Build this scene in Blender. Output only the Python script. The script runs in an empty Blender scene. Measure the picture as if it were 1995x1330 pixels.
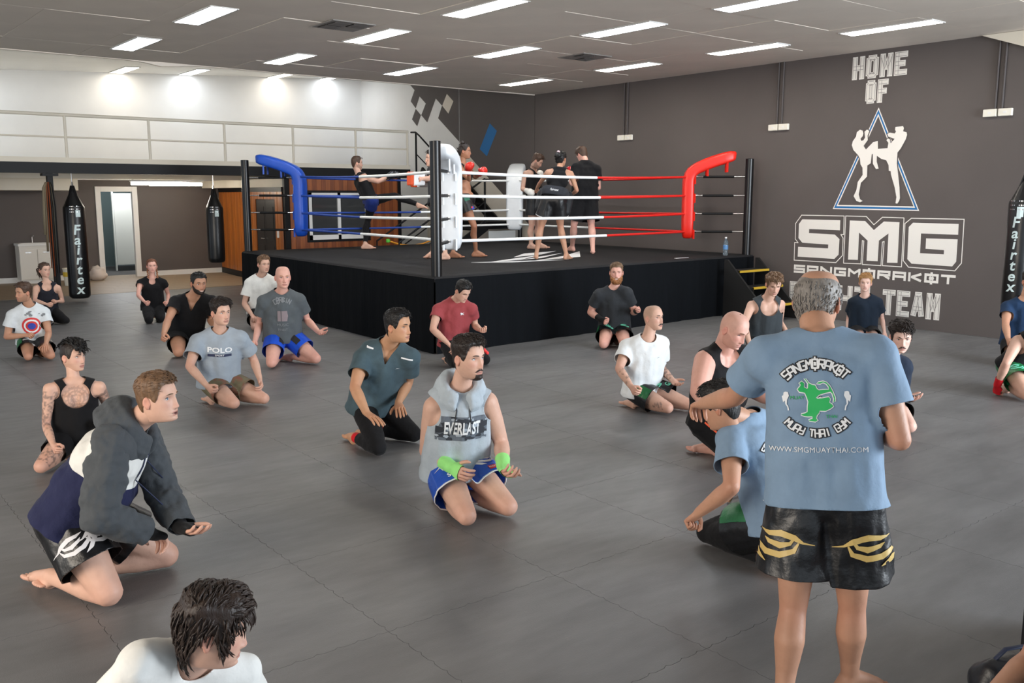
import bpy, bmesh, math, random
import numpy as np
from mathutils import Vector, Matrix, noise
from mathutils.bvhtree import BVHTree

scene = bpy.context.scene
C = scene.collection
random.seed(7)
rng = np.random.default_rng(7)

# ------------------------------------------------------------------ camera, world, light, exposure
cam_d = bpy.data.cameras.new('camera')
cam_d.sensor_fit = 'HORIZONTAL'
cam_d.sensor_width = 36.0
cam_d.lens = 36.0 * 1792.2 / 1995.0
cam_d.clip_end = 200
cam = bpy.data.objects.new('camera', cam_d)
C.objects.link(cam)
cam.location = (0, 0, 1.95)
cam.rotation_euler = (math.radians(90 - 9.035), 0, math.radians(-38.6))
scene.camera = cam

w = bpy.data.worlds.new('daylight')
scene.world = w
w.use_nodes = True
bgn = w.node_tree.nodes['Background']
bgn.inputs[0].default_value = (0.80, 0.90, 1.0, 1)
bgn.inputs[1].default_value = 1.35

scene.view_settings.view_transform = 'Standard'
scene.view_settings.look = 'None'
scene.view_settings.gamma = 1.0
scene.view_settings.use_curve_mapping = False
scene.view_settings.exposure = 0.0

def area(name, loc, target, sx, sy, power, col):
    d = bpy.data.lights.new(name, 'AREA')
    d.shape = 'RECTANGLE'; d.size = sx; d.size_y = sy; d.energy = power; d.color = col
    o = bpy.data.objects.new(name, d); C.objects.link(o)
    o.location = loc
    o.rotation_euler = (Vector(target) - Vector(loc)).to_track_quat('-Z', 'Y').to_euler()
    return o
# daylight through the roller doors behind the photographer, cool from the right, warm from the left
area('roller_door_daylight', (10.5, -4.2, 2.2), (5.5, 6.5, 0.9), 5.0, 3.6, 1700, (0.86, 0.93, 1.0))
area('side_door_warm_light', (-4.5, 3.5, 2.4), (3.5, 8.5, 0.8), 4.0, 3.0, 480, (1.0, 0.88, 0.74))

# ------------------------------------------------------------------ materials
def lin(c):
    return tuple((x / 12.92 if x <= 0.04045 else ((x + 0.055) / 1.055) ** 2.4) for x in c)
def rgb(r, g, b):
    return lin((r / 255.0, g / 255.0, b / 255.0))
_M = {}
def mat(name, col, rough=0.6, var=0.0, scale=8.0, bump=0.0, bscale=60.0, metal=0.0, spec=0.5, coat=0.0, emit=None, stretch=None, vcol=False, var2=None, sheen=0.0, alpha=None):
    if name in _M: return _M[name]
    m = bpy.data.materials.new(name); _M[name] = m
    m.use_nodes = True
    nt = m.node_tree; N = nt.nodes; L = nt.links
    p = N['Principled BSDF']
    p.inputs['Base Color'].default_value = (*col, 1)
    p.inputs['Roughness'].default_value = rough
    p.inputs['Metallic'].default_value = metal
    p.inputs['Specular IOR Level'].default_value = spec
    if coat: p.inputs['Coat Weight'].default_value = coat; p.inputs['Coat Roughness'].default_value = .15
    if sheen: p.inputs['Sheen Weight'].default_value = sheen
    if emit: p.inputs['Emission Color'].default_value = (*emit[0], 1); p.inputs['Emission Strength'].default_value = emit[1]
    if alpha is not None: p.inputs['Transmission Weight'].default_value = alpha; p.inputs['IOR'].default_value = 1.33
    tc = None
    def coords():
        nonlocal tc
        if tc is None:
            t = N.new('ShaderNodeTexCoord'); tc = t.outputs['Object']
            if stretch:
                mp = N.new('ShaderNodeMapping'); mp.inputs['Scale'].default_value = stretch
                L.new(tc, mp.inputs[0]); tc = mp.outputs[0]
        return tc
    src = None
    if vcol:
        a = N.new('ShaderNodeAttribute'); a.attribute_name = 'Col'; src = a.outputs['Color']
        L.new(src, p.inputs['Base Color'])
    if var:
        n = N.new('ShaderNodeTexNoise'); n.inputs['Scale'].default_value = scale; n.inputs['Detail'].default_value = 5
        L.new(coords(), n.inputs['Vector'])
        r = N.new('ShaderNodeMapRange'); r.inputs[1].default_value = .3; r.inputs[2].default_value = .7
        r.inputs[3].default_value = 1 - var; r.inputs[4].default_value = 1 + var
        L.new(n.outputs['Fac'], r.inputs[0])
        mx = N.new('ShaderNodeMix'); mx.data_type = 'RGBA'; mx.blend_type = 'MULTIPLY'; mx.inputs[0].default_value = 1
        if src is not None: L.new(src, mx.inputs[6])
        else: mx.inputs[6].default_value = (*col, 1)
        L.new(r.outputs[0], mx.inputs[7])
        out = mx.outputs[2]
        if var2:
            n2 = N.new('ShaderNodeTexNoise'); n2.inputs['Scale'].default_value = var2[1]; n2.inputs['Detail'].default_value = 3
            L.new(coords(), n2.inputs['Vector'])
            rr = N.new('ShaderNodeMapRange'); rr.inputs[1].default_value = .45; rr.inputs[2].default_value = .65
            L.new(n2.outputs['Fac'], rr.inputs[0])
            m2 = N.new('ShaderNodeMix'); m2.data_type = 'RGBA'; L.new(rr.outputs[0], m2.inputs[0])
            L.new(out, m2.inputs[6]); m2.inputs[7].default_value = (*var2[0], 1); out = m2.outputs[2]
        L.new(out, p.inputs['Base Color'])
    if bump:
        n = N.new('ShaderNodeTexNoise'); n.inputs['Scale'].default_value = bscale; n.inputs['Detail'].default_value = 4
        L.new(coords(), n.inputs['Vector'])
        b = N.new('ShaderNodeBump'); b.inputs['Strength'].default_value = bump; b.inputs['Distance'].default_value = .02
        L.new(n.outputs['Fac'], b.inputs['Height']); L.new(b.outputs[0], p.inputs['Normal'])
    return m
def cloth(name, col, rough=.85, bump=.25, sat=False, var=.06):
    return mat(name, col, rough=.38 if sat else rough, var=var, scale=14, bump=bump, bscale=22, spec=.5 if sat else .25, sheen=0 if sat else .05)

# ------------------------------------------------------------------ object helpers
def link(o, parent=None):
    C.objects.link(o)
    if parent is not None: o.parent = parent
    return o
def empty(name, loc, label=None, cat=None, group=None, rz=0):
    o = bpy.data.objects.new(name, None); o.empty_display_size = .1
    link(o); o.location = loc; o.rotation_euler = (0, 0, rz)
    return tag(o, label, cat, group)
def tag(o, label=None, cat=None, group=None, kind=None):
    if label: o['label'] = label
    if cat: o['category'] = cat
    if group: o['group'] = group
    if kind: o['kind'] = kind
    return o
def mesh_obj(name, V, F, m, parent=None, smooth=True, col=None, midx=None, label=None):
    me = bpy.data.meshes.new(name)
    V = np.asarray(V, float)
    me.from_pydata([tuple(v) for v in V], [], [tuple(int(i) for i in f) for f in F])
    for x in (m if isinstance(m, (list, tuple)) else [m]): me.materials.append(x)
    if midx is not None: me.polygons.foreach_set('material_index', np.asarray(midx, np.int32))
    if smooth: me.polygons.foreach_set('use_smooth', np.ones(len(me.polygons), bool))
    if col is not None:
        a = me.color_attributes.new('Col', 'FLOAT_COLOR', 'POINT')
        c = np.ones((len(V), 4), np.float32); c[:, :3] = col
        a.data.foreach_set('color', c.ravel())
    me.update()
    o = bpy.data.objects.new(name, me)
    link(o, parent)
    if label: o['label'] = label
    return o

class MB:
    """collects boxes, bars, tubes, lathes into one mesh"""
    def __init__(s): s.V = []; s.F = []
    def add(s, V, F):
        b = len(s.V); s.V += [tuple(v) for v in V]; s.F += [tuple(i + b for i in f) for f in F]; return s
    def box(s, x0, y0, z0, x1, y1, z1):
        V = [(x0,y0,z0),(x1,y0,z0),(x1,y1,z0),(x0,y1,z0),(x0,y0,z1),(x1,y0,z1),(x1,y1,z1),(x0,y1,z1)]
        return s.add(V, [(0,3,2,1),(4,5,6,7),(0,1,5,4),(1,2,6,5),(2,3,7,6),(3,0,4,7)])
    def bar(s, a, b, w, h, up=(0,0,1)):
        a = np.array(a, float); b = np.array(b, float); d = nz(b - a); u = np.array(up, float)
        x = nz(np.cross(d, u)); u = np.cross(x, d)
        V = [p + x * i * w / 2 + u * j * h / 2 for p in (a, b) for i, j in ((-1,-1),(1,-1),(1,1),(-1,1))]
        return s.add(V, [(3,2,1,0),(4,5,6,7),(0,1,5,4),(1,2,6,5),(2,3,7,6),(3,0,4,7)])
    def tube(s, pts, r, n=10, caps=True):
        pts = [np.array(p, float) for p in pts]
        rs = r if isinstance(r, (list, tuple, np.ndarray)) else [r] * len(pts)
        V, F = tube_mesh(pts, rs, n, caps); return s.add(V, F)
    def lathe(s, prof, cx, cy, n=24):
        V = []; F = []
        for (r, z) in prof:
            for k in range(n):
                a = 2 * math.pi * k / n; V.append((cx + r * math.cos(a), cy + r * math.sin(a), z))
        for i in range(len(prof) - 1):
            for k in range(n):
                k2 = (k + 1) % n; F.append((i*n+k, i*n+k2, (i+1)*n+k2, (i+1)*n+k))
        F.append(tuple(range(n - 1, -1, -1))); F.append(tuple((len(prof)-1)*n + k for k in range(n)))
        return s.add(V, F)
    def prism(s, poly, axis, a, b):
        """extrude a 2-d polygon; axis 0: (y,z) along x, 1: (x,z) along y, 2: (x,y) along z"""
        n = len(poly)
        def mk(p, t): return {0: (t, p[0], p[1]), 1: (p[0], t, p[1]), 2: (p[0], p[1], t)}[axis]
        V = [mk(p, a) for p in poly] + [mk(p, b) for p in poly]
        return s.add(V, [tuple(range(n - 1, -1, -1)), tuple(range(n, 2 * n))] + [(i, (i+1) % n, n + (i+1) % n, n + i) for i in range(n)])
    def build(s, name, m, parent=None, smooth=False, bevel=0, label=None, origin=None):
        V = np.array(s.V, float)
        if origin is not None: V = V - np.array(origin)
        o = mesh_obj(name, V, s.F, m, parent, smooth, label=label)
        bm = bmesh.new(); bm.from_mesh(o.data); bmesh.ops.recalc_face_normals(bm, faces=bm.faces); bm.to_mesh(o.data); bm.free()
        if smooth:
            try: o.data.set_sharp_from_angle(angle=math.radians(40))
            except Exception: pass
        if bevel:
            md = o.modifiers.new('bevel', 'BEVEL'); md.width = bevel; md.segments = 2; md.limit_method = 'ANGLE'
        return o
def nz(v):
    v = np.asarray(v, float); n = np.linalg.norm(v); return v / n if n > 1e-9 else v
def frame_of(d):
    d = nz(d); u = np.array([0, 0, 1.0]) if abs(d[2]) < .9 else np.array([1.0, 0, 0])
    x = nz(np.cross(d, u)); return x, np.cross(x, d)
def tube_mesh(pts, rs, n=10, caps=True, flat=1.0):
    V = []; F = []; m = len(pts)
    x0 = None
    for i, p in enumerate(pts):
        d = nz(pts[min(i + 1, m - 1)] - pts[max(i - 1, 0)])
        if x0 is None: x, y = frame_of(d)
        else:
            x = nz(x0 - d * (x0 @ d)); y = np.cross(x, d)
        x0 = x
        for k in range(n):
            a = 2 * math.pi * k / n
            V.append(p + rs[i] * (x * math.cos(a) + y * math.sin(a) * flat))
    for i in range(m - 1):
        for k in range(n):
            k2 = (k + 1) % n; F.append((i*n+k, i*n+k2, (i+1)*n+k2, (i+1)*n+k))
    if caps: F.append(tuple(range(n - 1, -1, -1))); F.append(tuple((m-1)*n + k for k in range(n)))
    return V, F
def struct(o, name=None): o['kind'] = 'structure'; return o

TRACE = {"S":[[8.841,1.563],[8.155,1.561],[8.152,1.405],[8.705,1.41],[8.705,1.345],[8.238,1.336],[8.151,1.268],[8.152,1.024],[8.223,0.953],[8.895,0.955],[8.895,1.115],[8.344,1.114],[8.344,1.174],[8.819,1.184],[8.897,1.257],[8.901,1.485]],"So":[[8.858,1.629],[8.093,1.629],[8.082,1.341],[8.133,1.34],[8.089,1.286],[8.083,1.015],[8.193,0.896],[8.959,0.894],[8.965,1.185],[8.898,1.181],[8.955,1.239],[8.962,1.495]],"M":[[7.99,1.561],[7.731,1.559],[7.578,1.426],[7.424,1.558],[7.176,1.552],[7.166,0.951],[7.334,0.944],[7.339,1.381],[7.485,1.27],[7.486,0.957],[7.668,0.956],[7.672,1.263],[7.822,1.381],[7.815,0.959],[7.983,0.955]],"Mo":[[8.064,1.63],[7.716,1.628],[7.583,1.506],[7.452,1.621],[7.11,1.617],[7.099,0.895],[7.403,0.895],[7.4,1.258],[7.427,1.25],[7.427,0.893],[7.735,0.894],[7.733,1.253],[7.758,1.26],[7.759,0.902],[8.056,0.895]],"G":[[6.967,1.551],[6.295,1.548],[6.291,1.397],[6.834,1.397],[6.828,1.112],[6.475,1.111],[6.477,1.172],[6.75,1.179],[6.753,1.33],[6.293,1.332],[6.29,1.017],[6.342,0.946],[6.947,0.951],[7.017,1.014],[7.028,1.486]],"Go":[[6.994,1.615],[6.223,1.615],[6.214,1.0],[6.299,0.886],[6.99,0.897],[7.077,0.989],[7.089,1.536]],"tri":[[7.622,3.246],[6.884,1.721],[8.299,1.734]],"f1":[[7.903,2.934],[7.858,2.918],[7.843,2.874],[7.853,2.835],[7.887,2.797],[7.87,2.766],[7.834,2.775],[7.812,2.813],[7.827,2.9],[7.786,2.93],[7.748,2.909],[7.772,2.838],[7.764,2.774],[7.828,2.689],[7.785,2.634],[7.672,2.741],[7.6,2.751],[7.59,2.64],[7.613,2.621],[7.616,2.556],[7.667,2.564],[7.685,2.558],[7.694,2.426],[7.747,2.395],[7.742,2.228],[7.837,2.136],[7.862,1.962],[7.835,1.888],[7.789,1.861],[7.832,1.843],[7.893,1.86],[7.946,1.935],[7.904,2.029],[7.89,2.15],[7.815,2.256],[7.825,2.363],[7.862,2.417],[7.875,2.498],[7.908,2.552],[7.995,2.635],[8.026,2.71],[8.012,2.769],[7.963,2.834],[7.953,2.9]],"f2":[[7.332,2.944],[7.215,2.948],[7.2,2.918],[7.21,2.874],[7.155,2.858],[7.145,2.82],[7.161,2.757],[7.227,2.632],[7.276,2.57],[7.275,2.415],[7.247,2.273],[7.209,2.065],[7.191,1.909],[7.201,1.864],[7.227,1.825],[7.255,1.831],[7.247,1.922],[7.285,2.066],[7.354,2.249],[7.364,2.303],[7.393,2.308],[7.403,2.393],[7.446,2.465],[7.526,2.487],[7.6,2.535],[7.597,2.45],[7.559,2.344],[7.601,2.338],[7.657,2.419],[7.667,2.557],[7.648,2.609],[7.593,2.636],[7.437,2.64],[7.428,2.718],[7.462,2.758],[7.439,2.783],[7.41,2.769],[7.392,2.71],[7.334,2.771],[7.434,2.808],[7.454,2.848],[7.417,2.866],[7.339,2.849],[7.32,2.873],[7.336,2.906]],"sangq":[[8.957,0.695],[6.279,0.682],[6.211,0.823],[8.955,0.823]],"teamq":[[7.32,0.152],[6.451,0.156],[6.453,0.538],[7.42,0.545]],"fightq":[[8.802,0.152],[7.551,0.152],[7.578,0.548],[8.825,0.551]],"homeq":[[8.089,3.68],[7.189,3.678],[7.191,4.016],[8.094,4.018]],"ofq":[[7.843,3.313],[7.519,3.308],[7.418,3.649],[7.857,3.654]],"d1":[[20.337,4.12],[20.098,3.948],[20.278,3.681],[20.52,3.869]],"d2":[[18.934,4.373],[18.661,4.179],[18.877,3.904],[19.138,4.109]],"d3":[[17.223,3.579],[16.957,3.392],[17.34,2.838],[17.614,3.012]]}
POSE = {
 'hoodie': {"P":[1.024,4.773,0.385],"N":[1.292,4.615,0.846],"H":[1.372,4.461,0.981],"hL":[1.07,4.851,0.385],"hR":[0.978,4.695,0.385],"kL":[1.453,4.757,0.075],"kR":[1.084,4.457,0.075],"aL":[1.034,4.854,0.064],"aR":[0.916,4.863,0.067],"hd":[0.646,-0.76,0.07],"d":[0.86,-0.51,0.0],"sL":[1.361,4.791,0.802],"eL":[1.43,4.654,0.445],"wL":[1.427,4.405,0.334],"fL":[0.292,-0.956,-0.031],"sR":[1.151,4.494,0.777],"eR":[1.057,4.416,0.477],"wR":[1.285,4.449,0.33],"fR":[0.735,0.416,-0.535],"s":1.07},
 'tattoo': {"P":[1.621,7.228,0.175],"N":[1.617,7.177,0.593],"H":[1.63,7.205,0.782],"hL":[1.699,7.222,0.175],"hR":[1.543,7.234,0.175],"kL":[1.757,6.87,0.064],"kR":[1.314,6.964,0.064],"aL":[1.689,7.241,0.055],"aR":[1.554,7.255,0.055],"hd":[0.534,-0.845,0.0],"d":[-0.082,-0.997,0.0],"sL":[1.779,7.128,0.549],"eL":[1.867,7.276,0.345],"wL":[1.804,7.054,0.3],"fL":[-0.271,-0.943,-0.192],"sR":[1.448,7.171,0.57],"eR":[1.408,7.169,0.306],"wR":[1.402,6.956,0.207],"fR":[-0.026,-0.907,-0.42],"s":0.92},
 'shield': {"P":[2.345,12.263,0.202],"N":[2.322,12.214,0.639],"H":[2.26,12.146,0.804],"hL":[2.415,12.229,0.202],"hR":[2.275,12.297,0.202],"kL":[2.444,11.875,0.064],"kR":[2.218,11.965,0.064],"aL":[2.416,12.251,0.055],"aR":[2.299,12.316,0.055],"hd":[-0.944,-0.329,0.0],"d":[-0.435,-0.901,0.0],"sL":[2.47,12.174,0.551],"eL":[2.478,12.054,0.313],"wL":[2.4,11.853,0.22],"fL":[-0.332,-0.857,-0.393],"sR":[2.135,12.235,0.534],"eR":[2.058,12.251,0.279],"wR":[2.221,12.084,0.302],"fR":[0.695,-0.713,0.098],"s":0.92},
 'pony': {"P":[3.161,15.376,0.202],"N":[3.178,15.325,0.639],"H":[3.164,15.327,0.827],"hL":[3.235,15.401,0.202],"hR":[3.087,15.352,0.202],"kL":[3.361,15.103,0.064],"kR":[3.113,14.997,0.064],"aL":[3.214,15.423,0.055],"aR":[3.092,15.373,0.055],"hd":[0.314,-0.95,0.0],"d":[0.314,-0.95,0.0],"sL":[3.322,15.286,0.555],"eL":[3.397,15.401,0.326],"wL":[3.274,15.203,0.353],"fL":[-0.523,-0.845,0.113],"sR":[3.028,15.348,0.561],"eR":[2.961,15.149,0.396],"wR":[3.075,14.949,0.35],"fR":[0.485,-0.853,-0.192],"s":0.92},
 'braids': {"P":[4.557,14.756,0.202],"N":[4.548,14.698,0.677],"H":[4.549,14.666,0.863],"hL":[4.635,14.743,0.202],"hR":[4.48,14.768,0.202],"kL":[4.561,14.432,0.064],"kR":[4.364,14.377,0.064],"aL":[4.625,14.773,0.055],"aR":[4.48,14.736,0.055],"hd":[-0.211,-0.977,0.0],"d":[-0.16,-0.987,0.0],"sL":[4.707,14.641,0.608],"eL":[4.805,14.759,0.39],"wL":[4.718,14.56,0.299],"fL":[-0.37,-0.845,-0.386],"sR":[4.379,14.742,0.612],"eR":[4.285,14.569,0.432],"wR":[4.312,14.352,0.347],"fR":[0.119,-0.924,-0.364],"s":0.92},
 'vneck': {"P":[3.92,11.512,0.238],"N":[3.947,11.233,0.724],"H":[3.981,11.091,0.89],"hL":[4.011,11.521,0.238],"hR":[3.828,11.503,0.238],"kL":[4.152,11.128,0.076],"kR":[3.701,11.114,0.076],"aL":[3.995,11.542,0.065],"aR":[3.84,11.534,0.065],"hd":[0.011,-0.996,-0.087],"d":[0.098,-0.995,0.0],"sL":[4.149,11.149,0.654],"eL":[4.188,11.322,0.395],"wL":[4.161,11.053,0.342],"fL":[-0.097,-0.977,-0.192],"sR":[3.762,11.287,0.663],"eR":[3.593,11.109,0.468],"wR":[3.468,10.898,0.343],"fR":[-0.453,-0.767,-0.454],"s":1.08},
 'polo': {"P":[3.145,8.367,0.216],"N":[3.155,8.308,0.701],"H":[3.142,8.225,0.884],"hL":[3.227,8.38,0.216],"hR":[3.063,8.353,0.216],"kL":[3.442,8.04,0.069],"kR":[3.146,8.023,0.069],"aL":[3.226,8.379,0.059],"aR":[3.073,8.385,0.059],"hd":[0.16,-0.987,0.0],"d":[0.16,-0.987,0.0],"sL":[3.322,8.229,0.627],"eL":[3.474,8.315,0.403],"wL":[3.447,8.127,0.241],"fL":[-0.108,-0.753,-0.649],"sR":[2.968,8.361,0.621],"eR":[2.825,8.217,0.423],"wR":[2.906,8.04,0.266],"fR":[0.325,-0.706,-0.629],"s":0.98},
 'whitet': {"P":[5.538,12.905,0.255],"N":[5.54,12.841,0.781],"H":[5.535,12.723,0.954],"hL":[5.624,12.908,0.255],"hR":[5.451,12.903,0.255],"kL":[5.731,12.528,0.071],"kR":[5.293,12.58,0.071],"aL":[5.611,12.928,0.061],"aR":[5.465,12.934,0.061],"hd":[0.029,-1.0,0.0],"d":[0.029,-1.0,0.0],"sL":[5.693,12.763,0.688],"eL":[5.808,12.753,0.415],"wL":[5.765,12.501,0.365],"fL":[-0.164,-0.967,-0.192],"sR":[5.385,12.895,0.681],"eR":[5.286,12.899,0.378],"wR":[5.294,12.673,0.248],"fR":[0.032,-0.867,-0.497],"s":1.02},
 'baldgrey': {"P":[4.569,10.042,0.297],"N":[4.547,9.979,0.844],"H":[4.512,9.858,1.021],"hL":[4.654,10.012,0.297],"hR":[4.485,10.072,0.297],"kL":[4.791,9.663,0.074],"kR":[4.277,9.733,0.074],"aL":[4.65,10.047,0.064],"aR":[4.51,10.097,0.064],"hd":[-0.25,-0.968,0.0],"d":[-0.334,-0.943,0.0],"sL":[4.717,9.885,0.744],"eL":[4.854,9.984,0.487],"wL":[4.873,9.74,0.372],"fL":[0.073,-0.989,-0.125],"sR":[4.353,10.05,0.738],"eR":[4.357,10.2,0.47],"wR":[4.226,10.048,0.288],"fR":[-0.425,-0.784,-0.452],"s":1.06},
 'asian': {"P":[3.611,6.334,0.291],"N":[3.663,6.13,0.813],"H":[3.655,5.976,0.96],"hL":[3.697,6.356,0.291],"hR":[3.526,6.312,0.291],"kL":[3.83,6.052,0.073],"kR":[3.409,5.887,0.073],"aL":[3.674,6.382,0.062],"aR":[3.434,6.313,0.064],"hd":[0.409,-0.913,0.0],"d":[0.244,-0.97,0.0],"sL":[3.796,6.023,0.703],"eL":[3.871,6.189,0.463],"wL":[3.684,6.037,0.351],"fL":[-0.37,-0.883,-0.29],"sR":[3.479,6.211,0.704],"eR":[3.309,6.045,0.518],"wR":[3.282,5.827,0.369],"fR":[0.113,-0.963,-0.246],"s":1.04},
 'red': {"P":[6.099,8.754,0.245],"N":[6.099,8.662,0.767],"H":[6.061,8.495,0.872],"hL":[6.182,8.753,0.245],"hR":[6.016,8.754,0.245],"kL":[6.309,8.404,0.069],"kR":[5.892,8.4,0.069],"aL":[6.168,8.781,0.059],"aR":[6.029,8.778,0.059],"hd":[0.073,-0.863,-0.5],"d":[-0.003,-1.0,0.0],"sL":[6.229,8.55,0.654],"eL":[6.359,8.669,0.432],"wL":[6.275,8.435,0.411],"fL":[-0.337,-0.938,-0.082],"sR":[5.913,8.77,0.651],"eR":[5.755,8.654,0.445],"wR":[5.825,8.461,0.303],"fR":[0.28,-0.773,-0.57],"s":0.98},
 'front': {"P":[3.215,4.595,0.265],"N":[3.211,4.531,0.79],"H":[3.201,4.429,0.982],"hL":[3.305,4.59,0.265],"hR":[3.125,4.601,0.265],"kL":[3.344,4.227,0.074],"kR":[3.05,4.252,0.074],"aL":[3.291,4.623,0.064],"aR":[3.143,4.632,0.064],"hd":[0.168,-0.986,0.0],"d":[-0.058,-0.998,0.0],"sL":[3.354,4.449,0.684],"eL":[3.468,4.451,0.399],"wL":[3.315,4.24,0.33],"fL":[-0.397,-0.887,-0.237],"sR":[3.06,4.597,0.668],"eR":[3.057,4.685,0.373],"wR":[3.061,4.418,0.329],"fR":[0.007,-0.983,-0.186],"s":1.06},
 'redbeard': {"P":[8.487,8.486,0.224],"N":[8.429,8.437,0.771],"H":[8.4,8.376,0.969],"hL":[8.543,8.42,0.224],"hR":[8.432,8.553,0.224],"kL":[8.312,8.1,0.071],"kR":[8.151,8.336,0.071],"aL":[8.551,8.443,0.061],"aR":[8.465,8.561,0.061],"hd":[-0.707,-0.707,0.0],"d":[-0.766,-0.643,0.0],"sL":[8.5,8.274,0.706],"eL":[8.641,8.295,0.447],"wL":[8.503,8.082,0.505],"fL":[-0.531,-0.817,0.224],"sR":[8.28,8.566,0.676],"eR":[8.287,8.733,0.432],"wR":[8.244,8.484,0.366],"fR":[-0.164,-0.954,-0.252],"s":1.02},
 'stache': {"P":[6.129,5.756,0.182],"N":[6.124,5.698,0.658],"H":[6.176,5.677,0.849],"hL":[6.21,5.749,0.182],"hR":[6.047,5.763,0.182],"kL":[6.365,5.386,0.067],"kR":[6.119,5.425,0.067],"aL":[6.211,5.748,0.058],"aR":[6.064,5.79,0.058],"hd":[0.051,-0.995,0.087],"d":[-0.088,-0.996,0.0],"sL":[6.292,5.681,0.605],"eL":[6.372,5.744,0.346],"wL":[6.284,5.524,0.284],"fL":[-0.36,-0.898,-0.253],"sR":[5.99,5.818,0.585],"eR":[5.79,5.72,0.419],"wR":[5.731,5.513,0.301],"fR":[-0.241,-0.843,-0.481],"s":0.96},
 'bigbald': {"P":[5.366,4.315,0.292],"N":[5.388,4.25,0.849],"H":[5.309,4.107,0.999],"hL":[5.453,4.344,0.292],"hR":[5.279,4.286,0.292],"kL":[5.677,3.991,0.076],"kR":[5.31,3.87,0.076],"aL":[5.434,4.361,0.065],"aR":[5.411,4.301,0.066],"hd":[0.052,-0.905,-0.423],"d":[0.313,-0.95,0.0],"sL":[5.539,4.141,0.778],"eL":[5.659,4.165,0.49],"wL":[5.692,3.897,0.437],"fL":[0.119,-0.974,-0.192],"sR":[5.211,4.273,0.758],"eR":[4.987,4.144,0.581],"wR":[4.903,3.892,0.51],"fR":[-0.305,-0.917,-0.257],"s":1.08},
 'greytank': {"P":[9.058,6.57,0.255],"N":[8.977,6.47,0.77],"H":[8.919,6.359,0.937],"hL":[9.125,6.515,0.255],"hR":[8.991,6.624,0.255],"kL":[8.957,6.158,0.071],"kR":[8.675,6.388,0.071],"aL":[9.129,6.539,0.061],"aR":[9.014,6.633,0.061],"hd":[-0.586,-0.718,-0.375],"d":[-0.632,-0.775,0.0],"sL":[9.135,6.402,0.692],"eL":[9.274,6.502,0.451],"wL":[9.18,6.3,0.317],"fL":[-0.364,-0.776,-0.515],"sR":[8.86,6.61,0.681],"eR":[8.656,6.553,0.475],"wR":[8.587,6.405,0.272],"fR":[-0.264,-0.57,-0.779],"s":1.02},
 'blond': {"P":[11.285,6.603,0.179],"N":[11.239,6.573,0.625],"H":[11.184,6.546,0.808],"hL":[11.328,6.535,0.179],"hR":[11.243,6.67,0.179],"kL":[11.077,6.272,0.066],"kR":[10.997,6.437,0.066],"aL":[11.338,6.555,0.056],"aR":[11.274,6.673,0.056],"hd":[-0.863,-0.505,0.0],"d":[-0.845,-0.535,0.0],"sL":[11.316,6.423,0.558],"eL":[11.466,6.443,0.331],"wL":[11.344,6.325,0.162],"fL":[-0.511,-0.491,-0.705],"sR":[11.187,6.716,0.54],"eR":[11.265,6.809,0.296],"wR":[11.133,6.724,0.114],"fR":[-0.549,-0.353,-0.757],"s":0.94},
 'brown': {"P":[7.337,4.077,0.19],"N":[7.154,3.93,0.631],"H":[7.119,3.824,0.802],"hL":[7.39,4.011,0.19],"hR":[7.284,4.144,0.19],"kL":[7.167,3.719,0.07],"kR":[6.932,3.982,0.07],"aL":[7.404,4.042,0.06],"aR":[7.307,4.147,0.06],"hd":[-0.75,-0.647,-0.139],"d":[-0.78,-0.626,0.0],"sL":[7.315,3.904,0.542],"eL":[7.46,4.02,0.319],"wL":[7.285,3.842,0.266],"fL":[-0.217,-0.968,0.123],"sR":[7.223,4.079,0.545],"eR":[7.142,4.158,0.278],"wR":[6.982,3.966,0.229],"fR":[-0.63,-0.753,-0.192],"s":1.0},
 'navy': {"P":[11.284,4.611,0.25],"N":[11.237,4.569,0.766],"H":[11.235,4.523,0.966],"hL":[11.341,4.548,0.25],"hR":[11.227,4.674,0.25],"kL":[11.126,4.227,0.07],"kR":[10.886,4.492,0.07],"aL":[11.348,4.571,0.06],"aR":[11.251,4.679,0.06],"hd":[-0.614,-0.789,0.0],"d":[-0.742,-0.671,0.0],"sL":[11.294,4.403,0.7],"eL":[11.36,4.311,0.433],"wL":[11.145,4.183,0.384],"fL":[-0.843,-0.503,-0.192],"sR":[11.161,4.722,0.668],"eR":[10.953,4.64,0.484],"wR":[10.771,4.522,0.349],"fR":[-0.712,-0.462,-0.529],"s":1.0},
 'redwrap': {"P":[9.573,3.942,0.275],"N":[9.529,3.604,0.682],"H":[9.587,3.508,0.885],"hL":[9.659,3.931,0.275],"hR":[9.487,3.953,0.275],"kL":[9.705,3.539,0.071],"kR":[9.182,3.64,0.071],"aL":[9.649,3.954,0.061],"aR":[9.469,3.944,0.061],"hd":[0.186,-0.983,0.0],"d":[-0.127,-0.992,0.0],"sL":[9.711,3.614,0.643],"eL":[9.822,3.586,0.37],"wL":[9.741,3.344,0.32],"fL":[-0.313,-0.93,-0.192],"sR":[9.405,3.856,0.543],"eR":[9.187,3.856,0.343],"wR":[9.25,3.947,0.108],"fR":[0.256,0.15,-0.955],"s":1.02},
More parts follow.
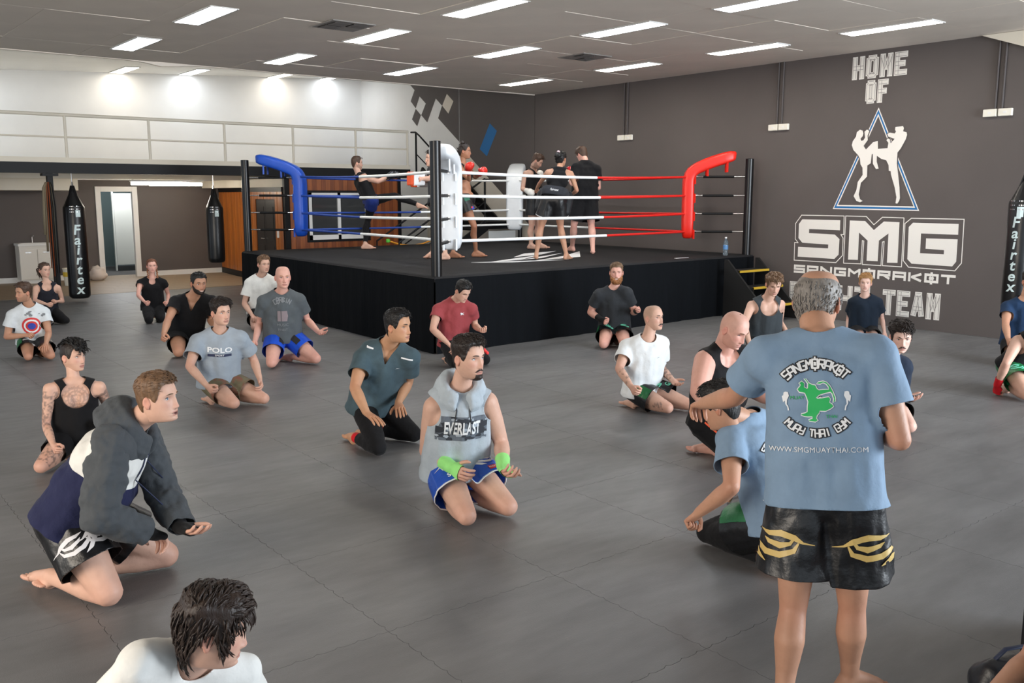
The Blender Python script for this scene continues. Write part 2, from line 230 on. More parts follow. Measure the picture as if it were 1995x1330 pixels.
 'kicked': {"P":[3.963,2.765,0.275],"N":[3.902,2.888,0.788],"H":[3.722,2.939,0.881],"hL":[3.886,2.726,0.275],"hR":[4.041,2.803,0.275],"kL":[3.959,3.157,0.071],"kR":[3.956,3.189,0.071],"aL":[3.917,2.741,0.061],"aR":[4.039,2.779,0.061],"hd":[-0.267,0.901,-0.342],"d":[-0.446,0.895,-0.0],"sL":[3.728,2.874,0.718],"eL":[3.549,2.719,0.539],"wL":[3.535,2.906,0.359],"fL":[-0.053,0.72,-0.692],"sR":[4.068,2.955,0.738],"eR":[4.164,3.019,0.466],"wR":[3.914,2.998,0.396],"fR":[-0.96,-0.079,-0.268],"s":1.02},
 'bottom': {"P":[0.718,2.592,0.243],"N":[0.784,2.43,0.677],"H":[0.813,2.3,0.805],"hL":[0.789,2.621,0.243],"hR":[0.647,2.563,0.243],"kL":[0.995,2.34,0.063],"kR":[0.696,2.218,0.063],"aL":[0.772,2.634,0.054],"aR":[0.651,2.585,0.054],"hd":[0.901,-0.38,-0.208],"d":[0.376,-0.926,0.0],"sL":[0.926,2.407,0.593],"eL":[1.009,2.514,0.37],"wL":[1.051,2.293,0.326],"fL":[0.184,-0.964,-0.192],"sR":[0.641,2.37,0.737],"eR":[0.575,2.519,0.533],"wR":[0.699,2.331,0.489],"fR":[0.54,-0.819,-0.192],"s":0.9},
 'instructor': {"P":[2.952,1.837,0.851],"N":[2.998,1.922,1.414],"H":[3.128,2.027,1.542],"hL":[2.909,1.913,0.851],"hR":[2.995,1.761,0.851],"kL":[2.878,1.9,0.409],"kR":[3.058,1.764,0.413],"aL":[2.797,1.869,0.09],"aR":[3.12,1.793,0.09],"hd":[0.944,0.3,-0.139],"d":[0.868,0.496,0.0],"sL":[2.876,2.075,1.358],"eL":[2.962,2.271,1.15],"wL":[3.055,2.503,1.068],"fL":[0.531,0.798,-0.285],"sR":[3.089,1.75,1.379],"eR":[3.055,1.651,1.075],"wR":[3.251,1.826,1.069],"fR":[0.747,0.665,-0.021],"s":1.03},
 'kicker': {"P":[8.601,14.922,1.839],"N":[8.523,15.194,2.323],"H":[8.509,15.234,2.528],"hL":[8.615,15.007,1.839],"hR":[8.586,14.836,1.839],"kL":[9.018,14.761,1.941],"kR":[8.644,15.107,1.499],"aL":[9.374,14.505,1.773],"aR":[8.505,14.998,1.053],"hd":[0.944,-0.33,0.0],"d":[0.986,-0.166,0.0],"sL":[8.56,15.345,2.279],"eL":[8.927,15.13,2.214],"wL":[9.175,15.133,2.293],"fL":[0.953,0.014,0.301],"sR":[8.561,15.018,2.265],"eR":[8.66,14.75,2.189],"wR":[8.898,14.766,2.293],"fR":[0.915,0.059,0.4],"s":1.02},
 'padman': {"P":[8.083,11.95,1.856],"N":[8.181,12.112,2.384],"H":[8.032,12.028,2.503],"hL":[8.077,11.864,1.856],"hR":[8.089,12.037,1.856],"kL":[8.088,12.08,1.475],"kR":[8.058,11.81,1.482],"aL":[8.113,12.172,1.053],"aR":[8.054,11.728,1.053],"hd":[-0.945,0.326,0.0],"d":[-0.997,0.071,0.0],"sL":[8.16,11.92,2.336],"eL":[7.899,11.921,2.197],"wL":[7.678,11.782,2.193],"fL":[-0.847,-0.531,-0.016],"sR":[8.185,12.276,2.336],"eR":[8.328,12.48,2.177],"wR":[8.104,12.348,2.174],"fR":[-0.861,-0.509,-0.014],"s":1.02},
 'bunwoman': {"P":[8.609,11.948,1.886],"N":[8.61,12.025,2.414],"H":[8.625,12.001,2.628],"hL":[8.684,11.982,1.886],"hR":[8.534,11.914,1.886],"kL":[8.52,12.081,1.466],"kR":[8.66,11.803,1.462],"aL":[8.361,11.975,1.053],"aR":[8.805,11.963,1.053],"hd":[0.7,-0.715,0.0],"d":[0.412,-0.911,0.0],"sL":[8.764,12.088,2.366],"eL":[8.981,12.204,2.229],"wL":[8.934,11.973,2.306],"fL":[-0.19,-0.931,0.311],"sR":[8.455,11.948,2.366],"eR":[8.522,11.742,2.186],"wR":[8.396,11.579,2.322],"fR":[-0.513,-0.66,0.548],"s":0.97},
 'whiteglove': {"P":[10.993,13.128,1.875],"N":[11.091,13.278,2.419],"H":[11.06,13.124,2.563],"hL":[11.069,13.172,1.875],"hR":[10.916,13.083,1.875],"kL":[11.096,13.129,1.386],"kR":[10.902,13.075,1.391],"aL":[11.128,13.135,1.053],"aR":[10.893,13.092,1.053],"hd":[0.558,-0.662,-0.5],"d":[0.5,-0.866,0.0],"sL":[11.24,13.355,2.369],"eL":[11.348,13.401,2.091],"wL":[11.241,13.248,2.28],"fL":[-0.403,-0.578,0.71],"sR":[10.916,13.259,2.341],"eR":[10.807,13.229,2.061],"wR":[10.724,12.98,2.023],"fR":[-0.315,-0.938,-0.144],"s":1.04},
 'bellypad': {"P":[9.387,10.744,1.857],"N":[9.58,10.827,2.341],"H":[9.672,10.896,2.501],"hL":[9.336,10.808,1.857],"hR":[9.438,10.681,1.857],"kL":[9.298,10.927,1.464],"kR":[9.556,10.765,1.47],"aL":[9.227,10.952,1.053],"aR":[9.504,10.57,1.053],"hd":[0.948,0.317,0.0],"d":[0.778,0.629,0.0],"sL":[9.449,10.941,2.302],"eL":[9.489,11.17,2.149],"wL":[9.577,11.374,2.047],"fL":[0.361,0.835,-0.416],"sR":[9.711,10.71,2.279],"eR":[9.758,10.618,2.02],"wR":[9.833,10.84,1.95],"fR":[0.304,0.908,-0.288],"s":0.96},
 'blackt': {"P":[10.974,11.743,1.898],"N":[11.016,11.773,2.489],"H":[11.075,11.929,2.634],"hL":[10.893,11.786,1.898],"hR":[11.055,11.7,1.898],"kL":[10.815,11.837,1.443],"kR":[11.013,11.609,1.444],"aL":[11.029,12.105,1.053],"aR":[10.874,11.417,1.053],"hd":[0.047,0.865,-0.5],"d":[0.469,0.883,-0.0],"sL":[10.836,11.822,2.418],"eL":[10.704,11.765,2.14],"wL":[10.809,11.948,2.316],"fL":[0.381,0.666,0.641],"sR":[11.152,11.646,2.385],"eR":[11.182,11.62,2.072],"wR":[11.207,11.855,2.215],"fR":[0.091,0.851,0.518],"s":1.08},
 'corner': {"P":[3.194,0.919,0.27],"N":[3.141,0.954,0.786],"H":[3.018,0.948,0.95],"hL":[3.147,0.848,0.27],"hR":[3.24,0.991,0.27],"kL":[2.782,0.975,0.07],"kR":[2.977,1.274,0.07],"aL":[3.171,0.847,0.06],"aR":[3.251,0.969,0.06],"hd":[-0.838,0.546,0.0],"d":[-0.838,0.546,0.0],"sL":[3.05,0.804,0.736],"eL":[2.978,0.717,0.469],"wL":[2.799,0.893,0.42],"fL":[-0.701,0.687,-0.192],"sR":[3.183,1.083,0.661],"eR":[3.206,1.18,0.388],"wR":[2.954,1.192,0.351],"fR":[-0.988,0.047,-0.146],"s":1.0}}
# ------------------------------------------------------------------ setting
WX = 13.1          # right wall plane
CZ = 4.08          # suspended ceiling
M_wall = mat('painted_concrete_charcoal', rgb(90, 83, 81), .75, var=.05, scale=1.2, bump=.05, bscale=90)
M_white = mat('painted_white', rgb(232, 231, 229), .7, var=.02, scale=2)
M_cream = mat('painted_cream', rgb(222, 214, 198), .7, var=.02, scale=2)
M_black = mat('black_steel', rgb(13, 13, 15), .5, spec=.25, var=.1, scale=5)
M_ceil = mat('ceiling_foil', rgb(222, 212, 200), .6, var=.05, scale=1.5, bump=.05, bscale=3)
M_wood = None

# sub-floor and rubber mat tiles (every tile is its own piece, gaps show the joints)
floor = struct(MB().box(-9, -5, -.12, 13.3, 19.6, -.006).build('floor', mat('floor_slab', rgb(82, 80, 79), .9)))
M_mat = bpy.data.materials.new('rubber_mat'); M_mat.use_nodes = True
nt = M_mat.node_tree; N = nt.nodes; L = nt.links; p = N['Principled BSDF']
tc = N.new('ShaderNodeNewGeometry'); n1 = N.new('ShaderNodeTexNoise'); n1.inputs['Scale'].default_value = .9; n1.inputs['Detail'].default_value = 6; n1.inputs['Roughness'].default_value = .62
mpn = N.new('ShaderNodeMapping'); mpn.inputs['Scale'].default_value = (1, 3.5, 1); mpn.inputs['Rotation'].default_value = (0, 0, .65)
L.new(tc.outputs['Position'], mpn.inputs[0]); L.new(mpn.outputs[0], n1.inputs['Vector'])
cr = N.new('ShaderNodeValToRGB'); cr.color_ramp.elements[0].position = .3; cr.color_ramp.elements[1].position = .75
cr.color_ramp.elements[0].color = (*rgb(92, 92, 93), 1); cr.color_ramp.elements[1].color = (*rgb(117, 117, 118), 1)
L.new(n1.outputs['Fac'], cr.inputs[0])
oi = N.new('ShaderNodeObjectInfo'); mr = N.new('ShaderNodeMapRange'); mr.inputs[3].default_value = .97; mr.inputs[4].default_value = 1.03
L.new(oi.outputs['Random'], mr.inputs[0])
mx = N.new('ShaderNodeMix'); mx.data_type = 'RGBA'; mx.blend_type = 'MULTIPLY'; mx.inputs[0].default_value = 1
L.new(cr.outputs[0], mx.inputs[6]); L.new(mr.outputs[0], mx.inputs[7])
L.new(mx.outputs[2], p.inputs['Base Color'])
n2 = N.new('ShaderNodeTexNoise'); n2.inputs['Scale'].default_value = 5; n2.inputs['Detail'].default_value = 3
L.new(mpn.outputs[0], n2.inputs['Vector'])
m3 = N.new('ShaderNodeMapRange'); m3.inputs[3].default_value = .34; m3.inputs[4].default_value = .52
L.new(n2.outputs['Fac'], m3.inputs[0]); L.new(m3.outputs[0], p.inputs['Roughness'])
n3 = N.new('ShaderNodeTexNoise'); n3.inputs['Scale'].default_value = 160; L.new(tc.outputs['Position'], n3.inputs['Vector'])
bp = N.new('ShaderNodeBump'); bp.inputs['Strength'].default_value = .12; bp.inputs['Distance'].default_value = .01
L.new(n3.outputs['Fac'], bp.inputs['Height']); L.new(bp.outputs[0], p.inputs['Normal'])
# one tile with toothed edges
def tile_poly(s=1.0, g=.0012, nt=10, dep=.011):
    P = []
    def edge(a, b, nrm, sg, ph=.5):
        a = np.array(a, float); b = np.array(b, float); P.append(a)
        for k in range(nt):
            for t, h in (((k + ph - .22) / nt, 0), ((k + ph) / nt, sg), ((k + ph + .22) / nt, 0)):
                P.append(a + (b - a) * t + np.array(nrm) * dep * h)
    e = s - 2 * g
    edge((g, g), (g + e, g), (0, 1), 1); edge((g + e, g), (g + e, g + e), (1, 0), 1)
    edge((g + e, g + e), (g, g + e), (0, 1), 1); edge((g, g + e), (g, g), (1, 0), 1)
    return P
tp = tile_poly()
tmesh = None
for ix in range(-5, 13):
    for iy in range(-1, 19):
        x0, y0 = ix, iy
        if ix + .5 > 13: continue
        # leave out tiles no lens could reach from here
        if (x0 * .624 + y0 * .7815) < -.2: continue
        lat = (x0 + .5) * .7815 - (y0 + .5) * .624; dep_ = (x0 + .5) * .624 + (y0 + .5) * .7815
        if abs(lat) > dep_ * .62 + 1.6: continue
        if 7.2 < x0 < 12 and 10.2 < y0 < 15: continue
        if tmesh is None:
            o = MB().prism(tp, 2, -.006, 0).build('mat_tile', M_mat, floor); tmesh = o.data
        else:
            o = bpy.data.objects.new('mat_tile', tmesh); link(o, floor)
        o.location = (x0, y0 + .4, 0)
# timber-look floor strip at the back: boards
M_plank = mat('vinyl_plank', rgb(150, 132, 110), .5, var=.14, scale=3, stretch=(1, 9, 1))
bfloor = struct(MB().box(-3, 19.6, -.12, 13.3, 30, -.012).build('floor_back', mat('floor_slab', rgb(40, 39, 38), .9)))
pm = None
k = 0
for iy in range(24):
    y = 19.42 + iy * .18
    if y > 23.7: break
    off = (iy * .47) % 1.2
    for ix in range(11):
        x = -1.2 + off + ix * 1.2
        if x > 11: continue
        if pm is None:
            o = MB().box(.0015, .0015, -.012, 1.1985, .1785, .002).build('floor_plank', M_plank, bfloor); pm = o.data
        else: o = bpy.data.objects.new('floor_plank', pm); link(o, bfloor)
        o.location = (x, y, 0)

# walls
wr = MB(); wr.box(WX, -6, -.1, WX + .25, 15.61, 4.5); wr.box(WX, 15.63, -.1, WX + .25, 18.42, 5.6)
wr.box(WX + .012, 15.55, -.1, WX + .2, 15.7, 4.4); wr.box(WX + .012, 18.3, -.1, WX + .2, 18.5, 5.6)
wall_right = struct(wr.build('wall_right', M_wall))
wallr2 = struct(MB().box(WX, 18.44, -.1, WX + .25, 23.4, 5.8).build('wall_right_far', M_white))
# painted section on the panel that carries the diagonal
T = TRACE
def paint(name, polys, m, x=WX, th=.003, parent=wall_right, label=None):
    b = MB()
    for i, pl in enumerate(polys): b.add([(x - th - .00004 * i, p_[0], p_[1]) for p_ in pl], [tuple(range(len(pl)))])
    return b.build(name, m, parent, label=label)
M_paintw = mat('mural_white', rgb(236, 232, 226), .7)
M_paintc = mat('mural_cream', rgb(226, 217, 203), .7)
M_blue = mat('mural_blue', rgb(28, 110, 172), .7)
# white diagonal band: near panel part below the diagonal
paint('painted_diagonal', [[(18.42, 3.215), (17.98, 2.83), (17.31, 2.364), (16.76, 1.985), (15.63, 1.184), (15.63, 0), (18.42, 0)]], M_paintc)
paint('painted_diamond_field', [[(20.609, 4.751), (20.377, 4.587), (20.568, 4.325), (20.337, 4.132), (20.149, 4.411), (19.871, 4.216), (20.084, 3.947), (19.813, 3.75), (19.42, 4.302), (19.155, 4.112), (19.329, 3.823), (18.44, 3.215), (18.44, 5.4), (21.2, 5.4)]], M_wall, parent=wallr2)
paint('painted_diamond', [T['d1']], M_wall, parent=wallr2)
paint('painted_diamond', [T['d2']], M_paintc, x=WX - .0035, parent=wallr2)
paint('painted_parallelogram', [T['d3']], M_blue)
# back wall, with a doorway
DX0, DX1, DZ = 6.03, 6.84, 2.09
wb = MB(); wb.box(-3, 23.1, -.1, DX0, 23.3, 6); wb.box(DX1, 23.1, -.1, WX + .2, 23.3, 6); wb.box(DX0, 23.1, DZ, DX1, 23.3, 6)
wall_back = struct(wb.build('wall_back', M_white))
# charcoal paint below the mezzanine
bw = MB(); bw.box(-3, 23.09, 0, DX0 - .03, 23.1, 2.3); bw.box(DX1 + .03, 23.09, 0, 8.95, 23.1, 2.3); bw.box(DX0 - .03, 23.09, DZ + .03, DX1 + .03, 23.1, 2.3)
bw.build('painted_lower_wall', M_wall, wall_back)
struct(MB().box(DX1 + .06, 23.06, 0, 8.9, 23.09, .12).build('baseboard_back', M_white))
struct(MB().box(-3, 23.06, 0, DX0 - .06, 23.09, .12).build('baseboard_left', M_white))
door = struct(bpy.data.objects.new('door_1', None)); link(door); door.location = (DX0, 23.05, 0)
fr = MB(); fr.box(-.07, 0, 0, .05, .12, DZ + .06); fr.box(DX1 - DX0 - .05, 0, 0, DX1 - DX0 + .07, .12, DZ + .06); fr.box(.05, 0, DZ - .06, DX1 - DX0 - .05, .12, DZ + .06)
fr.build('door_frame', M_white, door, bevel=.006)
# change room behind the doorway: walls, toilet partitions
cr_ = MB(); cr_.box(5.2, 27.0, 0, 8.6, 27.1, 2.7); cr_.box(5.1, 23.3, 0, 5.2, 27.1, 2.7); cr_.box(8.5, 23.3, 0, 8.6, 27.1, 2.7)
struct(cr_.build('wall_changeroom', mat('changeroom_teal', rgb(96, 112, 112), .7)))
struct(MB().box(5.1, 23.3, 2.7, 8.6, 27.1, 2.8).build('ceiling_changeroom', M_white))
M_part = mat('partition_laminate', rgb(196, 198, 192), .5)
t = empty('toilet_partition', (7.0, 25.2, 0), 'pale toilet cubicle partitions seen through the white doorway', 'partition')
MB().box(-.05, 0, .15, .55, .03, 2.0).build('partition_panel', M_part, t)
MB().box(.58, -.5, .15, .61, 0, 1.9).build('partition_panel', M_part, t)
MB().box(.62, -.02, .0, .66, .04, 2.05).build('post', M_part, t)
MB().box(-.1, -.02, .0, -.06, .04, 2.05).build('post', M_part, t)
# sloped white roof over the mezzanine (rises to the right)
def roofz(x): return 4.44 + .05 * x
b = MB()
b.add([(-3, 15.6, roofz(-3)), (WX + .2, 15.6, roofz(WX + .2)), (WX + .2, 23.4, roofz(WX + .2)), (-3, 23.4, roofz(-3)), (-3, 15.6, roofz(-3) + .15), (WX + .2, 15.6, roofz(WX + .2) + .15), (WX + .2, 23.4, roofz(WX + .2) + .15), (-3, 23.4, roofz(-3) + .15)], [(0,3,2,1),(4,5,6,7),(0,1,5,4),(1,2,6,5),(2,3,7,6),(3,0,4,7)])
struct(b.build('ceiling_roof', M_white))
# suspended ceiling: panels 1.2 x 0.6 as pieces below a backing
ceiling = struct(MB().box(-9, -5, CZ + .03, WX, 15.62, CZ + .1).build('ceiling', mat('ceiling_backing', rgb(70, 67, 65), .9)))
LX = [4.3, 6.65, 8.9, 11.5]; LY = [6.6, 8.85, 11.3, 14.0]
LIGHTS = [(x, y) for x in LX for y in LY if not ((x, y) in ((4.3, 6.6), (4.3, 8.85), (6.65, 6.6)))]
LIGHTS = sorted(set(LIGHTS))
VENTS = [(5.92, 10.85), (10.15, 10.9)]
pmesh = None
import itertools
for ix, iy in itertools.product(range(-2, 13), range(0, 13)):
    # panels are 1.2 long in y and 1.18 wide in x, hung slightly uneven
    x0 = -3.4 + ix * 1.2 + .1; y0 = iy * 1.205
    if x0 + 1.2 > WX + .05 or x0 < -2.4: continue
    d = x0 * .624 + y0 * .7815
    if d < 1.5: continue
    if pmesh is None:
        o = MB().box(.002, .002, 0, 1.198, 1.203, .03).build('ceiling_panel', M_ceil, ceiling); pmesh = o.data
    else: o = bpy.data.objects.new('ceiling_panel', pmesh); link(o, ceiling)
    o.location = (x0, y0, CZ + rng.uniform(-.004, .004)); o.rotation_euler = (rng.uniform(-.003, .003), rng.uniform(-.003, .003), 0)
# strip closing the ceiling against the right wall and its far edge, which sags in one place
struct(MB().box(12.2, -5, CZ + .004, WX, 15.6, CZ + .03).build('trim_1', M_ceil))
edge = MB()
n = 60
xs = np.linspace(-3, WX, n)
V = []
for x in xs:
    sag = .06 * math.exp(-((x - 5.25) / .28) ** 2)
    V += [(x, 15.62, CZ - .012 - sag), (x, 15.68, CZ - .012 - sag), (x, 15.68, CZ + .12), (x, 15.62, CZ + .12)]
F = []
for i in range(n - 1):
    for k in range(4): F.append((i*4+k, i*4+(k+1) % 4, i*4+4+(k+1) % 4, i*4+4+k))
edge.add(V, F); struct(edge.build('trim_2', M_ceil))
# bulkhead above the ceiling edge
struct(MB().box(-9, 15.5, CZ + .1, WX, 15.62, 5.4).build('wall_bulkhead', M_white))

M_frame = mat('light_frame', rgb(210, 210, 208), .5)
def em(name, col, st): return mat(name, col, .5, emit=(col, st))
EM = [em('tube_warm', (1.0, .93, .82), 26.0), em('tube_cool', (.88, .94, 1.0), 26.0), em('roof_warm', (1.0, .92, .80), 13), em('roof_cool', (.88, .94, 1.0), 13)]
COOL = {(6.65, 14.0): 0, (4.3, 11.3): 1, (4.3, 14.0): 1, (9.06, 13.9): 1, (8.9, 14.0): 1, (8.9, 11.3): 1, (8.9, 8.85): 1, (8.9, 6.6): 1, (2.15, 14.0): 1}
lm = {}
PLACE = {4.3: 'leftmost row', 6.65: 'row above the near ring post', 8.9: 'row above the middle of the ring', 11.5: 'row along the lettered wall'}
FAR = {6.6: 'nearest', 8.85: 'second nearest', 11.3: 'second farthest', 14.0: 'farthest'}
for (x, y) in LIGHTS:
    kind = COOL.get((x, y), 0)
    t = empty('ceiling_light', (x, y, CZ), None, 'light', 'recessed ceiling lights')
    t['label'] = ('cool white' if kind else 'warm white') + ' recessed ceiling light, %s of the %s' % (FAR[y], PLACE[x])
    if not lm:
        f = MB(); f.box(-.17, -.64, -.012, -.15, .64, .02); f.box(.15, -.64, -.012, .17, .64, .02); f.box(-.15, -.64, -.012, .15, -.62, .02); f.box(-.15, .62, -.012, .15, .64, .02)
        a = f.build('frame', M_frame, t); lm['f'] = a.data
    else: link(bpy.data.objects.new('frame', lm['f']), t)
    if kind not in lm:
        a = MB().box(-.15, -.62, -.01, .15, .62, .01).build('diffuser', EM[kind], t); lm[kind] = a.data
    else: link(bpy.data.objects.new('diffuser', lm[kind]), t)
# roof lights beyond the ceiling
for (x, y, kd, lab) in ((6.6, 22.4, 0, 'warm roof light above the mezzanine railing'), (8.2, 22.4, 1, 'cool roof light next to the warm one above the mezzanine'), (3.2, 20.0, 1, 'roof light at the far left under the white roof edge'), (3.3, 22.4, 1, 'roof light in the left corner close to the white wall'), (10.5, 22.45, 0, 'warm roof light hidden above the ceiling edge'), (12.0, 22.45, 1, 'cool roof light hidden above the ceiling edge by the mural')):
    t = empty('roof_light', (x, y, roofz(x) - .01), lab, 'light')
    t.rotation_euler = (0, -.05, 0)
    link(bpy.data.objects.new('frame', lm['f']), t); kd += 2
    if kd not in lm: lm[kd] = MB().box(-.15, -.62, -.01, .15, .62, .01).build('diffuser', EM[kd], t).data
    else: link(bpy.data.objects.new('diffuser', lm[kd]), t)
# ceiling vents
for i, (x, y) in enumerate(VENTS):
    t = empty('ceiling_vent', (x, y, CZ), ('square ceiling vent with dark grilles on the left half of the ceiling', 'small square ceiling vent beyond the cool light')[i], 'vent')
    MB().box(-.3, -.3, -.012, .3, .3, 0).build('vent_frame', mat('vent_frame', rgb(140, 136, 132), .6), t)
    for (u, v) in (((-.13, -.13), (.13, -.13), (-.13, .13)) if i == 0 else ((-.12, -.12), (.12, .12))):
        g = MB().box(u - .11, v - .11, -.02, u + .11, v + .11, -.012).build('grille', mat('vent_dark', rgb(52, 48, 46), .8), t)
        s = MB()
        for k in range(5): s.box(u - .11, v - .1 + k * .045, -.026, u + .11, v - .09 + k * .045, -.02)
        s.build('slat', mat('vent_slat', rgb(80, 75, 72), .7), g)
# power boxes with conduits on the right wall
M_box = mat('socket_plastic', rgb(232, 228, 216), .4)
for i, (y, lab) in enumerate(((12.87, 'white power outlet pair on the wall nearest the ring corner'), (9.36, 'white power outlet pair on the wall between ring and lettering'), (5.87, 'white power outlet pair on the wall at the right of the lettering'))):
    t = empty('power_outlet', (WX, y, 3.05), lab, 'outlet')
    for k in (-.1, .1):
        o = MB().box(-.05, k - .09, -.05, 0, k + .09, .05).build('outlet_box', M_box, t, bevel=.008)
        s = MB().box(-.056, k - .02, -.012, -.05, k + .02, .012).build('switch', M_white, o)
    for k in (-.045, .045):
        MB().tube([(-.018, k, .05), (-.018, k, CZ - 3.05)], .016, 10).build('conduit', mat('conduit_grey', rgb(72, 66, 65), .6), t, smooth=True)
# white boxed beam under the ceiling at the near end of the right wall
b = MB(); b.prism([(6.15, CZ), (2.0, CZ), (2.0, 2.9), (4.9, 3.62)], 0, WX - .06, WX)
struct(b.build('trim_3', M_cream))

# ---------------- painted lettering and emblem on the right wall
def stroke_quads(lines, th):
    out = []
    for (a, b) in lines:
        a = np.array(a, float); b = np.array(b, float); d = nz(b - a); q = np.array([-d[1], d[0]]) * th / 2
        e = d * th / 2 * (1 if abs(d[0]) < .01 or abs(d[1]) < .01 else .35)
        out.append([a - e - q, b + e - q, b + e + q, a - e + q])
    return out
def pl(*p): return list(zip(p[:-1], p[1:]))
BLOCK = {
 'H': pl((0,0),(0,1)) + pl((1,0),(1,1)) + pl((0,.5),(1,.5)),
 'O': pl((0,.15),(0,.85),(.28,1),(.72,1),(1,.85),(1,.15),(.72,0),(.28,0),(0,.15)),
 'M': pl((0,0),(0,1),(.5,.3),(1,1),(1,0)),
 'E': pl((1,0),(0,0),(0,1),(1,1)) + pl((0,.5),(.75,.5)),
 'F': pl((0,0),(0,1),(1,1)) + pl((0,.5),(.75,.5)),
 'I': pl((.5,0),(.5,1)),
 'G': pl((1,.8),(1,.9),(.72,1),(.28,1),(0,.85),(0,.15),(.28,0),(.72,0),(1,.15),(1,.45),(.55,.45)),
 'T': pl((.5,0),(.5,1)) + pl((0,1),(1,1)),
 'A': pl((0,0),(.42,1),(.58,1),(1,0)) + pl((.18,.33),(.82,.33)),
}
TECH = {
 'S': pl((1,1),(0,1),(0,.5),(1,.5),(1,0),(0,0)), 'A': pl((0,0),(0,1),(1,1),(1,0)) + pl((0,.42),(1,.42)),
 'N': pl((0,0),(0,1),(1,0),(1,1)), 'G': pl((1,1),(0,1),(0,0),(1,0),(1,.45),(.5,.45)),
 'M': pl((0,0),(0,1),(.5,.45),(1,1),(1,0)), 'O': pl((0,0),(0,1),(1,1),(1,0),(0,0)) + pl((.5,1),(.5,1.22)) + pl((.5,0),(.5,-.22)) + pl((.35,.35),(.65,.65)) + pl((.35,.65),(.65,.35)),
 'R': pl((0,0),(0,1),(1,1),(1,.5),(0,.5)) + pl((.45,.5),(1,0)), 'K': pl((0,0),(0,1)) + pl((1,1),(.2,.5),(1,0)) ,
 'T': pl((.5,0),(.5,1)) + pl((0,1),(1,1)), 'U': pl((0,1),(0,0),(1,0),(1,1)), 'Y': pl((0,1),(0,.45),(1,.45)) + pl((1,1),(1,0),(.2,0)),
 'H': pl((0,0),(0,1)) + pl((1,0),(1,1)) + pl((0,.5),(1,.5)), 'I': pl((.5,0),(.5,1)),
}
def word_quads(word, font, quad, th, gap=.28, aspect=None):
    """quad = bottom-left, bottom-right, top-right, top-left in 2-d; letters fill it"""
    bl, br, tr, tl = [np.array(q, float) for q in quad]
    n = len(word); H = np.linalg.norm(tl - bl); Wd = np.linalg.norm(br - bl)
    cell = 1.0 / (n + (n - 1) * 0) ; out = []
    for i, ch in enumerate(word):
        if ch == ' ': continue
        u0 = i * cell; u1 = u0 + cell * (1 - gap); tw = th / Wd; thh = th / H
        for a, b in font[ch]:
            def mp(q):
                u = u0 + tw / 2 + (u1 - u0 - tw) * q[0]; v = thh / 2 + (1 - thh) * q[1]
                return (bl * (1-u) + br * u) * (1-v) + (tl * (1-u) + tr * u) * v
            out += stroke_quads([(mp(a), mp(b))], th)
    return out
def rectq(q):
    q = np.array(q); y0 = (q[0][0] + q[3][0]) / 2; y1 = (q[1][0] + q[2][0]) / 2; z0 = (q[0][1] + q[1][1]) / 2; z1 = (q[2][1] + q[3][1]) / 2
    return [(y0, z0), (y1, z0), (y1, z1), (y0, z1)]
M_grey = mat('mural_inline', rgb(150, 145, 142), .7)
for word, q, th in (('HOME', T['homeq'], .085), ('OF', T['ofq'], .085), ('TEAM', T['teamq'], .085), ('FIGHT', [(9.02, .152), (7.55, .152), (7.55, .545), (9.02, .545)], .085)):
    R = rectq(q)
    a = paint('painted_lettering', word_quads(word, BLOCK, R, th, gap=.1), M_paintw)
    # thin inline as in a varsity letter
    def inset(R, e): return [(R[0][0] - e, R[0][1] + e), (R[1][0] - 0 + e * 0, R[1][1] + e), (R[2][0], R[2][1] - e), (R[3][0] - e, R[3][1] - e)]
    b2 = MB(); b3 = MB()
    for qd in word_quads(word, BLOCK, R, th * .99, gap=.1):
        c = np.mean(qd, 0); d = nz(np.array(qd[1]) - np.array(qd[0])); nn = np.array([-d[1], d[0]])
        for sg in (-1, 1):
            m0 = (np.array(qd[0]) + np.array(qd[3])) / 2 + nn * sg * th * .30 + d * th * .25; m1 = (np.array(qd[1]) + np.array(qd[2])) / 2 + nn * sg * th * .30 - d * th * .25
            b2.add([(WX - .0075, p_[0], p_[1]) for p_ in stroke_quads([(m0, m1)], .007)[0]], [(0, 1, 2, 3)])
    b2.build('painted_inline', M_grey, wall_right)
paint('painted_lettering', word_quads('SANGMORAKOT', TECH, rectq(T['sangq']), .036, gap=.14), M_paintw)
paint('painted_lettering', [T['S'], T['M'], T['G']], M_paintw)
def outline_quads(P, th):
    P = [np.array(p) for p in P]
    return stroke_quads([(P[i], P[(i + 1) % len(P)]) for i in range(len(P))], th)
paint('painted_outline', outline_quads(T['So'], .013) + outline_quads(T['Mo'], .013) + outline_quads(T['Go'], .013), M_paintw)
tri = np.array(T['tri']); cen = tri.mean(0)
def ring_tri(s0, s1):
    qs = []
    for i in range(3):
        a, b_ = tri[i], tri[(i + 1) % 3]
        qs.append([cen + (a - cen) * s0, cen + (b_ - cen) * s0, cen + (b_ - cen) * s1, cen + (a - cen) * s1])
    return qs
paint('painted_triangle', ring_tri(1.0, .87), M_paintw)
paint('painted_triangle', ring_tri(.965, .91), M_blue, x=WX - .003, th=.002)
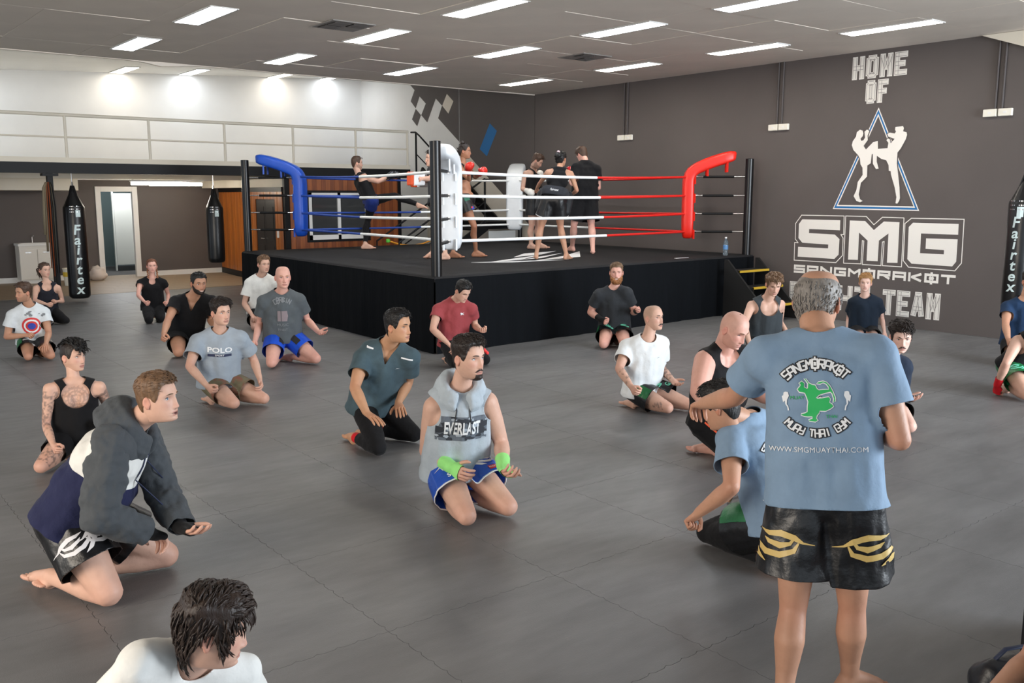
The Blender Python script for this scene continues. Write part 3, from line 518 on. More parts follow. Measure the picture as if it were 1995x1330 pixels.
# clear the triangle round the fighters, then the two white silhouettes
def grow(P, e):
    P = np.array(P); c = P.mean(0); n = len(P); out = []
    for i in range(n):
        d = nz(P[(i + 1) % n] - P[i - 1]); nn = np.array([d[1], -d[0]])
        out.append(P[i] + nn * e)
    A = sum(P[i-1][0] * P[i][1] - P[i][0] * P[i-1][1] for i in range(n))
    if A < 0:
        out = [2 * P[i] - out[i] for i in range(n)]
    return [tuple(o) for o in out]
paint('painted_silhouette_edge', [grow(T['f1'], .016), grow(T['f2'], .016)], M_wall, x=WX - .005, th=.002)
paint('painted_silhouette', [T['f1'], T['f2']], M_paintw, x=WX - .007, th=.002)

d_ = bpy.data.lights.new('changeroom_lamp', 'POINT'); d_.energy = 90; d_.shadow_soft_size = .3; d_.color = (.95, .97, 1.0)
o_ = bpy.data.objects.new('changeroom_lamp', d_); link(o_); o_.location = (6.9, 24.6, 2.4)
# ------------------------------------------------------------------ boxing ring
RA = np.array([6.38, 9.49]); RB = np.array([6.62, 15.85]); RC = np.array([12.80, 9.70]); RD = np.array([12.92, 15.9])
RZ = .963
M_skirt = mat('ring_skirt_fabric', rgb(10, 13, 17), .85, spec=.12, var=.15, scale=6, bump=.3, bscale=5, stretch=(3, 3, .4))
M_canvas = mat('ring_canvas', rgb(32, 32, 34), .8, spec=.2, var=.15, scale=3, bump=.15, bscale=14)
ring = empty('boxing_ring', (9.6, 12.7, 0), 'raised boxing ring with black skirt and blue, white and red corners', 'boxing ring')
RO = np.array([9.6, 12.7, 0])
ctr = (RA + RB + RC + RD) / 4
def off(P, d): return P + nz(P - ctr) * d
A_, B_, C_, D_ = [off(P, .10) for P in (RA, RB, RC, RD)]
D_[0] = min(D_[0], 13.03); C_[0] = min(C_[0], 13.0)
# canvas with slightly rolled edge
def loop(d, z): return [tuple(off(P, d)) + (z,) if i not in (2, 3) else (min(off(P, d)[0], 13.06), off(P, d)[1], z) for i, P in enumerate((RA, RB, RD, RC))]
b = MB(); V = []; 
for d, z in ((.13, RZ - .07), (.13, RZ - .03), (.10, RZ - .008), (.05, RZ)): V += loop(d, z)
F = []
for i in range(3):
    for k in range(4): F.append((i*4+k, i*4+(k+1) % 4, i*4+4+(k+1) % 4, i*4+4+k))
F.append((12, 13, 14, 15)); b.add([np.array(v) - RO for v in V], F)
b.build('canvas', M_canvas, ring)
# skirt: hanging folds on each side
def skirt(P, Q, n=120, amp=.012, zb=.0):
    P = np.array(P); Q = np.array(Q); d = nz(Q - P); nn = np.array([d[1], -d[0]])
    if nn @ (ctr - P) > 0: nn = -nn
    V = []; F = []
    L = np.linalg.norm(Q - P)
    for i in range(n + 1):
        t = i / n; s = t * L
        for j, z in enumerate((RZ - .03, RZ - .25, RZ * .5, .2, zb)):
            wv = (math.sin(s * 9 + 1.3 * math.sin(s * 2.3)) + .6 * math.sin(s * 23 + 2)) * amp * (j / 4) ** .7 + .012 * j / 4
            V.append(np.array([*(P + d * s + nn * (.012 + wv)), z]) - RO)
    for i in range(n):
        for j in range(4): F.append((i*5+j, i*5+j+1, (i+1)*5+j+1, (i+1)*5+j))
    return V, F
for P, Q, am in ((off(RA,.12), off(RC,.12), .014), (off(RB,.12), off(RA,.12), .006), (off(RD,.1), off(RB,.12), .01)):
    V, F = skirt(P, Q, amp=am); mesh_obj('skirt', V, F, M_skirt, ring)
# platform core so nothing shows through
b = MB(); q = [off(P, .05) for P in (RA, RB, RD, RC)]; b.prism([tuple(p - RO[:2]) for p in q], 2, .02, RZ - .06); b.build('platform', M_black, ring)
# posts
M_post = mat('post_gloss_black', rgb(10, 10, 12), .3, spec=.4)
for P, top in ((RA, 2.60), (RB, 2.56), (RC, 2.55), (RD, 2.45)):
    r = .068 if P is not RD else .05
    b = MB(); b.lathe([(r, .0), (r, top - .004), (r - .006, top), (.001, top)], P[0] - RO[0], P[1] - RO[1], 28); b.build('post', M_post, ring, smooth=True)
# ropes
M_rw = mat('rope_white', rgb(236, 238, 238), .45, bump=.1, bscale=30); M_rr = mat('rope_red', rgb(206, 30, 24), .45, bump=.1, bscale=30); M_rb = mat('rope_blue', rgb(30, 66, 150), .45, bump=.1, bscale=30)
M_pr = mat('pad_red', rgb(222, 34, 18), .38, var=.05, bump=.12, bscale=9); M_pb = mat('pad_blue', rgb(22, 74, 178), .38, var=.05, bump=.12, bscale=9); M_pw = mat('pad_white', rgb(228, 232, 236), .4, var=.03, bump=.12, bscale=9)
M_chrome = mat('chrome_fitting', rgb(200, 200, 200), .25, metal=1.0)
HZ = [RZ + .38, RZ + .68, RZ + .98, RZ + 1.29]
INS = .95
def corner_in(P): return P + nz(ctr - P) * INS
CI = {k: corner_in(P) for k, P in zip('ABCD', (RA, RB, RC, RD))}
def rope(P, Q, z, col0, col1, f0, f1, sag=.03):
    # P->Q with a colour per part: col0 up to f0, white in the middle, col1 after f1
    cuts = [(0, f0, col0), (f0, f1, M_rw), (f1, 1, col1)]
    for a, c, m in cuts:
        if c - a < .01: continue
        pts = []
        for i in range(9):
            t = a + (c - a) * i / 8
            p = P + (Q - P) * t; pts.append(np.array([p[0], p[1], z - sag * 4 * t * (1 - t)]) - RO)
        b = MB(); b.tube(pts, .021 if m is M_rw else .0185, 10); b.build('rope', m, ring, smooth=True)
for i, z in enumerate(HZ):
    sg = .03 + .012 * (i == 3) - .02 * (i == 0)
    rope(CI['A'], CI['B'], z + (.02 if i == 3 else 0), M_rw, M_rb, .5, .52, sg * (1 if i else -1))
    rope(CI['A'], CI['C'], z, M_rw, M_rr, .55, .55 + .015 * (3 - i), sg)
    rope(CI['B'], CI['D'], z, M_rb, M_rw, .52, .99, sg * .6)
    rope(CI['C'], CI['D'], z, M_rr, M_rw, .5, .99, sg * .6)
    for k, P in zip('ABCD', (RA, RB, RC, RD)):
        a = np.array([*CI[k], z]) - RO; e = np.array([*(P + nz(ctr - P) * .07), z]) - RO
        d = e - a
        b = MB(); b.tube([a + d * .12, a + d * .24], .012, 8); b.tube([a + d * .78, e], .011, 8); b.tube([a - nz(d) * .02, a + d * .12], .022, 8); b.build('turnbuckle_end', M_chrome, ring, smooth=True)
        b = MB(); b.tube([a + d * .22, a + d * .80], .021, 10); b.build('turnbuckle', M_black, ring, smooth=True)
# corner pads: upright part plus arm folded back to the post, one bent cushion each
def pad(k, P, m, wdt=.29, dep=.2, topz=RZ + 1.36, armtop=.16, armlen=.74):
    din = nz(ctr - P); side = np.array([-din[1], din[0]])
    base = np.array([*(CI[k] + din * .045)])
    path = [(0, RZ + .26), (0, RZ + .30), (0, RZ + .7), (0, RZ + 1.10), (.01, topz - .10), (-.05, topz + .02), (-.14, topz + .075), (-.4, topz + .075 + armtop * .5), (-armlen, topz + .06 + armtop), (-armlen - .03, topz + .05 + armtop)]
    V = []; F = []; n = 16
    for i, (o_, z) in enumerate(path):
        pr = path[max(i-1, 0)]; nx = path[min(i+1, len(path)-1)]
        t = nz(np.array([nx[0] - pr[0], nx[1] - pr[1]])); up = np.array([-t[1], t[0]])
        sc = .55 if i in (0, len(path) - 1) else 1.0
        for q in range(n):
            a = 2 * math.pi * q / n
            x = math.copysign(abs(math.cos(a)) ** .45, math.cos(a)) * wdt / 2 * (sc if sc < 1 else 1); y = math.copysign(abs(math.sin(a)) ** .45, math.sin(a)) * dep / 2 * sc
            o2 = o_ + up[0] * y * 1.0; z2 = z + up[1] * y
            p2 = base + din * o2 + side * x
            V.append(np.array([p2[0], p2[1], z2]) - RO)
    for i in range(len(path) - 1):
        for q in range(n): F.append((i*n+q, i*n+(q+1) % n, (i+1)*n+(q+1) % n, (i+1)*n+q))
    F.append(tuple(range(n-1, -1, -1))); F.append(tuple((len(path)-1)*n + q for q in range(n)))
    o = mesh_obj('corner_pad', V, F, m, ring); md = o.modifiers.new('s', 'SUBSURF'); md.levels = 1; md.render_levels = 1
    # tie straps at the back of the pad
    def strap_(x0, y0, z0, x1, y1, z1): MB().box(x0, y0, z0, x1, y1, z1).build('tie_strap', m, ring)
    for z in HZ:
        for sx in (-.085, .085):
            c = base - din * .10 + side * sx; strap_(c[0]-.012-RO[0], c[1]-.012-RO[1], z - .12, c[0]+.012-RO[0], c[1]+.012-RO[1], z + .03)
    for o_, l in ((-.3, .12), (-.62, .15)):
        for sx in (-.1, .1):
            c = base + din * o_ + side * sx; zz = topz + .05 + armtop * (-o_) / armlen; strap_(c[0]-.012-RO[0], c[1]-.012-RO[1], zz - l - .08, c[0]+.012-RO[0], c[1]+.012-RO[1], zz)
pad('B', RB, M_pb, armtop=.2); pad('C', RC, M_pr, wdt=.27, armtop=.22); pad('D', RD, M_pw, wdt=.36, armlen=.6); pad('A', RA, M_pw, wdt=.31, dep=.2, armtop=.12)
# printed emblem on the canvas: long white spikes
M_print = mat('canvas_print', rgb(222, 222, 222), .7)
b = MB()
for P in ([(8.05, 11.05), (8.5, 10.95), (9.6, 10.62), (8.55, 10.70)], [(8.6, 11.0), (9.1, 11.1), (10.6, 11.9), (9.5, 11.15)], [(9.0, 10.75), (10.2, 11.0), (11.2, 12.1), (10.1, 11.3)], [(9.3, 11.6), (10.0, 12.2), (10.9, 12.4), (10.1, 11.85)], [(8.3, 10.95), (8.9, 11.25), (9.9, 11.7), (9.0, 11.05)]):
    b.prism([(x - RO[0], y - RO[1]) for x, y in P], 2, RZ, RZ + .002)
b.build('canvas_emblem', M_print, ring)
# short strip on the mat edge
MB().box(11.1 - RO[0], 9.75 - RO[1], RZ, 11.4 - RO[0], 9.79 - RO[1], RZ + .004).build('edge_tape', M_print, ring)
# steps to the ring
st = empty('ring_steps', (12.3, 9.2, 0), 'black ring steps with yellow edged treads beside the red corner', 'steps')
M_tread = mat('tread_black', rgb(18, 18, 19), .6); M_yel = mat('edge_yellow', rgb(196, 160, 40), .5)
SY0 = 9.42
for i, z in enumerate((.26, .52, .76)):
    y = SY0 - .28 * (3 - i)
    tr = MB().box(-.38, y - 9.2, z - .035, .38, y + .30 - 9.2, z).build('tread', M_tread, st)
    MB().box(-.38, y - 9.2 - .004, z - .03, .38, y + .02 - 9.2, z + .004).build('yellow_edge', M_yel, tr)
for sx in (-.42, .38):
    b = MB(); b.prism([(SY0 - 9.2, 0), (SY0 - 9.2, .93), (SY0 - .06 - 9.2, .93), (SY0 - 1.0 - 9.2, .0)], 0, sx, sx + .04); b.build('side_panel', M_tread, st)
# water bottle by the red corner
t = empty('water_bottle', (12.30, 9.74, RZ), 'clear plastic water bottle on the ring edge by the red corner', 'bottle')
M_pet = mat('bottle_plastic', rgb(200, 220, 232), .08, alpha=.9)
MB().lathe([(.001, .001), (.036, .001), (.04, .02), (.04, .06), (.036, .08), (.04, .10), (.04, .2), (.03, .235), (.016, .26), (.015, .285), (.001, .286)], 0, 0, 20).build('bottle_body', M_pet, t, smooth=True)
MB().lathe([(.041, .1), (.0415, .105), (.0415, .165), (.041, .17)], 0, 0, 20).build('bottle_label', mat('bottle_label', rgb(80, 130, 180), .5), t, smooth=True)
MB().lathe([(.001, .283), (.018, .283), (.018, .305), (.001, .306)], 0, 0, 16).build('bottle_cap', M_white, t, smooth=True)

# ------------------------------------------------------------------ mezzanine
MY = 18.2
mez = struct(bpy.data.objects.new('platform_mezzanine', None)); link(mez)
MB().box(-3, MY, 2.34, 11.55, MY + .16, 2.53).build('edge_beam', M_black, mez)
MB().box(-3, MY + .005, 2.53, 11.55, MY + .06, 2.62).build('kick_board', M_cream, mez)
MB().box(-3, MY + .16, 2.40, 11.55, 23.1, 2.55).build('deck', M_cream, mez)
MB().box(-3, 20.2, 2.28, 8.9, 20.4, 2.4).build('joist', M_cream, mez)
MB().box(2.6, 21.4, 2.05, 5.2, 23.1, 2.4).build('boxed_duct', M_cream, mez)
rl = empty('mezzanine_railing', (4, MY + .03, 2.55), 'cream pipe railing along the mezzanine edge', 'railing')
RLO = np.array([4, MY + .03, 2.55])
for z, r in ((3.37, .03), (2.98, .016)):
    MB().tube([np.array([-3, MY + .03, z]) - RLO, np.array([11.52, MY + .03, z]) - RLO], r, 12).build('top_rail' if z > 3.2 else 'mid_rail', M_cream, rl, smooth=True)
for x in (-1.6, -.15, 1.3, 2.8, 4.28, 5.75, 7.22, 8.69, 10.17, 11.5):
    MB().tube([np.array([x, MY + .03, 2.55]) - RLO, np.array([x, MY + .03, 3.37]) - RLO], .024, 10).build('rail_post', M_cream, rl, smooth=True)
# steel columns
for x, y, lab in ((3.97, 18.28, 'black steel column behind the tall lettered punching bag'), (8.5, 18.27, 'black steel column at the corner of the timber office')):
    t = empty('steel_column', (x, y, 0), lab, 'column')
    MB().box(-.05, -.05, 0, .05, .05, 2.36).build('shaft', M_black, t, bevel=.006)
    MB().box(-.13, -.10, 2.29, .13, .10, 2.335).build('cap_plate', M_black, t)
# fluorescent fittings under the mezzanine
for x, y, lab in ((6.55, 20.2, 'lit fluorescent tube under the mezzanine over the doorway'), (7.35, 21.6, 'lit fluorescent tube under the mezzanine farther back')):
    t = empty('fluorescent_light', (x, y, 2.27), lab, 'light')
    MB().box(-.62, -.06, -.04, .62, .06, .0).build('housing', M_white, t)
    MB().tube([(-.6, 0, -.075), (.6, 0, -.075)], .035, 12).build('tube', em('tube_bare', (1.0, .93, .80), 45.0), t, smooth=True)
# timber-clad office: side wall with door, front wall with window; every board is a piece
M_tim = [mat('timber_board_%s' % n_, c_, .42, var=.22, scale=2.2, stretch=(7, 7, .7), bump=.05, bscale=40) for n_, c_ in (('mid', rgb(150, 84, 42)), ('dark', rgb(126, 66, 32)), ('light', rgb(168, 100, 54)))]
M_tim2 = [mat('timber_side_%s' % n_, c_, .36, var=.15, scale=2.0, stretch=(6, 6, .6)) for n_, c_ in (('mid', rgb(176, 102, 36)), ('dark', rgb(160, 88, 28)))]
office = struct(bpy.data.objects.new('wall_office', None)); link(office)
P0 = np.array([8.93, 23.08]); P1 = np.array([8.44, 18.32])
def side_pt(t): return P0 + (P1 - P0) * t
Ls = np.linalg.norm(P1 - P0); ds = nz(P1 - P0); ns = np.array([-ds[1], ds[0]])
if ns[0] > 0: ns = -ns
DT0, DT1 = 3.05, 4.35
nb = 32; wv = Ls / nb
for i in range(nb):
    a = i * wv + .002; c = (i + 1) * wv - .002
    mid = (a + c) / 2
    z0 = .14; z1 = 2.02
    if DT0 < mid < DT1: z0 = 1.86
    q0 = P0 + ds * a; q1 = P0 + ds * c
    pr = .012 + .003 * ((i * 7) % 3)
    b = MB(); b.prism([tuple(q0), tuple(q1), tuple(q1 + ns * pr), tuple(q0 + ns * pr)], 2, z0, z1); b.build('board', M_tim2[(i * 5 + i // 3) % 2], office)
b = MB(); b.prism([tuple(P0), tuple(P1), tuple(P1 - ns * .08), tuple(P0 - ns * .08)], 2, 0, 2.02); b.build('stud_wall', M_black, office)
b = MB(); b.prism([tuple(P0), tuple(P1), tuple(P1 + ns * .03), tuple(P0 + ns * .03)], 2, 0, .13); b.build('plinth', M_black, office)
b = MB(); b.prism([tuple(P0), tuple(P1), tuple(P1 + ns * .02), tuple(P0 + ns * .02)], 2, 2.02, 2.12); b.build('head_trim', M_black, office)
MB().box(8.5, 18.4, 2.12, 11.4, 23.1, 2.3).build('office_top', M_cream, office)
# black double door in that side wall
dr = struct(bpy.data.objects.new('door_2', None)); link(dr)
M_door = mat('door_black', rgb(34, 31, 30), .35)
for a, c in ((DT0 + .02, (DT0 + DT1) / 2 - .005), ((DT0 + DT1) / 2 + .005, DT1 - .02)):
    q0 = P0 + ds * a; q1 = P0 + ds * c
    b = MB(); b.prism([tuple(q0), tuple(q1), tuple(q1 + ns * .02), tuple(q0 + ns * .02)], 2, .02, 1.84); lf = b.build('door_leaf', M_door, dr)
    for zz0, zz1 in ((.2, .85), (1.0, 1.7)):
        r0 = q0 + ds * .1; r1 = q1 - ds * .1
        b = MB(); b.prism([tuple(r0 + ns * .02), tuple(r1 + ns * .02), tuple(r1 + ns * .028), tuple(r0 + ns * .028)], 2, zz0, zz1); b.build('door_panel', M_door, lf)
q0 = P0 + ds * (DT0 + DT1) / 2 + ns * .05
b = MB(); b.tube([(q0[0] + .02, q0[1] + .08, 1.0), (q0[0], q0[1] + .08, 1.0), (q0[0], q0[1] + .2, 1.0)], .012, 8); b.build('door_handle', M_chrome, dr, smooth=True)
q0 = P0 + ds * 4.52 + ns * .03
tag(MB().box(q0[0]-.008, q0[1]-.04, 1.05, q0[0]+.008, q0[1]+.04, 1.22).build('light_switch', M_white), 'white light switch on the timber beside the black door', 'switch')
# front wall boards with the window opening
WX0, WX1, WZ0, WZ1 = 8.98, 10.42, 1.0, 2.0
MBs = MB(); MBs.box(8.46, MY + .03, 0, WX0, MY + .1, 2.34); MBs.box(WX1, MY + .03, 0, 11.28, MY + .1, 2.34); MBs.box(WX0, MY + .03, 0, WX1, MY + .1, WZ0); MBs.box(WX0, MY + .03, WZ1, WX1, MY + .1, 2.34)
MBs.build('stud_wall', M_black, office)
x = 8.56; i = 0
while x < 11.2:
    wd = .105
    zs = [(.05, 2.33)]
    if WX0 - .05 < x + wd / 2 < WX1 + .05: zs = [(.05, WZ0 - .05), (WZ1 + .05, 2.33)]
    for z0, z1 in zs:
        MB().box(x + .0015, MY + .012 - .003 * ((i * 5) % 3), z0, x + wd - .0015, MY + .03, z1).build('board', M_tim[(i * 7 + i // 2) % 3], office)
    x += wd; i += 1
MB().box(11.2, MY - .005, 0, 11.28, MY + .1, 2.34).build('corner_post', M_black, office)
wn = struct(bpy.data.objects.new('window_1', None)); link(wn)
b = MB(); 
for x0, x1, z0, z1 in ((WX0-.05, WX1+.05, WZ0-.05, WZ0), (WX0-.05, WX1+.05, WZ1, WZ1+.05), (WX0-.05, WX0, WZ0, WZ1), (WX1, WX1+.05, WZ0, WZ1)): b.box(x0, MY - .01, z0, x1, MY + .05, z1)
b.build('window_surround', M_black, wn)
b = MB()
for x0, x1, z0, z1 in ((WX0, WX1, WZ0, WZ0+.1), (WX0, WX1, WZ1-.05, WZ1), (WX0, WX0+.07, WZ0, WZ1), (WX1-.07, WX1, WZ0, WZ1), ((WX0+WX1)/2-.035, (WX0+WX1)/2+.035, WZ0, WZ1)): b.box(x0, MY - .015, z0, x1, MY + .04, z1)
b.build('window_frame', M_white, wn)
M_glass = mat('window_glass', rgb(60, 62, 64), .06, spec=.7)
for x0, x1 in ((WX0 + .07, (WX0+WX1)/2-.035), ((WX0+WX1)/2+.035, WX1-.07)): MB().box(x0, MY + .02, WZ0 + .1, x1, MY + .026, WZ1 - .05).build('window_pane', M_glass, wn)

# ------------------------------------------------------------------ stair between mezzanine and floor
stair = empty('staircase', (12.1, 17.0, 0), 'black steel staircase turning at a landing behind the ring', 'staircase')
SO = np.array([12.1, 17.0, 0])
def sb(a, b_, w_, h_, name, m=M_black): 
    q = MB(); q.bar(np.array(a) - SO, np.array(b_) - SO, w_, h_); q.build(name, m, stair)
sb((13.03, 18.6, 2.5), (13.03, 16.95, 1.36), .05, .24, 'stringer'); sb((12.1, 18.6, 2.5), (12.1, 16.95, 1.36), .05, .24, 'stringer')
for k in range(7):
    f_ = (k + .5) / 7; y = 18.6 - 1.65 * f_; z = 2.5 - 1.16 * f_
    MB().box(12.12 - SO[0], y - .13 - SO[1], z - .02, 13.02 - SO[0], y + .13 - SO[1], z + .02).build('tread', M_black, stair)
MB().box(12.08 - SO[0], 16.05 - SO[1], 1.22, 13.05 - SO[0], 17.0 - SO[1], 1.38).build('landing', M_black, stair)
for yy in (16.07, 16.95):
    sb((12.1, yy, 1.3), (10.05, yy, 0.06), .05, .22, 'stringer')
for k in range(7):
    f_ = (k + .5) / 7; x = 12.1 - 2.05 * f_; z = 1.3 - 1.24 * f_
    MB().box(x - .13 - SO[0], 16.1 - SO[1], z - .02, x + .13 - SO[0], 16.92 - SO[1], z + .02).build('tread', M_black, stair)
def rail(pts, r=.02, name='handrail'): 
    q = MB(); q.tube([np.array(p) - SO for p in pts], r, 10); q.build(name, M_black, stair, smooth=True)
rail([(12.06, 18.95, 3.42), (12.06, 18.75, 3.41), (12.06, 18.6, 3.33), (12.06, 16.98, 2.28), (12.06, 16.95, 1.38)])
rail([(12.06, 18.72, 2.9), (12.06, 16.97, 1.85)], .014, 'mid_rail')
rail([(12.06, 18.74, 2.5), (12.06, 18.74, 3.4)], .024, 'rail_post')
for yy in (16.95, 16.07):
    rail([(12.08, yy, 2.3), (9.9, yy, 1.0), (9.9, yy, 0)]); rail([(12.08, yy, 1.8), (9.9, yy, .5)], .014, 'mid_rail'); rail([(12.08, yy, 1.3), (12.08, yy, 2.3)], .024, 'rail_post')
rail([(12.1, 16.06, 2.28), (12.95, 16.06, 2.28)], .02)
for xx in (12.95,): rail([(xx, 16.06, 1.3), (xx, 16.06, 2.28)], .024, 'rail_post')
tag(MB().box(12.15, 16.02, .3, 12.98, 16.05, 1.18).build('white_board', mat('board_white', rgb(205, 208, 208), .5, var=.03)), 'plain white board standing under the stair landing behind the ring', 'board')
# barrier chain with green ends at the foot of the stairs
ch = empty('barrier_chain', (9.9, 16.5, 1.0), 'orange plastic chain with green hooks across the stair foot', 'chain')
pts = [(0, .0, .02), (.25, -.05, -.06), (.5, -.1, -.09), (.75, -.14, -.06), (1.0, -.2, .03)]
MB().tube(pts, .016, 8).build('chain', mat('chain_orange', rgb(226, 150, 30), .5), ch, smooth=True)
for q in (pts[0], pts[-1]):
    MB().lathe([(.001, q[2] - .045), (.04, q[2] - .03), (.045, q[2]), (.04, q[2] + .03), (.001, q[2] + .045)], q[0], q[1], 12).build('hook', mat('hook_green', rgb(90, 190, 60), .5), ch, smooth=True)
# small switch box on the far wall
t = empty('meter_box', (13.1, 19.4, 1.3), 'cream meter box on the wall under the stairs', 'box')
MB().box(-.12, -.3, -.4, 0, .3, .4).build('box_body', M_cream, t, bevel=.01); MB().box(-.126, -.08, .24, -.12, .08, .3).build('vent_slots', mat('vent_brown', rgb(120, 96, 76), .7), t)

# ------------------------------------------------------------------ things under the mezzanine
# sink cabinet
t = empty('sink_cabinet', (4.55, 22.86, 0), 'white laundry cabinet with sink and tap against the dark wall', 'cabinet')
M_cab = mat('cabinet_white', rgb(222, 218, 210), .45)
MB().box(-.36, -.22, .08, .36, .2, .84).build('cabinet_body', M_cab, t); MB().box(-.33, -.19, 0, .33, .2, .08).build('plinth', M_white, t)
for x0, x1 in ((-.355, -.004), (.004, .355)):
    d_ = MB().box(x0, -.238, .1, x1, -.22, .76).build('door', M_cab, t, bevel=.003); MB().box((x0 + x1)/2 - .06, -.246, .69, (x0 + x1)/2 + .06, -.238, .70).build('door_handle', M_chrome, d_)
b = MB(); b.box(-.38, -.25, .84, .38, -.2, .89); b.box(-.38, .15, .84, .38, .2, .89); b.box(-.38, -.2, .84, -.3, .15, .89); b.box(.3, -.2, .84, .38, .15, .89); b.box(-.3, -.2, .84, .3, .15, .85); b.build('sink', M_white, t, bevel=.004)
MB().tube([(0, .17, .89), (0, .17, 1.02), (0, .12, 1.06), (0, .04, 1.05)], .012, 8).build('tap', M_chrome, t, smooth=True)
# bucket with yellow band
t = empty('bucket', (5.0, 21.7, 0), 'white plastic bucket with a yellow band behind the curly haired woman', 'bucket')
MB().lathe([(.001, .002), (.14, .002), (.165, .36), (.172, .36), (.172, .38), (.155, .38), (.14, .1), (.001, .08)], 0, 0, 24).build('bucket_body', mat('bucket_plastic', rgb(226, 222, 208), .5), t, smooth=True)
MB().lathe([(.158, .20), (.1625, .21), (.167, .29), (.163, .30)], 0, 0, 24).build('yellow_band', mat('band_yellow', rgb(214, 180, 50), .5), t, smooth=True)
# towels and jug beside the doorway
def blob(name, loc, rx, ry, rz_, m, seed, lab, cat):
    bm = bmesh.new(); bmesh.ops.create_icosphere(bm, subdivisions=3, radius=1)
    for v in bm.verts:
        f_ = 1 + .25 * noise.noise(v.co * 2.2 + Vector((seed, 0, 0))) + .12 * noise.noise(v.co * 6 + Vector((seed, 3, 0)))
        v.co = Vector((v.co.x * rx * f_, v.co.y * ry * f_, max((v.co.z + .8) * rz_ * f_, 0)))
    me = bpy.data.meshes.new(name); bm.to_mesh(me); bm.free(); me.materials.append(m); me.polygons.foreach_set('use_smooth', [True] * len(me.polygons))
    o = bpy.data.objects.new(name, me); link(o); o.location = loc; return tag(o, lab, cat)
blob('towel_heap', (5.8, 22.66, 0), .19, .18, .17, mat('towel_white', rgb(220, 208, 200), .9), 2, 'heap of white towels on the floor left of the doorway', 'towel')
blob('gear_bag', (5.35, 22.4, 0), .13, .14, .12, mat('bag_maroon', rgb(84, 40, 40), .8), 5, 'dark maroon bag on the floor behind the tall punching bag', 'bag')
# punching bags
M_vinyl = mat('bag_vinyl', rgb(17, 17, 19), .32, var=.2, scale=4, bump=.12, bscale=10)
M_letter = mat('bag_letter', rgb(215, 232, 232), .5)
_txt = {}
def text_geo(s, size=1.0, shear=0.0, off_=.0):
    if off_ and 'M' in s:     # a widened M tangles, so thicken it with shifted copies instead
        V, F = text_geo(s, 1.0, shear, 0.0); n = len(V)
        return np.vstack([V + np.array([dx, 0]) for dx in (-off_, 0, off_)]) * size, [[i + k * n for i in f] for k in range(3) for f in F]
    key = (s, shear, off_)
    if key not in _txt:
        cu = bpy.data.curves.new('t', 'FONT'); cu.body = s; cu.size = 1; cu.shear = shear; cu.offset = off_; cu.align_x = 'CENTER'; cu.align_y = 'CENTER'; cu.resolution_u = 3
        o = bpy.data.objects.new('t', cu); C.objects.link(o)
        dg = bpy.context.evaluated_depsgraph_get(); me = bpy.data.meshes.new_from_object(o.evaluated_get(dg))
        bm = bmesh.new(); bm.from_mesh(me); bmesh.ops.triangulate(bm, faces=bm.faces)
        V = np.array([v.co[:2] for v in bm.verts]); F = [[v.index for v in f.verts] for f in bm.faces]
        bm.free(); bpy.data.objects.remove(o); bpy.data.curves.remove(cu); bpy.data.meshes.remove(me)
        _txt[key] = (V, F)
    V, F = _txt[key]
    return V * size, F
def subdiv2d(V, F, cell):
    bm = bmesh.new(); vs = [bm.verts.new((x, y, 0)) for x, y in V]
    for f in F:
        try: bm.faces.new([vs[i] for i in f])
        except ValueError: pass
    V = np.array(V); lo = V.min(0); hi = V.max(0)
    for ax in (0, 1):
        k = int((hi[ax] - lo[ax]) / cell)
        for i in range(1, k + 1):
            co = [0, 0, 0]; co[ax] = lo[ax] + i * cell; no = [0, 0, 0]; no[ax] = 1
            bmesh.ops.bisect_plane(bm, geom=bm.verts[:] + bm.edges[:] + bm.faces[:], plane_co=co, plane_no=no)
    bmesh.ops.triangulate(bm, faces=bm.faces)
    bm.verts.index_update()
    V2 = np.array([v.co[:2] for v in bm.verts]); F2 = [[v.index for v in f.verts] for f in bm.faces]; bm.free()
    return V2, F2
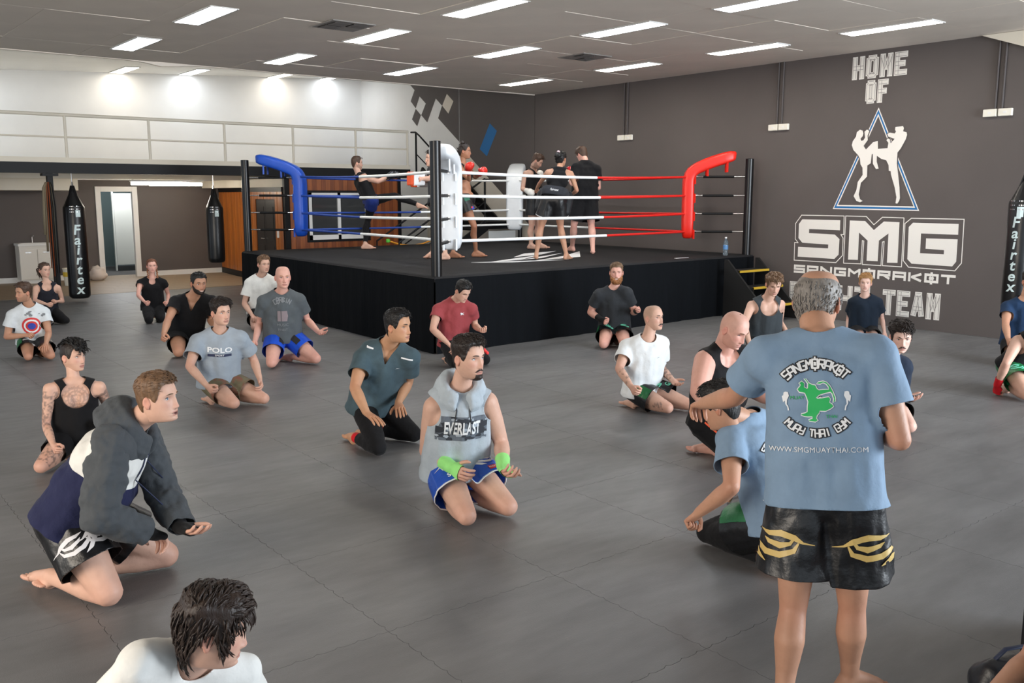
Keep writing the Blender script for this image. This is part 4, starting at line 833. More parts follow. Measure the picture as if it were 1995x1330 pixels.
def punching_bag(loc, r, z0, z1, ztop, lab, text=None, ang=0, tilt=0, hookz=2.34, tsize=.26, tz=None, group=None):
    t = empty('punching_bag', loc, lab, 'punching bag')
    t.rotation_euler = (0, tilt, 0)
    prof = [(.001, z0), (r * .8, z0 + .004), (r * .97, z0 + .04), (r, z0 + .1), (r, z1), (r * .96, z1 + .03)]
    MB().lathe(prof, 0, 0, 32).build('bag_body', M_vinyl, t, smooth=True)
    # straps converge to a ring
    b = MB()
    for k in range(4):
        a = k * math.pi / 2 + .5
        b.bar((r * .97 * math.cos(a), r * .97 * math.sin(a), z1 - .12), (.02 * math.cos(a), .02 * math.sin(a), ztop), .05, .012, up=(math.cos(a), math.sin(a), 0))
    b.build('strap', M_vinyl, t)
    b = MB(); V = [(r * .96 * math.cos(2*math.pi*k/16), r * .96 * math.sin(2*math.pi*k/16), z1 + .02) for k in range(16)] + [(.03 * math.cos(2*math.pi*k/16), .03 * math.sin(2*math.pi*k/16), ztop - .06) for k in range(16)]
    b.add(V, [(k, (k+1) % 16, 16 + (k+1) % 16, 16 + k) for k in range(16)]); b.build('bag_neck', M_vinyl, t, smooth=True)
    b = MB()
    for k in range(3):
        a = k * 2.1; b.tube([(.025 * math.cos(a), .025 * math.sin(a), ztop - .06), (.004 * math.cos(a), .004 * math.sin(a), ztop + .07)], .009, 6)
    b.tube([(0, 0, ztop + .06), (0, 0, hookz)], .008, 6); b.build('hanger', M_chrome, t, smooth=True)
    if text:
        for k, chh in enumerate(text):      # letters stacked downwards
            Vt, Ft = text_geo(chh, tsize, .12, .02); Vt, Ft = subdiv2d(Vt, Ft, .03)
            mesh_obj('bag_lettering', [((r + .003) * math.cos(ang + x / r), (r + .003) * math.sin(ang + x / r), tz - k * tsize * .72 + y) for x, y in Vt], Ft, M_letter, t)
    a = ang + .25
    b = MB(); b.add([((r+.004) * math.cos(a + u), (r+.004) * math.sin(a + u), z1 - .1 + v) for u, v in ((-.22, -.06), (0, -.06), (.22, -.06), (.22, .06), (0, .06), (-.22, .06))], [(0, 1, 4, 5), (1, 2, 3, 4)])
    b.build('bag_tag', M_letter, t)
    b = MB()
    for k in range(6):
        aa = ang - .45 + .14 * k + (.2 if k > 2 else 0)
        for q in range(3): b.tube([((r+.002) * math.cos(aa), (r+.002) * math.sin(aa), z1 - .02 + .05 * q - .05), ((r+.008) * math.cos(aa), (r+.008) * math.sin(aa), z1 - .02 + .05 * q - .05)], .008, 6)
    b.build('eyelet', M_chrome, t)
    return t
camang = math.atan2(-17.8, -4.3)
punching_bag((4.33, 18.24, 0), .185, .07, 1.72, 2.12, 'tall black punching bag with white vertical lettering hanging from the mezzanine beam', 'Fairtex', camang + .1, 0, tsize=.25, tz=1.32)
punching_bag((7.1, 18.65, 0), .17, .58, 1.68, 2.08, 'plain short black punching bag hanging near the timber office wall', None, math.atan2(-18.6, -7.1), 0, hookz=2.36)
punching_bag((11.91, 4.95, 0), .165, .55, 1.85, 2.2, 'black punching bag with white lettering at the right edge near the wall', 'Fairtex', math.atan2(-4.95, -11.91) - .45, 0, hookz=CZ, tsize=.18, tz=1.62)
# straps and bands hanging from the column
t = empty('hanging_straps', (3.93, 18.24, 2.2), 'bundle of brown and khaki straps hanging on the black column', 'straps')
for k, (dx, ln, c_) in enumerate(((-.10, 1.25, rgb(120, 106, 84)), (-.06, 1.55, rgb(128, 70, 38)), (-.02, 1.7, rgb(140, 66, 30)), (.03, 1.5, rgb(84, 78, 66)), (-.13, .95, rgb(130, 118, 96)), (.06, 1.65, rgb(30, 28, 28)), (.0, 1.9, rgb(34, 32, 32)))):
    pts = [(dx * .4, -.07, -.02), (dx * .8, -.10, -.12), (dx, -.11 - .01 * k, -.45), (dx * 1.05, -.10, -ln)]
    V, F = tube_mesh([np.array(p) for p in pts], [.02, .028, .03, .026], 8, True, .35); mesh_obj('strap', V, F, mat('strap_%d' % k, c_, .8), t)
# dark padded panel edge and gym bag at the bottom right corner
# ------------------------------------------------------------------ people
def cap_mesh(p1, r1, p2, r2, n=14):
    p1 = np.asarray(p1, float); p2 = np.asarray(p2, float)
    if np.linalg.norm(p2 - p1) < 1e-4: p2 = p1 + np.array([0, 0, 1e-3])
    d = nz(p2 - p1); x, y = frame_of(d)
    V = []; F = []; R = []
    for t in (-.985, -.75, -.4, 0): R.append((p1 + d * r1 * t, r1 * math.sqrt(max(1 - t * t, 0))))
    for t in (0, .4, .75, .985): R.append((p2 + d * r2 * t, r2 * math.sqrt(max(1 - t * t, 0))))
    for c, r in R:
        for k in range(n):
            a = 2 * math.pi * k / n; V.append(c + r * (x * math.cos(a) + y * math.sin(a)))
    for i in range(len(R) - 1):
        for k in range(n): F.append((i*n+k, i*n+(k+1) % n, (i+1)*n+(k+1) % n, (i+1)*n+k))
    F.append(tuple(range(n-1, -1, -1))); F.append(tuple((len(R)-1)*n + k for k in range(n)))
    return V, F
def remesh(prims, vox, sm):
    V = []; F = []
    for (p1, r1, p2, r2) in prims:
        v, f = cap_mesh(p1, r1, p2, r2); b = len(V); V += v; F += [tuple(i + b for i in q) for q in f]
    me = bpy.data.meshes.new('tmp'); me.from_pydata([tuple(v) for v in V], [], F)
    o = bpy.data.objects.new('tmp', me); C.objects.link(o)
    md = o.modifiers.new('r', 'REMESH'); md.mode = 'VOXEL'; md.voxel_size = vox
    ms = o.modifiers.new('s', 'SMOOTH'); ms.factor = .5; ms.iterations = sm
    dg = bpy.context.evaluated_depsgraph_get()
    m2 = bpy.data.meshes.new_from_object(o.evaluated_get(dg))
    m2.calc_loop_triangles()
    n = len(m2.vertices); A = np.empty(n * 3); m2.vertices.foreach_get('co', A)
    Tn = np.empty(len(m2.loop_triangles) * 3, np.int32); m2.loop_triangles.foreach_get('vertices', Tn)
    bpy.data.objects.remove(o); bpy.data.meshes.remove(me); bpy.data.meshes.remove(m2)
    return A.reshape(-1, 3), Tn.reshape(-1, 3)
def clip(V, T_, f):
    """keep the part with f > 0, cutting triangles along f = 0"""
    f = np.where(np.abs(f) < 1e-7, 1e-7, f)
    pos = f > 0; cnt = pos[T_].sum(1)
    out = [T_[cnt == 3]]
    newV = []; cache = {}; nv = len(V); ex = []
    def cut(i, j):
        k = (i, j) if i < j else (j, i)
        if k not in cache:
            t = f[k[0]] / (f[k[0]] - f[k[1]]); cache[k] = nv + len(newV); newV.append(V[k[0]] + (V[k[1]] - V[k[0]]) * t)
        return cache[k]
    for tri in T_[(cnt == 1) | (cnt == 2)]:
        a, b, c = [int(q) for q in tri]
        for _ in range(3):
            if (pos[a] and not pos[b] and not pos[c]) or (not pos[a] and pos[b] and pos[c]): break
            a, b, c = b, c, a
        ab = cut(a, b); ac = cut(a, c)
        if pos[a]: ex.append((a, ab, ac))
        else: ex.append((ab, b, c)); ex.append((ab, c, ac))
    if ex: out.append(np.array(ex, np.int32))
    V2 = np.vstack([V, np.array(newV)]) if newV else V
    T2 = np.vstack(out)
    u, inv = np.unique(T2, return_inverse=True)
    return V2[u], inv.reshape(-1, 3)
def merge(parts):
    Vs = []; Ts = []; b = 0
    for V, T_ in parts:
        Vs.append(V); Ts.append(np.asarray(T_) + b); b += len(V)
    return np.vstack(Vs), np.vstack(Ts)
def vnormals(V, T_):
    n = np.cross(V[T_[:, 1]] - V[T_[:, 0]], V[T_[:, 2]] - V[T_[:, 0]]); N_ = np.zeros_like(V)
    for k in range(3): np.add.at(N_, T_[:, k], n)
    l = np.linalg.norm(N_, axis=1); l[l == 0] = 1
    return N_ / l[:, None]
def wrinkle(V, T_, amp, axis, seed, freq=9):
    """soft folds running along an axis"""
    N_ = vnormals(V, T_); x, y = frame_of(axis); ax = nz(axis)
    for i in range(len(V)):
        p = V[i]; q = Vector((float(p @ x) * freq + seed, float(p @ y) * freq, float(p @ ax) * freq * .55))
        h = noise.noise(q) + .5 * noise.noise(q * 2.3)
        V[i] = p + N_[i] * amp * (h - .12)
    return V
def tri_fan(F):
    out = []
    for f in F:
        for k in range(1, len(f) - 1): out.append((f[0], f[k], f[k+1]))
    return out
def taper_tris(pts, rs, n=8):
    V, F = tube_mesh([np.asarray(p, float) for p in pts], rs, n); return np.array(V), np.array(tri_fan(F))

# ---- head: rows of ellipse-like sections with a face modelled on the front
ROWS = np.array([ # z, front, back, half width
 (.117, .002, .002, .002), (.114, .034, .044, .034), (.104, .058, .066, .054), (.085, .075, .084, .067), (.06, .087, .095, .0735), (.035, .0925, .099, .0765),
 (.02, .093, .099, .0765), (.005, .0885, .097, .0755), (-.015, .0865, .092, .0735), (-.035, .0885, .086, .0705), (-.05, .0895, .08, .068), (-.062, .0905, .074, .065),
 (-.075, .090, .069, .0605), (-.088, .0885, .065, .054), (-.1, .087, .062, .047), (-.110, .080, .060, .038), (-.1145, .066, .057, .029), (-.114, .042, .052, .022), (-.110, .004, .004, .004)])
_tt = np.linspace(0, 1, len(ROWS))
_ss = np.linspace(0, 1, 361)
_RI = np.stack([np.interp(_ss, _tt, ROWS[:, k]) for k in range(4)], 1)
_k = np.exp(-np.linspace(-2, 2, 25) ** 2); _k /= _k.sum()
_pad = np.vstack([_RI[:1].repeat(12, 0), _RI, _RI[-1:].repeat(12, 0)])
_RS = np.stack([np.convolve(_pad[:, k], _k, 'valid') for k in range(4)], 1)
def head_grid(step=1, feat=True, jaw=1.0, nose=1.0, cheek=0.0):
    nr = 66 // step; ncol = 64 // step
    # denser rows over the face
    wgt = np.interp(_ss, [0, .3, .38, .8, .88, 1], [1, 1, 2.2, 2.2, 1, 1]); cum = np.cumsum(wgt); cum = (cum - cum[0]) / (cum[-1] - cum[0])
    rows = np.stack([np.interp(np.linspace(0, 1, nr), cum, _RS[:, k]) for k in range(4)], 1)
    u = np.linspace(-1, 1, ncol, endpoint=False); ang = math.pi * np.sign(u) * np.abs(u) ** 1.45
    G = np.zeros((nr, ncol, 3)); A = np.zeros((nr, ncol))
    for i, (z, yf, yb, w_) in enumerate(rows):
        if z < -.045: w_ = w_ * (1 + (jaw - 1) * min(1, (-.045 - z) / .03))
        c = np.cos(ang); s = np.sin(ang)
        x = w_ * np.sign(s) * np.abs(s) ** .88; y = np.where(c > 0, yf * np.abs(c) ** .92, -yb * np.abs(c) ** .96)
        G[i, :, 0] = x; G[i, :, 1] = y; G[i, :, 2] = z; A[i] = ang
    if feat:
        x = G[..., 0]; z = G[..., 2]; front = np.clip(np.cos(A), 0, 1) ** .5
        ax = np.abs(x); g = lambda v, c, s: np.exp(-((v - c) / s) ** 2)
        dy = .0055 * g(z, .023, .009) * g(ax, .026, .022)
        dy -= .0105 * g(ax, .032, .016) * g(z, .004, .0115)
        an = np.interp(z, [-.062, -.053, -.046, -.038, -.02, .0, .014, .03], [0, .006, .019, .0225, .017, .0105, .004, 0]) * nose
        sx = np.interp(z, [-.05, -.04, .0, .015], [.0125, .0115, .0078, .008])
        dy += an * np.exp(-(x / sx) ** 2)
        dy += .0065 * g(ax, .0125, .0068) * g(z, -.043, .0075) * nose
        dy += .0048 * g(z, -.0665, .0048) * g(ax, 0, .020) + .0055 * g(z, -.0785, .0055) * g(ax, 0, .019)
        dy -= .0050 * g(z, -.0725, .0022) * g(ax, 0, .024)
        dy -= .0035 * g(z, -.0885, .005) * g(ax, 0, .02)
        dy += .0065 * g(z, -.102, .011) * g(ax, 0, .018)
        dy += .003 * g(ax, .046, .016) * g(z, -.022, .014)
        dy -= .0025 * g(ax, .048, .012) * g(z, -.058, .014)
        G[..., 1] += dy * front
    return G, A
def grid_tris(nr, nc):
    T_ = []
    for i in range(nr - 1):
        for k in range(nc):
            k2 = (k + 1) % nc; a, b, c, d = i*nc+k, i*nc+k2, (i+1)*nc+k2, (i+1)*nc+k
            T_ += [(a, c, b), (a, d, c)]
    return np.array(T_)
def ellipsoid(c, r, n=16, m=12):
    V = []; F = []
    for i in range(m + 1):
        t = math.pi * i / m
        for k in range(n):
            a = 2 * math.pi * k / n; V.append((c[0] + r[0] * math.sin(t) * math.cos(a), c[1] + r[1] * math.sin(t) * math.sin(a), c[2] + r[2] * math.cos(t)))
    for i in range(m):
        for k in range(n): F += [(i*n+k, (i+1)*n+(k+1) % n, i*n+(k+1) % n), (i*n+k, (i+1)*n+k, (i+1)*n+(k+1) % n)]
    return np.array(V), np.array(F)
def zline(A, z0=.072, side=-.012, back=-.078, temple=.05):
    a = np.abs(A)
    return np.interp(a, [0, .45, .72, .95, 1.12, 1.3, 1.5, 1.75, 1.95, 2.25, 2.6, 3.15], [z0, z0 + .004, z0 - .002, temple, side + .02, side, .018, .02, -.02, -.058, back, back])
SKIN = {'pale': (214, 176, 160), 'fair': (205, 164, 144), 'rosy': (214, 164, 148), 'tan': (186, 140, 114), 'olive': (176, 130, 104), 'brown': (160, 112, 86), 'asian': (190, 144, 112)}
M_skin = mat('skin', (.6, .4, .3), .52, vcol=True, var=.05, scale=22, bump=.06, bscale=120, spec=.4)
M_eye = mat('eye', (.8, .8, .8), .3, vcol=True, spec=.3)
def hair_mat(n_, c, rough=.5): return mat('hair_' + n_, c, rough, var=.3, scale=60, bump=.35, bscale=90, stretch=(1, 1, .35), spec=.4)
HAIR = {'darkbrown': rgb(46, 34, 28), 'brown': rgb(72, 52, 40), 'dark': rgb(38, 29, 25), 'black': rgb(20, 18, 18), 'blond': rgb(168, 126, 80), 'grey': rgb(128, 122, 116), 'shaved': rgb(120, 96, 82), 'ginger': rgb(150, 100, 60), 'light': rgb(104, 78, 56), 'redbrown': rgb(104, 64, 44), 'dirty': rgb(108, 84, 62)}

class Person:
    def __init__(s, key, label, **o):
        J = POSE[key]; s.key = key; s.o = o; s.s = J['s']
        s.J = {k: np.array(v, float) for k, v in J.items() if k != 's'}
        for k in J:
            if k != 's': setattr(s, k, np.array(J[k], float))
        for k, v in o.get('adj', {}).items(): setattr(s, k, getattr(s, k) + np.array(v))
        s.up = nz(s.N - s.P); pl_ = nz(s.hL - s.hR); sl_ = nz(s.sL - s.sR)
        s.left = nz(pl_ + sl_); s.left = nz(s.left - s.up * (s.left @ s.up)); s.fwd = np.cross(s.left, s.up)
        s.lft_top = nz(sl_ - s.up * (sl_ @ s.up)); s.fwd_top = np.cross(s.lft_top, s.up)
        s.depth = s.P[0] * .624 + s.P[1] * .7815
        s.vox = .009 if s.depth < 6.8 else (.011 if s.depth < 11.5 else .013)
        s.gz = .963 if o.get('ring') else 0.0
        s.root = empty('person', (s.P[0], s.P[1], s.gz), label, 'person', o.get('group'))
        s.O = np.array([s.P[0], s.P[1], s.gz])
        s.g = o.get('sex', 'm'); s.b = o.get('bulk', 1.0); s.m = o.get('arm', 1.0 if s.g == 'm' else .82)
        # head frame
        f = nz(s.hd); roll = o.get('roll', 0)
        l = nz(np.cross((0, 0, 1), f)); u = np.cross(f, l)
        l2 = l * math.cos(roll) + u * math.sin(roll); u2 = np.cross(f, l2)
        s.hf, s.hl, s.hu = f, l2, u2; s.hs = s.s * o.get('head', 1.0)
    def hw(s, p):
        p = np.asarray(p, float)
        return s.H + s.hs * (p[..., :1] * -s.hl * -1 + p[..., 1:2] * s.hf + p[..., 2:3] * s.hu)
    def part(s, name, V, T_, m, parent=None, col=None, label=None, midx=None, smooth=True):
        return mesh_obj(name, np.asarray(V) - s.O, T_, m, parent or s.root, smooth, col, midx, label)
    # ------------------------------------------------ primitive sets
    def torso(s, e=0.0, drop=False):
        S = s.s; b = s.b; P, N_ = s.P, s.N; up = s.up; L = N_ - P; bl = s.o.get('belly', 0.0)
        R = []
        hw_ = 1.0 if s.g == 'm' else 1.04
        R.append((s.hL + up * .035 * S, .105 * b * S * hw_ + e, s.hR + up * .035 * S, .105 * b * S * hw_ + e))
        Wc = P + L * .36 + s.fwd * (.004 + bl * .6); ww = .055 if s.g == 'm' else .042; wr_ = (.098 if s.g == 'm' else .084) * S * b + bl * .45 + e
        R.append((Wc + s.left * ww * S * b, wr_, Wc - s.left * ww * S * b, wr_))
        Rc = P + L * .62; rr = (.106 if s.g == 'm' else .092) * S * b ** .6 + e
        R.append((Rc + s.left * .075 * S * b, rr, Rc - s.left * .075 * S * b, rr))
        R.append((P + up * .05 * S + s.fwd * bl * .6, (.112 * b) * S * .95 + e + bl * .3, Rc, rr * .98))
        U = P + L * .80; cw = .098 if s.g == 'm' else .078; ur = (.084 if s.g == 'm' else .074) * S + e
        R.append((U + s.lft_top * cw * S, ur, U - s.lft_top * cw * S, ur)); R.append((Rc, rr, U, ur * 1.05))
        for sg, sh in ((1, s.sL), (-1, s.sR)):
            R.append((N_ - up * .055 * S, .052 * S + e, sh - up * .005, .050 * S * s.m + e))
            R.append((N_ + up * .005 * S, .054 * S + e * .9, sh + up * .0, .040 * S + e))
            R.append((U + s.lft_top * sg * .08 * S, ur * .95, sh - up * .03, .055 * S * s.m + e))
            if s.g == 'f': 
                c = P + L * .70 + s.fwd_top * .06 * S + s.lft_top * sg * .058 * S; R.append((c, .06 * S + e, c + up * .02, .055 * S + e))
            else:
                c = P + L * .76 + s.fwd_top * .035 * S + s.lft_top * sg * .06 * S; R.append((c, .068 * S + e, c + up * .03, .06 * S + e))
        return R
    def arm(s, X, e=0.0):
        S = s.s; m = s.m; a, b, c = getattr(s, 's' + X), getattr(s, 'e' + X), getattr(s, 'w' + X)
        k = S * m
        return [(a, .058 * k + e, a + (b - a) * .45, .053 * k + e), (a + (b - a) * .45, .053 * k + e, b, .039 * k + e), (b, .040 * k + e, b + (c - b) * .3, .044 * k + e), (b + (c - b) * .3, .044 * k + e, c, .0275 * k + e)]
    def leg(s, X, e=0.0, b=None):
        S = s.s; b = s.b if b is None else b; h, k, a = getattr(s, 'h' + X), getattr(s, 'k' + X), getattr(s, 'a' + X)
        q = S * (1 + (b - 1) * .7)
        bk = nz((h - k) + 0 * a) ; cal = k + (a - k) * .33
        if s.o.get('stand'): cal = cal - s.d * .024
        kn, cr_ = (.050, .058) if s.o.get('stand') else (.055, .055)
        R = [(h, .092 * q + e, h + (k - h) * .5, .079 * q + e), (h + (k - h) * .5, .079 * q + e, k, (kn + .002) * q + e), (k, kn * q + e, cal, cr_ * q + e), (cal, cr_ * q + e, k + (a - k) * .70, .041 * q + e), (k + (a - k) * .70, .041 * q + e, a, .033 * q + e)]
        return R
    def foot(s, X):
        S = s.s; k, a = getattr(s, 'k' + X), getattr(s, 'a' + X)
        sg = 1 if X == 'L' else -1
        if s.o.get('stand') and X not in s.o.get('airfoot', ''):
            turn = s.o.get('toe', {}).get(X); d = nz(s.d + s.left * sg * .25) if turn is None else nz(turn)
            d = nz(np.array([d[0], d[1], 0])); g = s.gz
            l = np.cross((0, 0, 1), d)
            heel = np.array([a[0], a[1], 0]) - d * .045 * S + np.array([0, 0, g + .034]); ball = np.array([a[0], a[1], 0]) + d * .135 * S + np.array([0, 0, g + .026])
            nrm = np.array([0, 0, 1.0])
            R = [(a, .036 * S, heel, .034 * S), (a + d * .01, .036 * S, ball + np.array([0, 0, .012]), .024 * S), (heel, .03 * S, ball, .026 * S)]
        else:
            d = nz(a - k); 
            if not s.o.get('stand'): d = nz(nz(np.array([d[0], d[1], 0])) - s.left * sg * .25 - s.d * .2); d = nz(np.array([d[0], d[1], -.02]))
            l = nz(np.cross((0, 0, 1), d)); nrm = np.array([0, 0, -1.0])
            ball = a + d * .125 * S; 
            if not s.o.get('stand'): ball[2] = s.gz + .034
            heel = a + nz(np.cross(l, d)) * .035 * S
            R = [(a, .036 * S, heel, .032 * S), (a, .035 * S, ball, .027 * S), (heel, .03 * S, ball, .024 * S)]
        R.append((ball + l * .022 * S, .022 * S, ball - l * .026 * S, .02 * S))
        toes = []
        for i in range(5):
            o_ = (.032, .014, -.002, -.017, -.031)[i] * S * (-sg if not (nrm[2] < 0) else sg) * -1
            ln = (.052, .05, .045, .038, .03)[i] * S; r = (.0125, .0095, .009, .0085, .008)[i] * S
            b0 = ball + l * o_ + d * .008
            toes.append(taper_tris([b0 - d * .02, b0 + d * ln * .5 + nrm * .002, b0 + d * ln * .9, b0 + d * ln], [r, r * 1.02, r * .85, r * .3], 8))
        return R, toes
    def hand(s, X):
        S = s.s * (1.0 if s.g == 'm' else .9); sg = 1 if X == 'L' else -1
        W = getattr(s, 'w' + X); fd = nz(getattr(s, 'f' + X)); hp = s.o.get('hand' + X, ('fist', None))
        mode, pn = hp
        if pn is None: pn = nz(-s.left * sg + s.fwd * .1 - np.array([0, 0, .25]))
        else: pn = nz(s.left * sg * pn[0] + s.fwd * pn[1] + np.array([0, 0, 1.0]) * pn[2])
        pn = nz(pn - fd * (pn @ fd)); lat = np.cross(fd, pn) * (-sg)   # thumb side
        R = []; tr = []
        curl = {'fist': (1.25, 1.5, 1.0), 'half': (.6, .8, .5), 'flat': (.12, .2, .12), 'open': (.3, .35, .2), 'point': (.5, .6, .4)}[mode]
        for i in range(4):
            o_ = (.030, .010, -.010, -.028)[i] * S; ln = (.088, .092, .088, .080)[i] * S
            kn = W + fd * ln + lat * o_ + pn * (-.004 if i in (1, 2) else .002) * S
            R.append((W + lat * o_ * .55 + fd * .01, .0155 * S, kn, .0125 * S))
            fl = np.array([.044, .028, .022]) * S * (.94, 1.06, 1.0, .80)[i]; r = np.array([.0100, .0092, .0084, .0070]) * S * (1, 1, .97, .88)[i]
            d = fd.copy(); p = kn.copy(); pts = [kn - fd * .015 * S, kn]; rs = [r[0] * .95, r[0] * 1.08]; ang = 0
            spread = lat * (.10, .03, -.04, -.11)[i] * (0 if mode == 'fist' else 1)
            for q in range(3):
                ang += curl[q] * (1 + .06 * i)
                d = nz(fd * math.cos(ang) + pn * math.sin(ang) + spread * math.cos(ang)); p2 = p + d * fl[q]
                pts.append((p + p2) / 2); rs.append(r[q] * .96); pts.append(p2); rs.append(r[q + 1] * 1.04 if q < 2 else r[3] * .6); p = p2
            pts.append(p + d * .004 * S); rs.append(r[3] * .15)
            tr.append(taper_tris(pts, rs, 8))
        R.append((W - fd * .02, .026 * S * (.9 if s.m < 1 else 1), W + fd * .03, .02 * S)); R.append((W + fd * .03 + pn * .008, .02 * S, W + fd * .065 + pn * .006, .017 * S))
        tb = W + fd * .03 * S + lat * .022 * S + pn * .010 * S
        if mode == 'fist': ds_ = [nz(fd * .65 + lat * .6 + pn * .5), nz(fd * .5 - lat * .25 + pn * .8), nz(fd * .1 - lat * .9 + pn * .4)]
        else: ds_ = [nz(fd * .55 + lat * .75 + pn * .25), nz(fd * .8 + lat * .45 + pn * .2), nz(fd * .9 + lat * .2 + pn * .2)]
        p = tb; pts = [tb - ds_[0] * .012 * S, tb]; rs = [.013 * S, .0135 * S]
        for q, ln in enumerate((.042, .032, .024)):
            p = p + ds_[q] * ln * S; pts.append(p); rs.append((.0112, .0104, .005)[q] * S)
        tr.append(taper_tris(pts, rs, 8))
        R.append((W + fd * .012 * S, .017 * S, tb + ds_[0] * .015, .0125 * S))
        s.__dict__['palm' + X] = R; s.__dict__['pn' + X] = pn; s.__dict__['lat' + X] = lat
        return R, tr
    # ------------------------------------------------ build
    def build(s):
        o = s.o; S = s.s
        prims = s.torso() + s.arm('L') + s.arm('R') + s.leg('L') + s.leg('R')
        Hb = s.H - s.hu * .05 * s.hs - s.hf * .018 * s.hs; nb = o.get('neck', 1.0) * (1 if s.g == 'm' else .84)
        prims += [(s.N - s.up * .03 * S, .062 * S * nb, (s.N + Hb) / 2, .057 * S * nb), ((s.N + Hb) / 2, .057 * S * nb, Hb, .056 * S * nb)]
        extra = []
        for X in 'LR':
            R, t = s.foot(X); prims += R; extra += t
            R, t = s.hand(X)
            if X not in o.get('gloved', ''): prims += R; extra += t
        V, T_ = remesh(prims, s.vox, 5 if s.vox < .01 else 4)
        base = np.array(rgb(*SKIN[o.get('skin', 'fair')]))
        col = np.tile(base, (len(V), 1))
        red = np.zeros(len(V))
        for p, r in ((s.kL, .08), (s.kR, .08), (s.eL, .06), (s.eR, .06), (s.wL + s.fL * .09, .06), (s.wR + s.fR * .09, .06)):
            red = np.maximum(red, np.exp(-(np.linalg.norm(V - p, axis=1) / r) ** 2))
        col = col * (1 - red[:, None] * np.array([.03, .14, .14]))
        if 'tattoo' in o: col = s.tattoo(V, col)
        parts = [(V, T_)]; cols = [col]
        for v, t in extra: parts.append((v, t)); cols.append(np.tile(base * np.array([1, .93, .92]), (len(v), 1)))
        # head
        step = 1 if s.depth < 11 else 2
        G, A = head_grid(step, True, o.get('jaw', 1.0 if s.g == 'm' else .9), o.get('nose', 1.0 if s.g == 'm' else .85))
        nr, nc = G.shape[:2]; g3 = G.reshape(-1, 3); a1 = A.ravel()
        hv = s.hw(g3); hc_ = np.tile(base, (len(g3), 1)); x, y, z = g3.T; ax = np.abs(x); fr_ = np.cos(a1) > .2
        gs = lambda v, c, q: np.exp(-((v - c) / q) ** 2)
        ck = (gs(ax, .042, .02) * gs(z, -.028, .02) * .55 + gs(ax, 0, .016) * gs(z, -.036, .014) * .6) * fr_ * o.get('flush', 1.0)
        hc_ = hc_ * (1 - ck[:, None] * np.array([.05, .26, .24]))
        eyeS = gs(ax, .031, .017) * gs(z, .004, .012) * fr_
        hc_ = hc_ * (1 - eyeS[:, None] * np.array([.16, .22, .22]))
        lip = np.maximum(gs(z, -.0665, .0042) * (ax < .023 - .0), gs(z, -.0785, .0048) * (ax < .021)) * fr_
        lc = np.array(rgb(176, 106, 98)) if s.g == 'm' else np.array(rgb(184, 96, 92))
        hc_ = hc_ * (1 - .75 * lip[:, None]) + lc * .75 * lip[:, None]
        crease = gs(z, -.0725, .0021) * (ax < .024) * fr_; hc_ = hc_ * (1 - .75 * crease[:, None])
        nost = gs(ax, .0085, .004) * gs(z, -.0525, .0028) * fr_; hc_ = hc_ * (1 - .6 * nost[:, None])
        mo = o.get('mouth')
        if mo:
            mm = gs(z, -.0728, .0042 if mo == 'teeth' else .0055) * (ax < (.02 if mo == 'teeth' else .014)) * fr_; mm = np.clip(mm * 1.4, 0, 1)
            tc_ = np.array(rgb(224, 214, 204)) if mo == 'teeth' else np.array(rgb(70, 30, 28)); hc_ = hc_ * (1 - mm[:, None]) + tc_ * mm[:, None]
        st = o.get('stubble')
        if st:
            zb = np.interp(np.abs(a1), [0, .25, .5, .9, 1.3, 1.6], [-.055, -.052, -.052, -.045, -.01, -.01]); mk = np.clip((zb - z) / .008, 0, 1) * (np.abs(a1) < 1.75) * (1 - np.clip(lip * 2, 0, 1))
            hc_ = hc_ * (1 - mk[:, None] * st[0]) + np.array(st[1]) * mk[:, None] * st[0]
        bald = o.get('scalp')
        if bald:
            zl = zline(a1); mk = np.clip((z - zl) / .015, 0, 1)
            hc_ = hc_ * (1 - mk[:, None] * bald[0]) + np.array(bald[1]) * mk[:, None] * bald[0]
        parts.append((hv, grid_tris(nr, nc)[:, [0, 2, 1]])); cols.append(hc_)
        # ears
        for sg in (-1, 1):
            ev, et = ellipsoid((0, 0, 0), (.009, .019, .031), 14, 12)
            q = ev.copy(); cup = np.exp(-((q[:, 1] + .001) / .009) ** 2 - ((q[:, 2] - .004) / .014) ** 2)
            q[:, 0] += np.where(q[:, 0] > 0, -.009 * cup, 0); q[:, 1] *= np.where(q[:, 2] < -.01, .72, 1.0)
            th = .42; qx = q[:, 0] * math.cos(th) - q[:, 1] * math.sin(th) * 1.0; qy = q[:, 0] * math.sin(th) + q[:, 1] * math.cos(th)
            E = np.stack([sg * (.079 + qx), -.010 + qy, -.008 + q[:, 2] - qy * .0], 1)
            parts.append((s.hw(E), et if sg > 0 else et[:, ::-1])); cols.append(np.tile(base * np.array([1, .80, .78]), (len(E), 1)))
        V, T_ = merge(parts); s.body = s.part('body', V, T_, M_skin, col=np.clip(np.vstack(cols), 0, 1))
        s.G, s.A = G, A
        s.face(); s.do_hair()
        for X in o.get('wraps', {}): s.wrap(X, *o['wraps'][X])
        return s
    def tattoo(s, V, col):
        m = np.zeros(len(V))
        for spec in s.o['tattoo']:
            a, b, r = spec[:3]; dens = spec[3] if len(spec) > 3 else .0
            pa, pb = getattr(s, a), getattr(s, b); d = pb - pa; t = np.clip(((V - pa) @ d) / (d @ d), 0, 1); dist = np.linalg.norm(V - pa - t[:, None] * d, axis=1)
            inr = (dist < r) & (t > .06) & (t < .98)
            for i in np.where(inr)[0]:
                p = Vector(V[i]); n_ = noise.noise(p * 34) + .9 * noise.noise(p * 75)
                m[i] = max(m[i], min(1, max(0, (n_ + .05 + dens) * 3.0)))
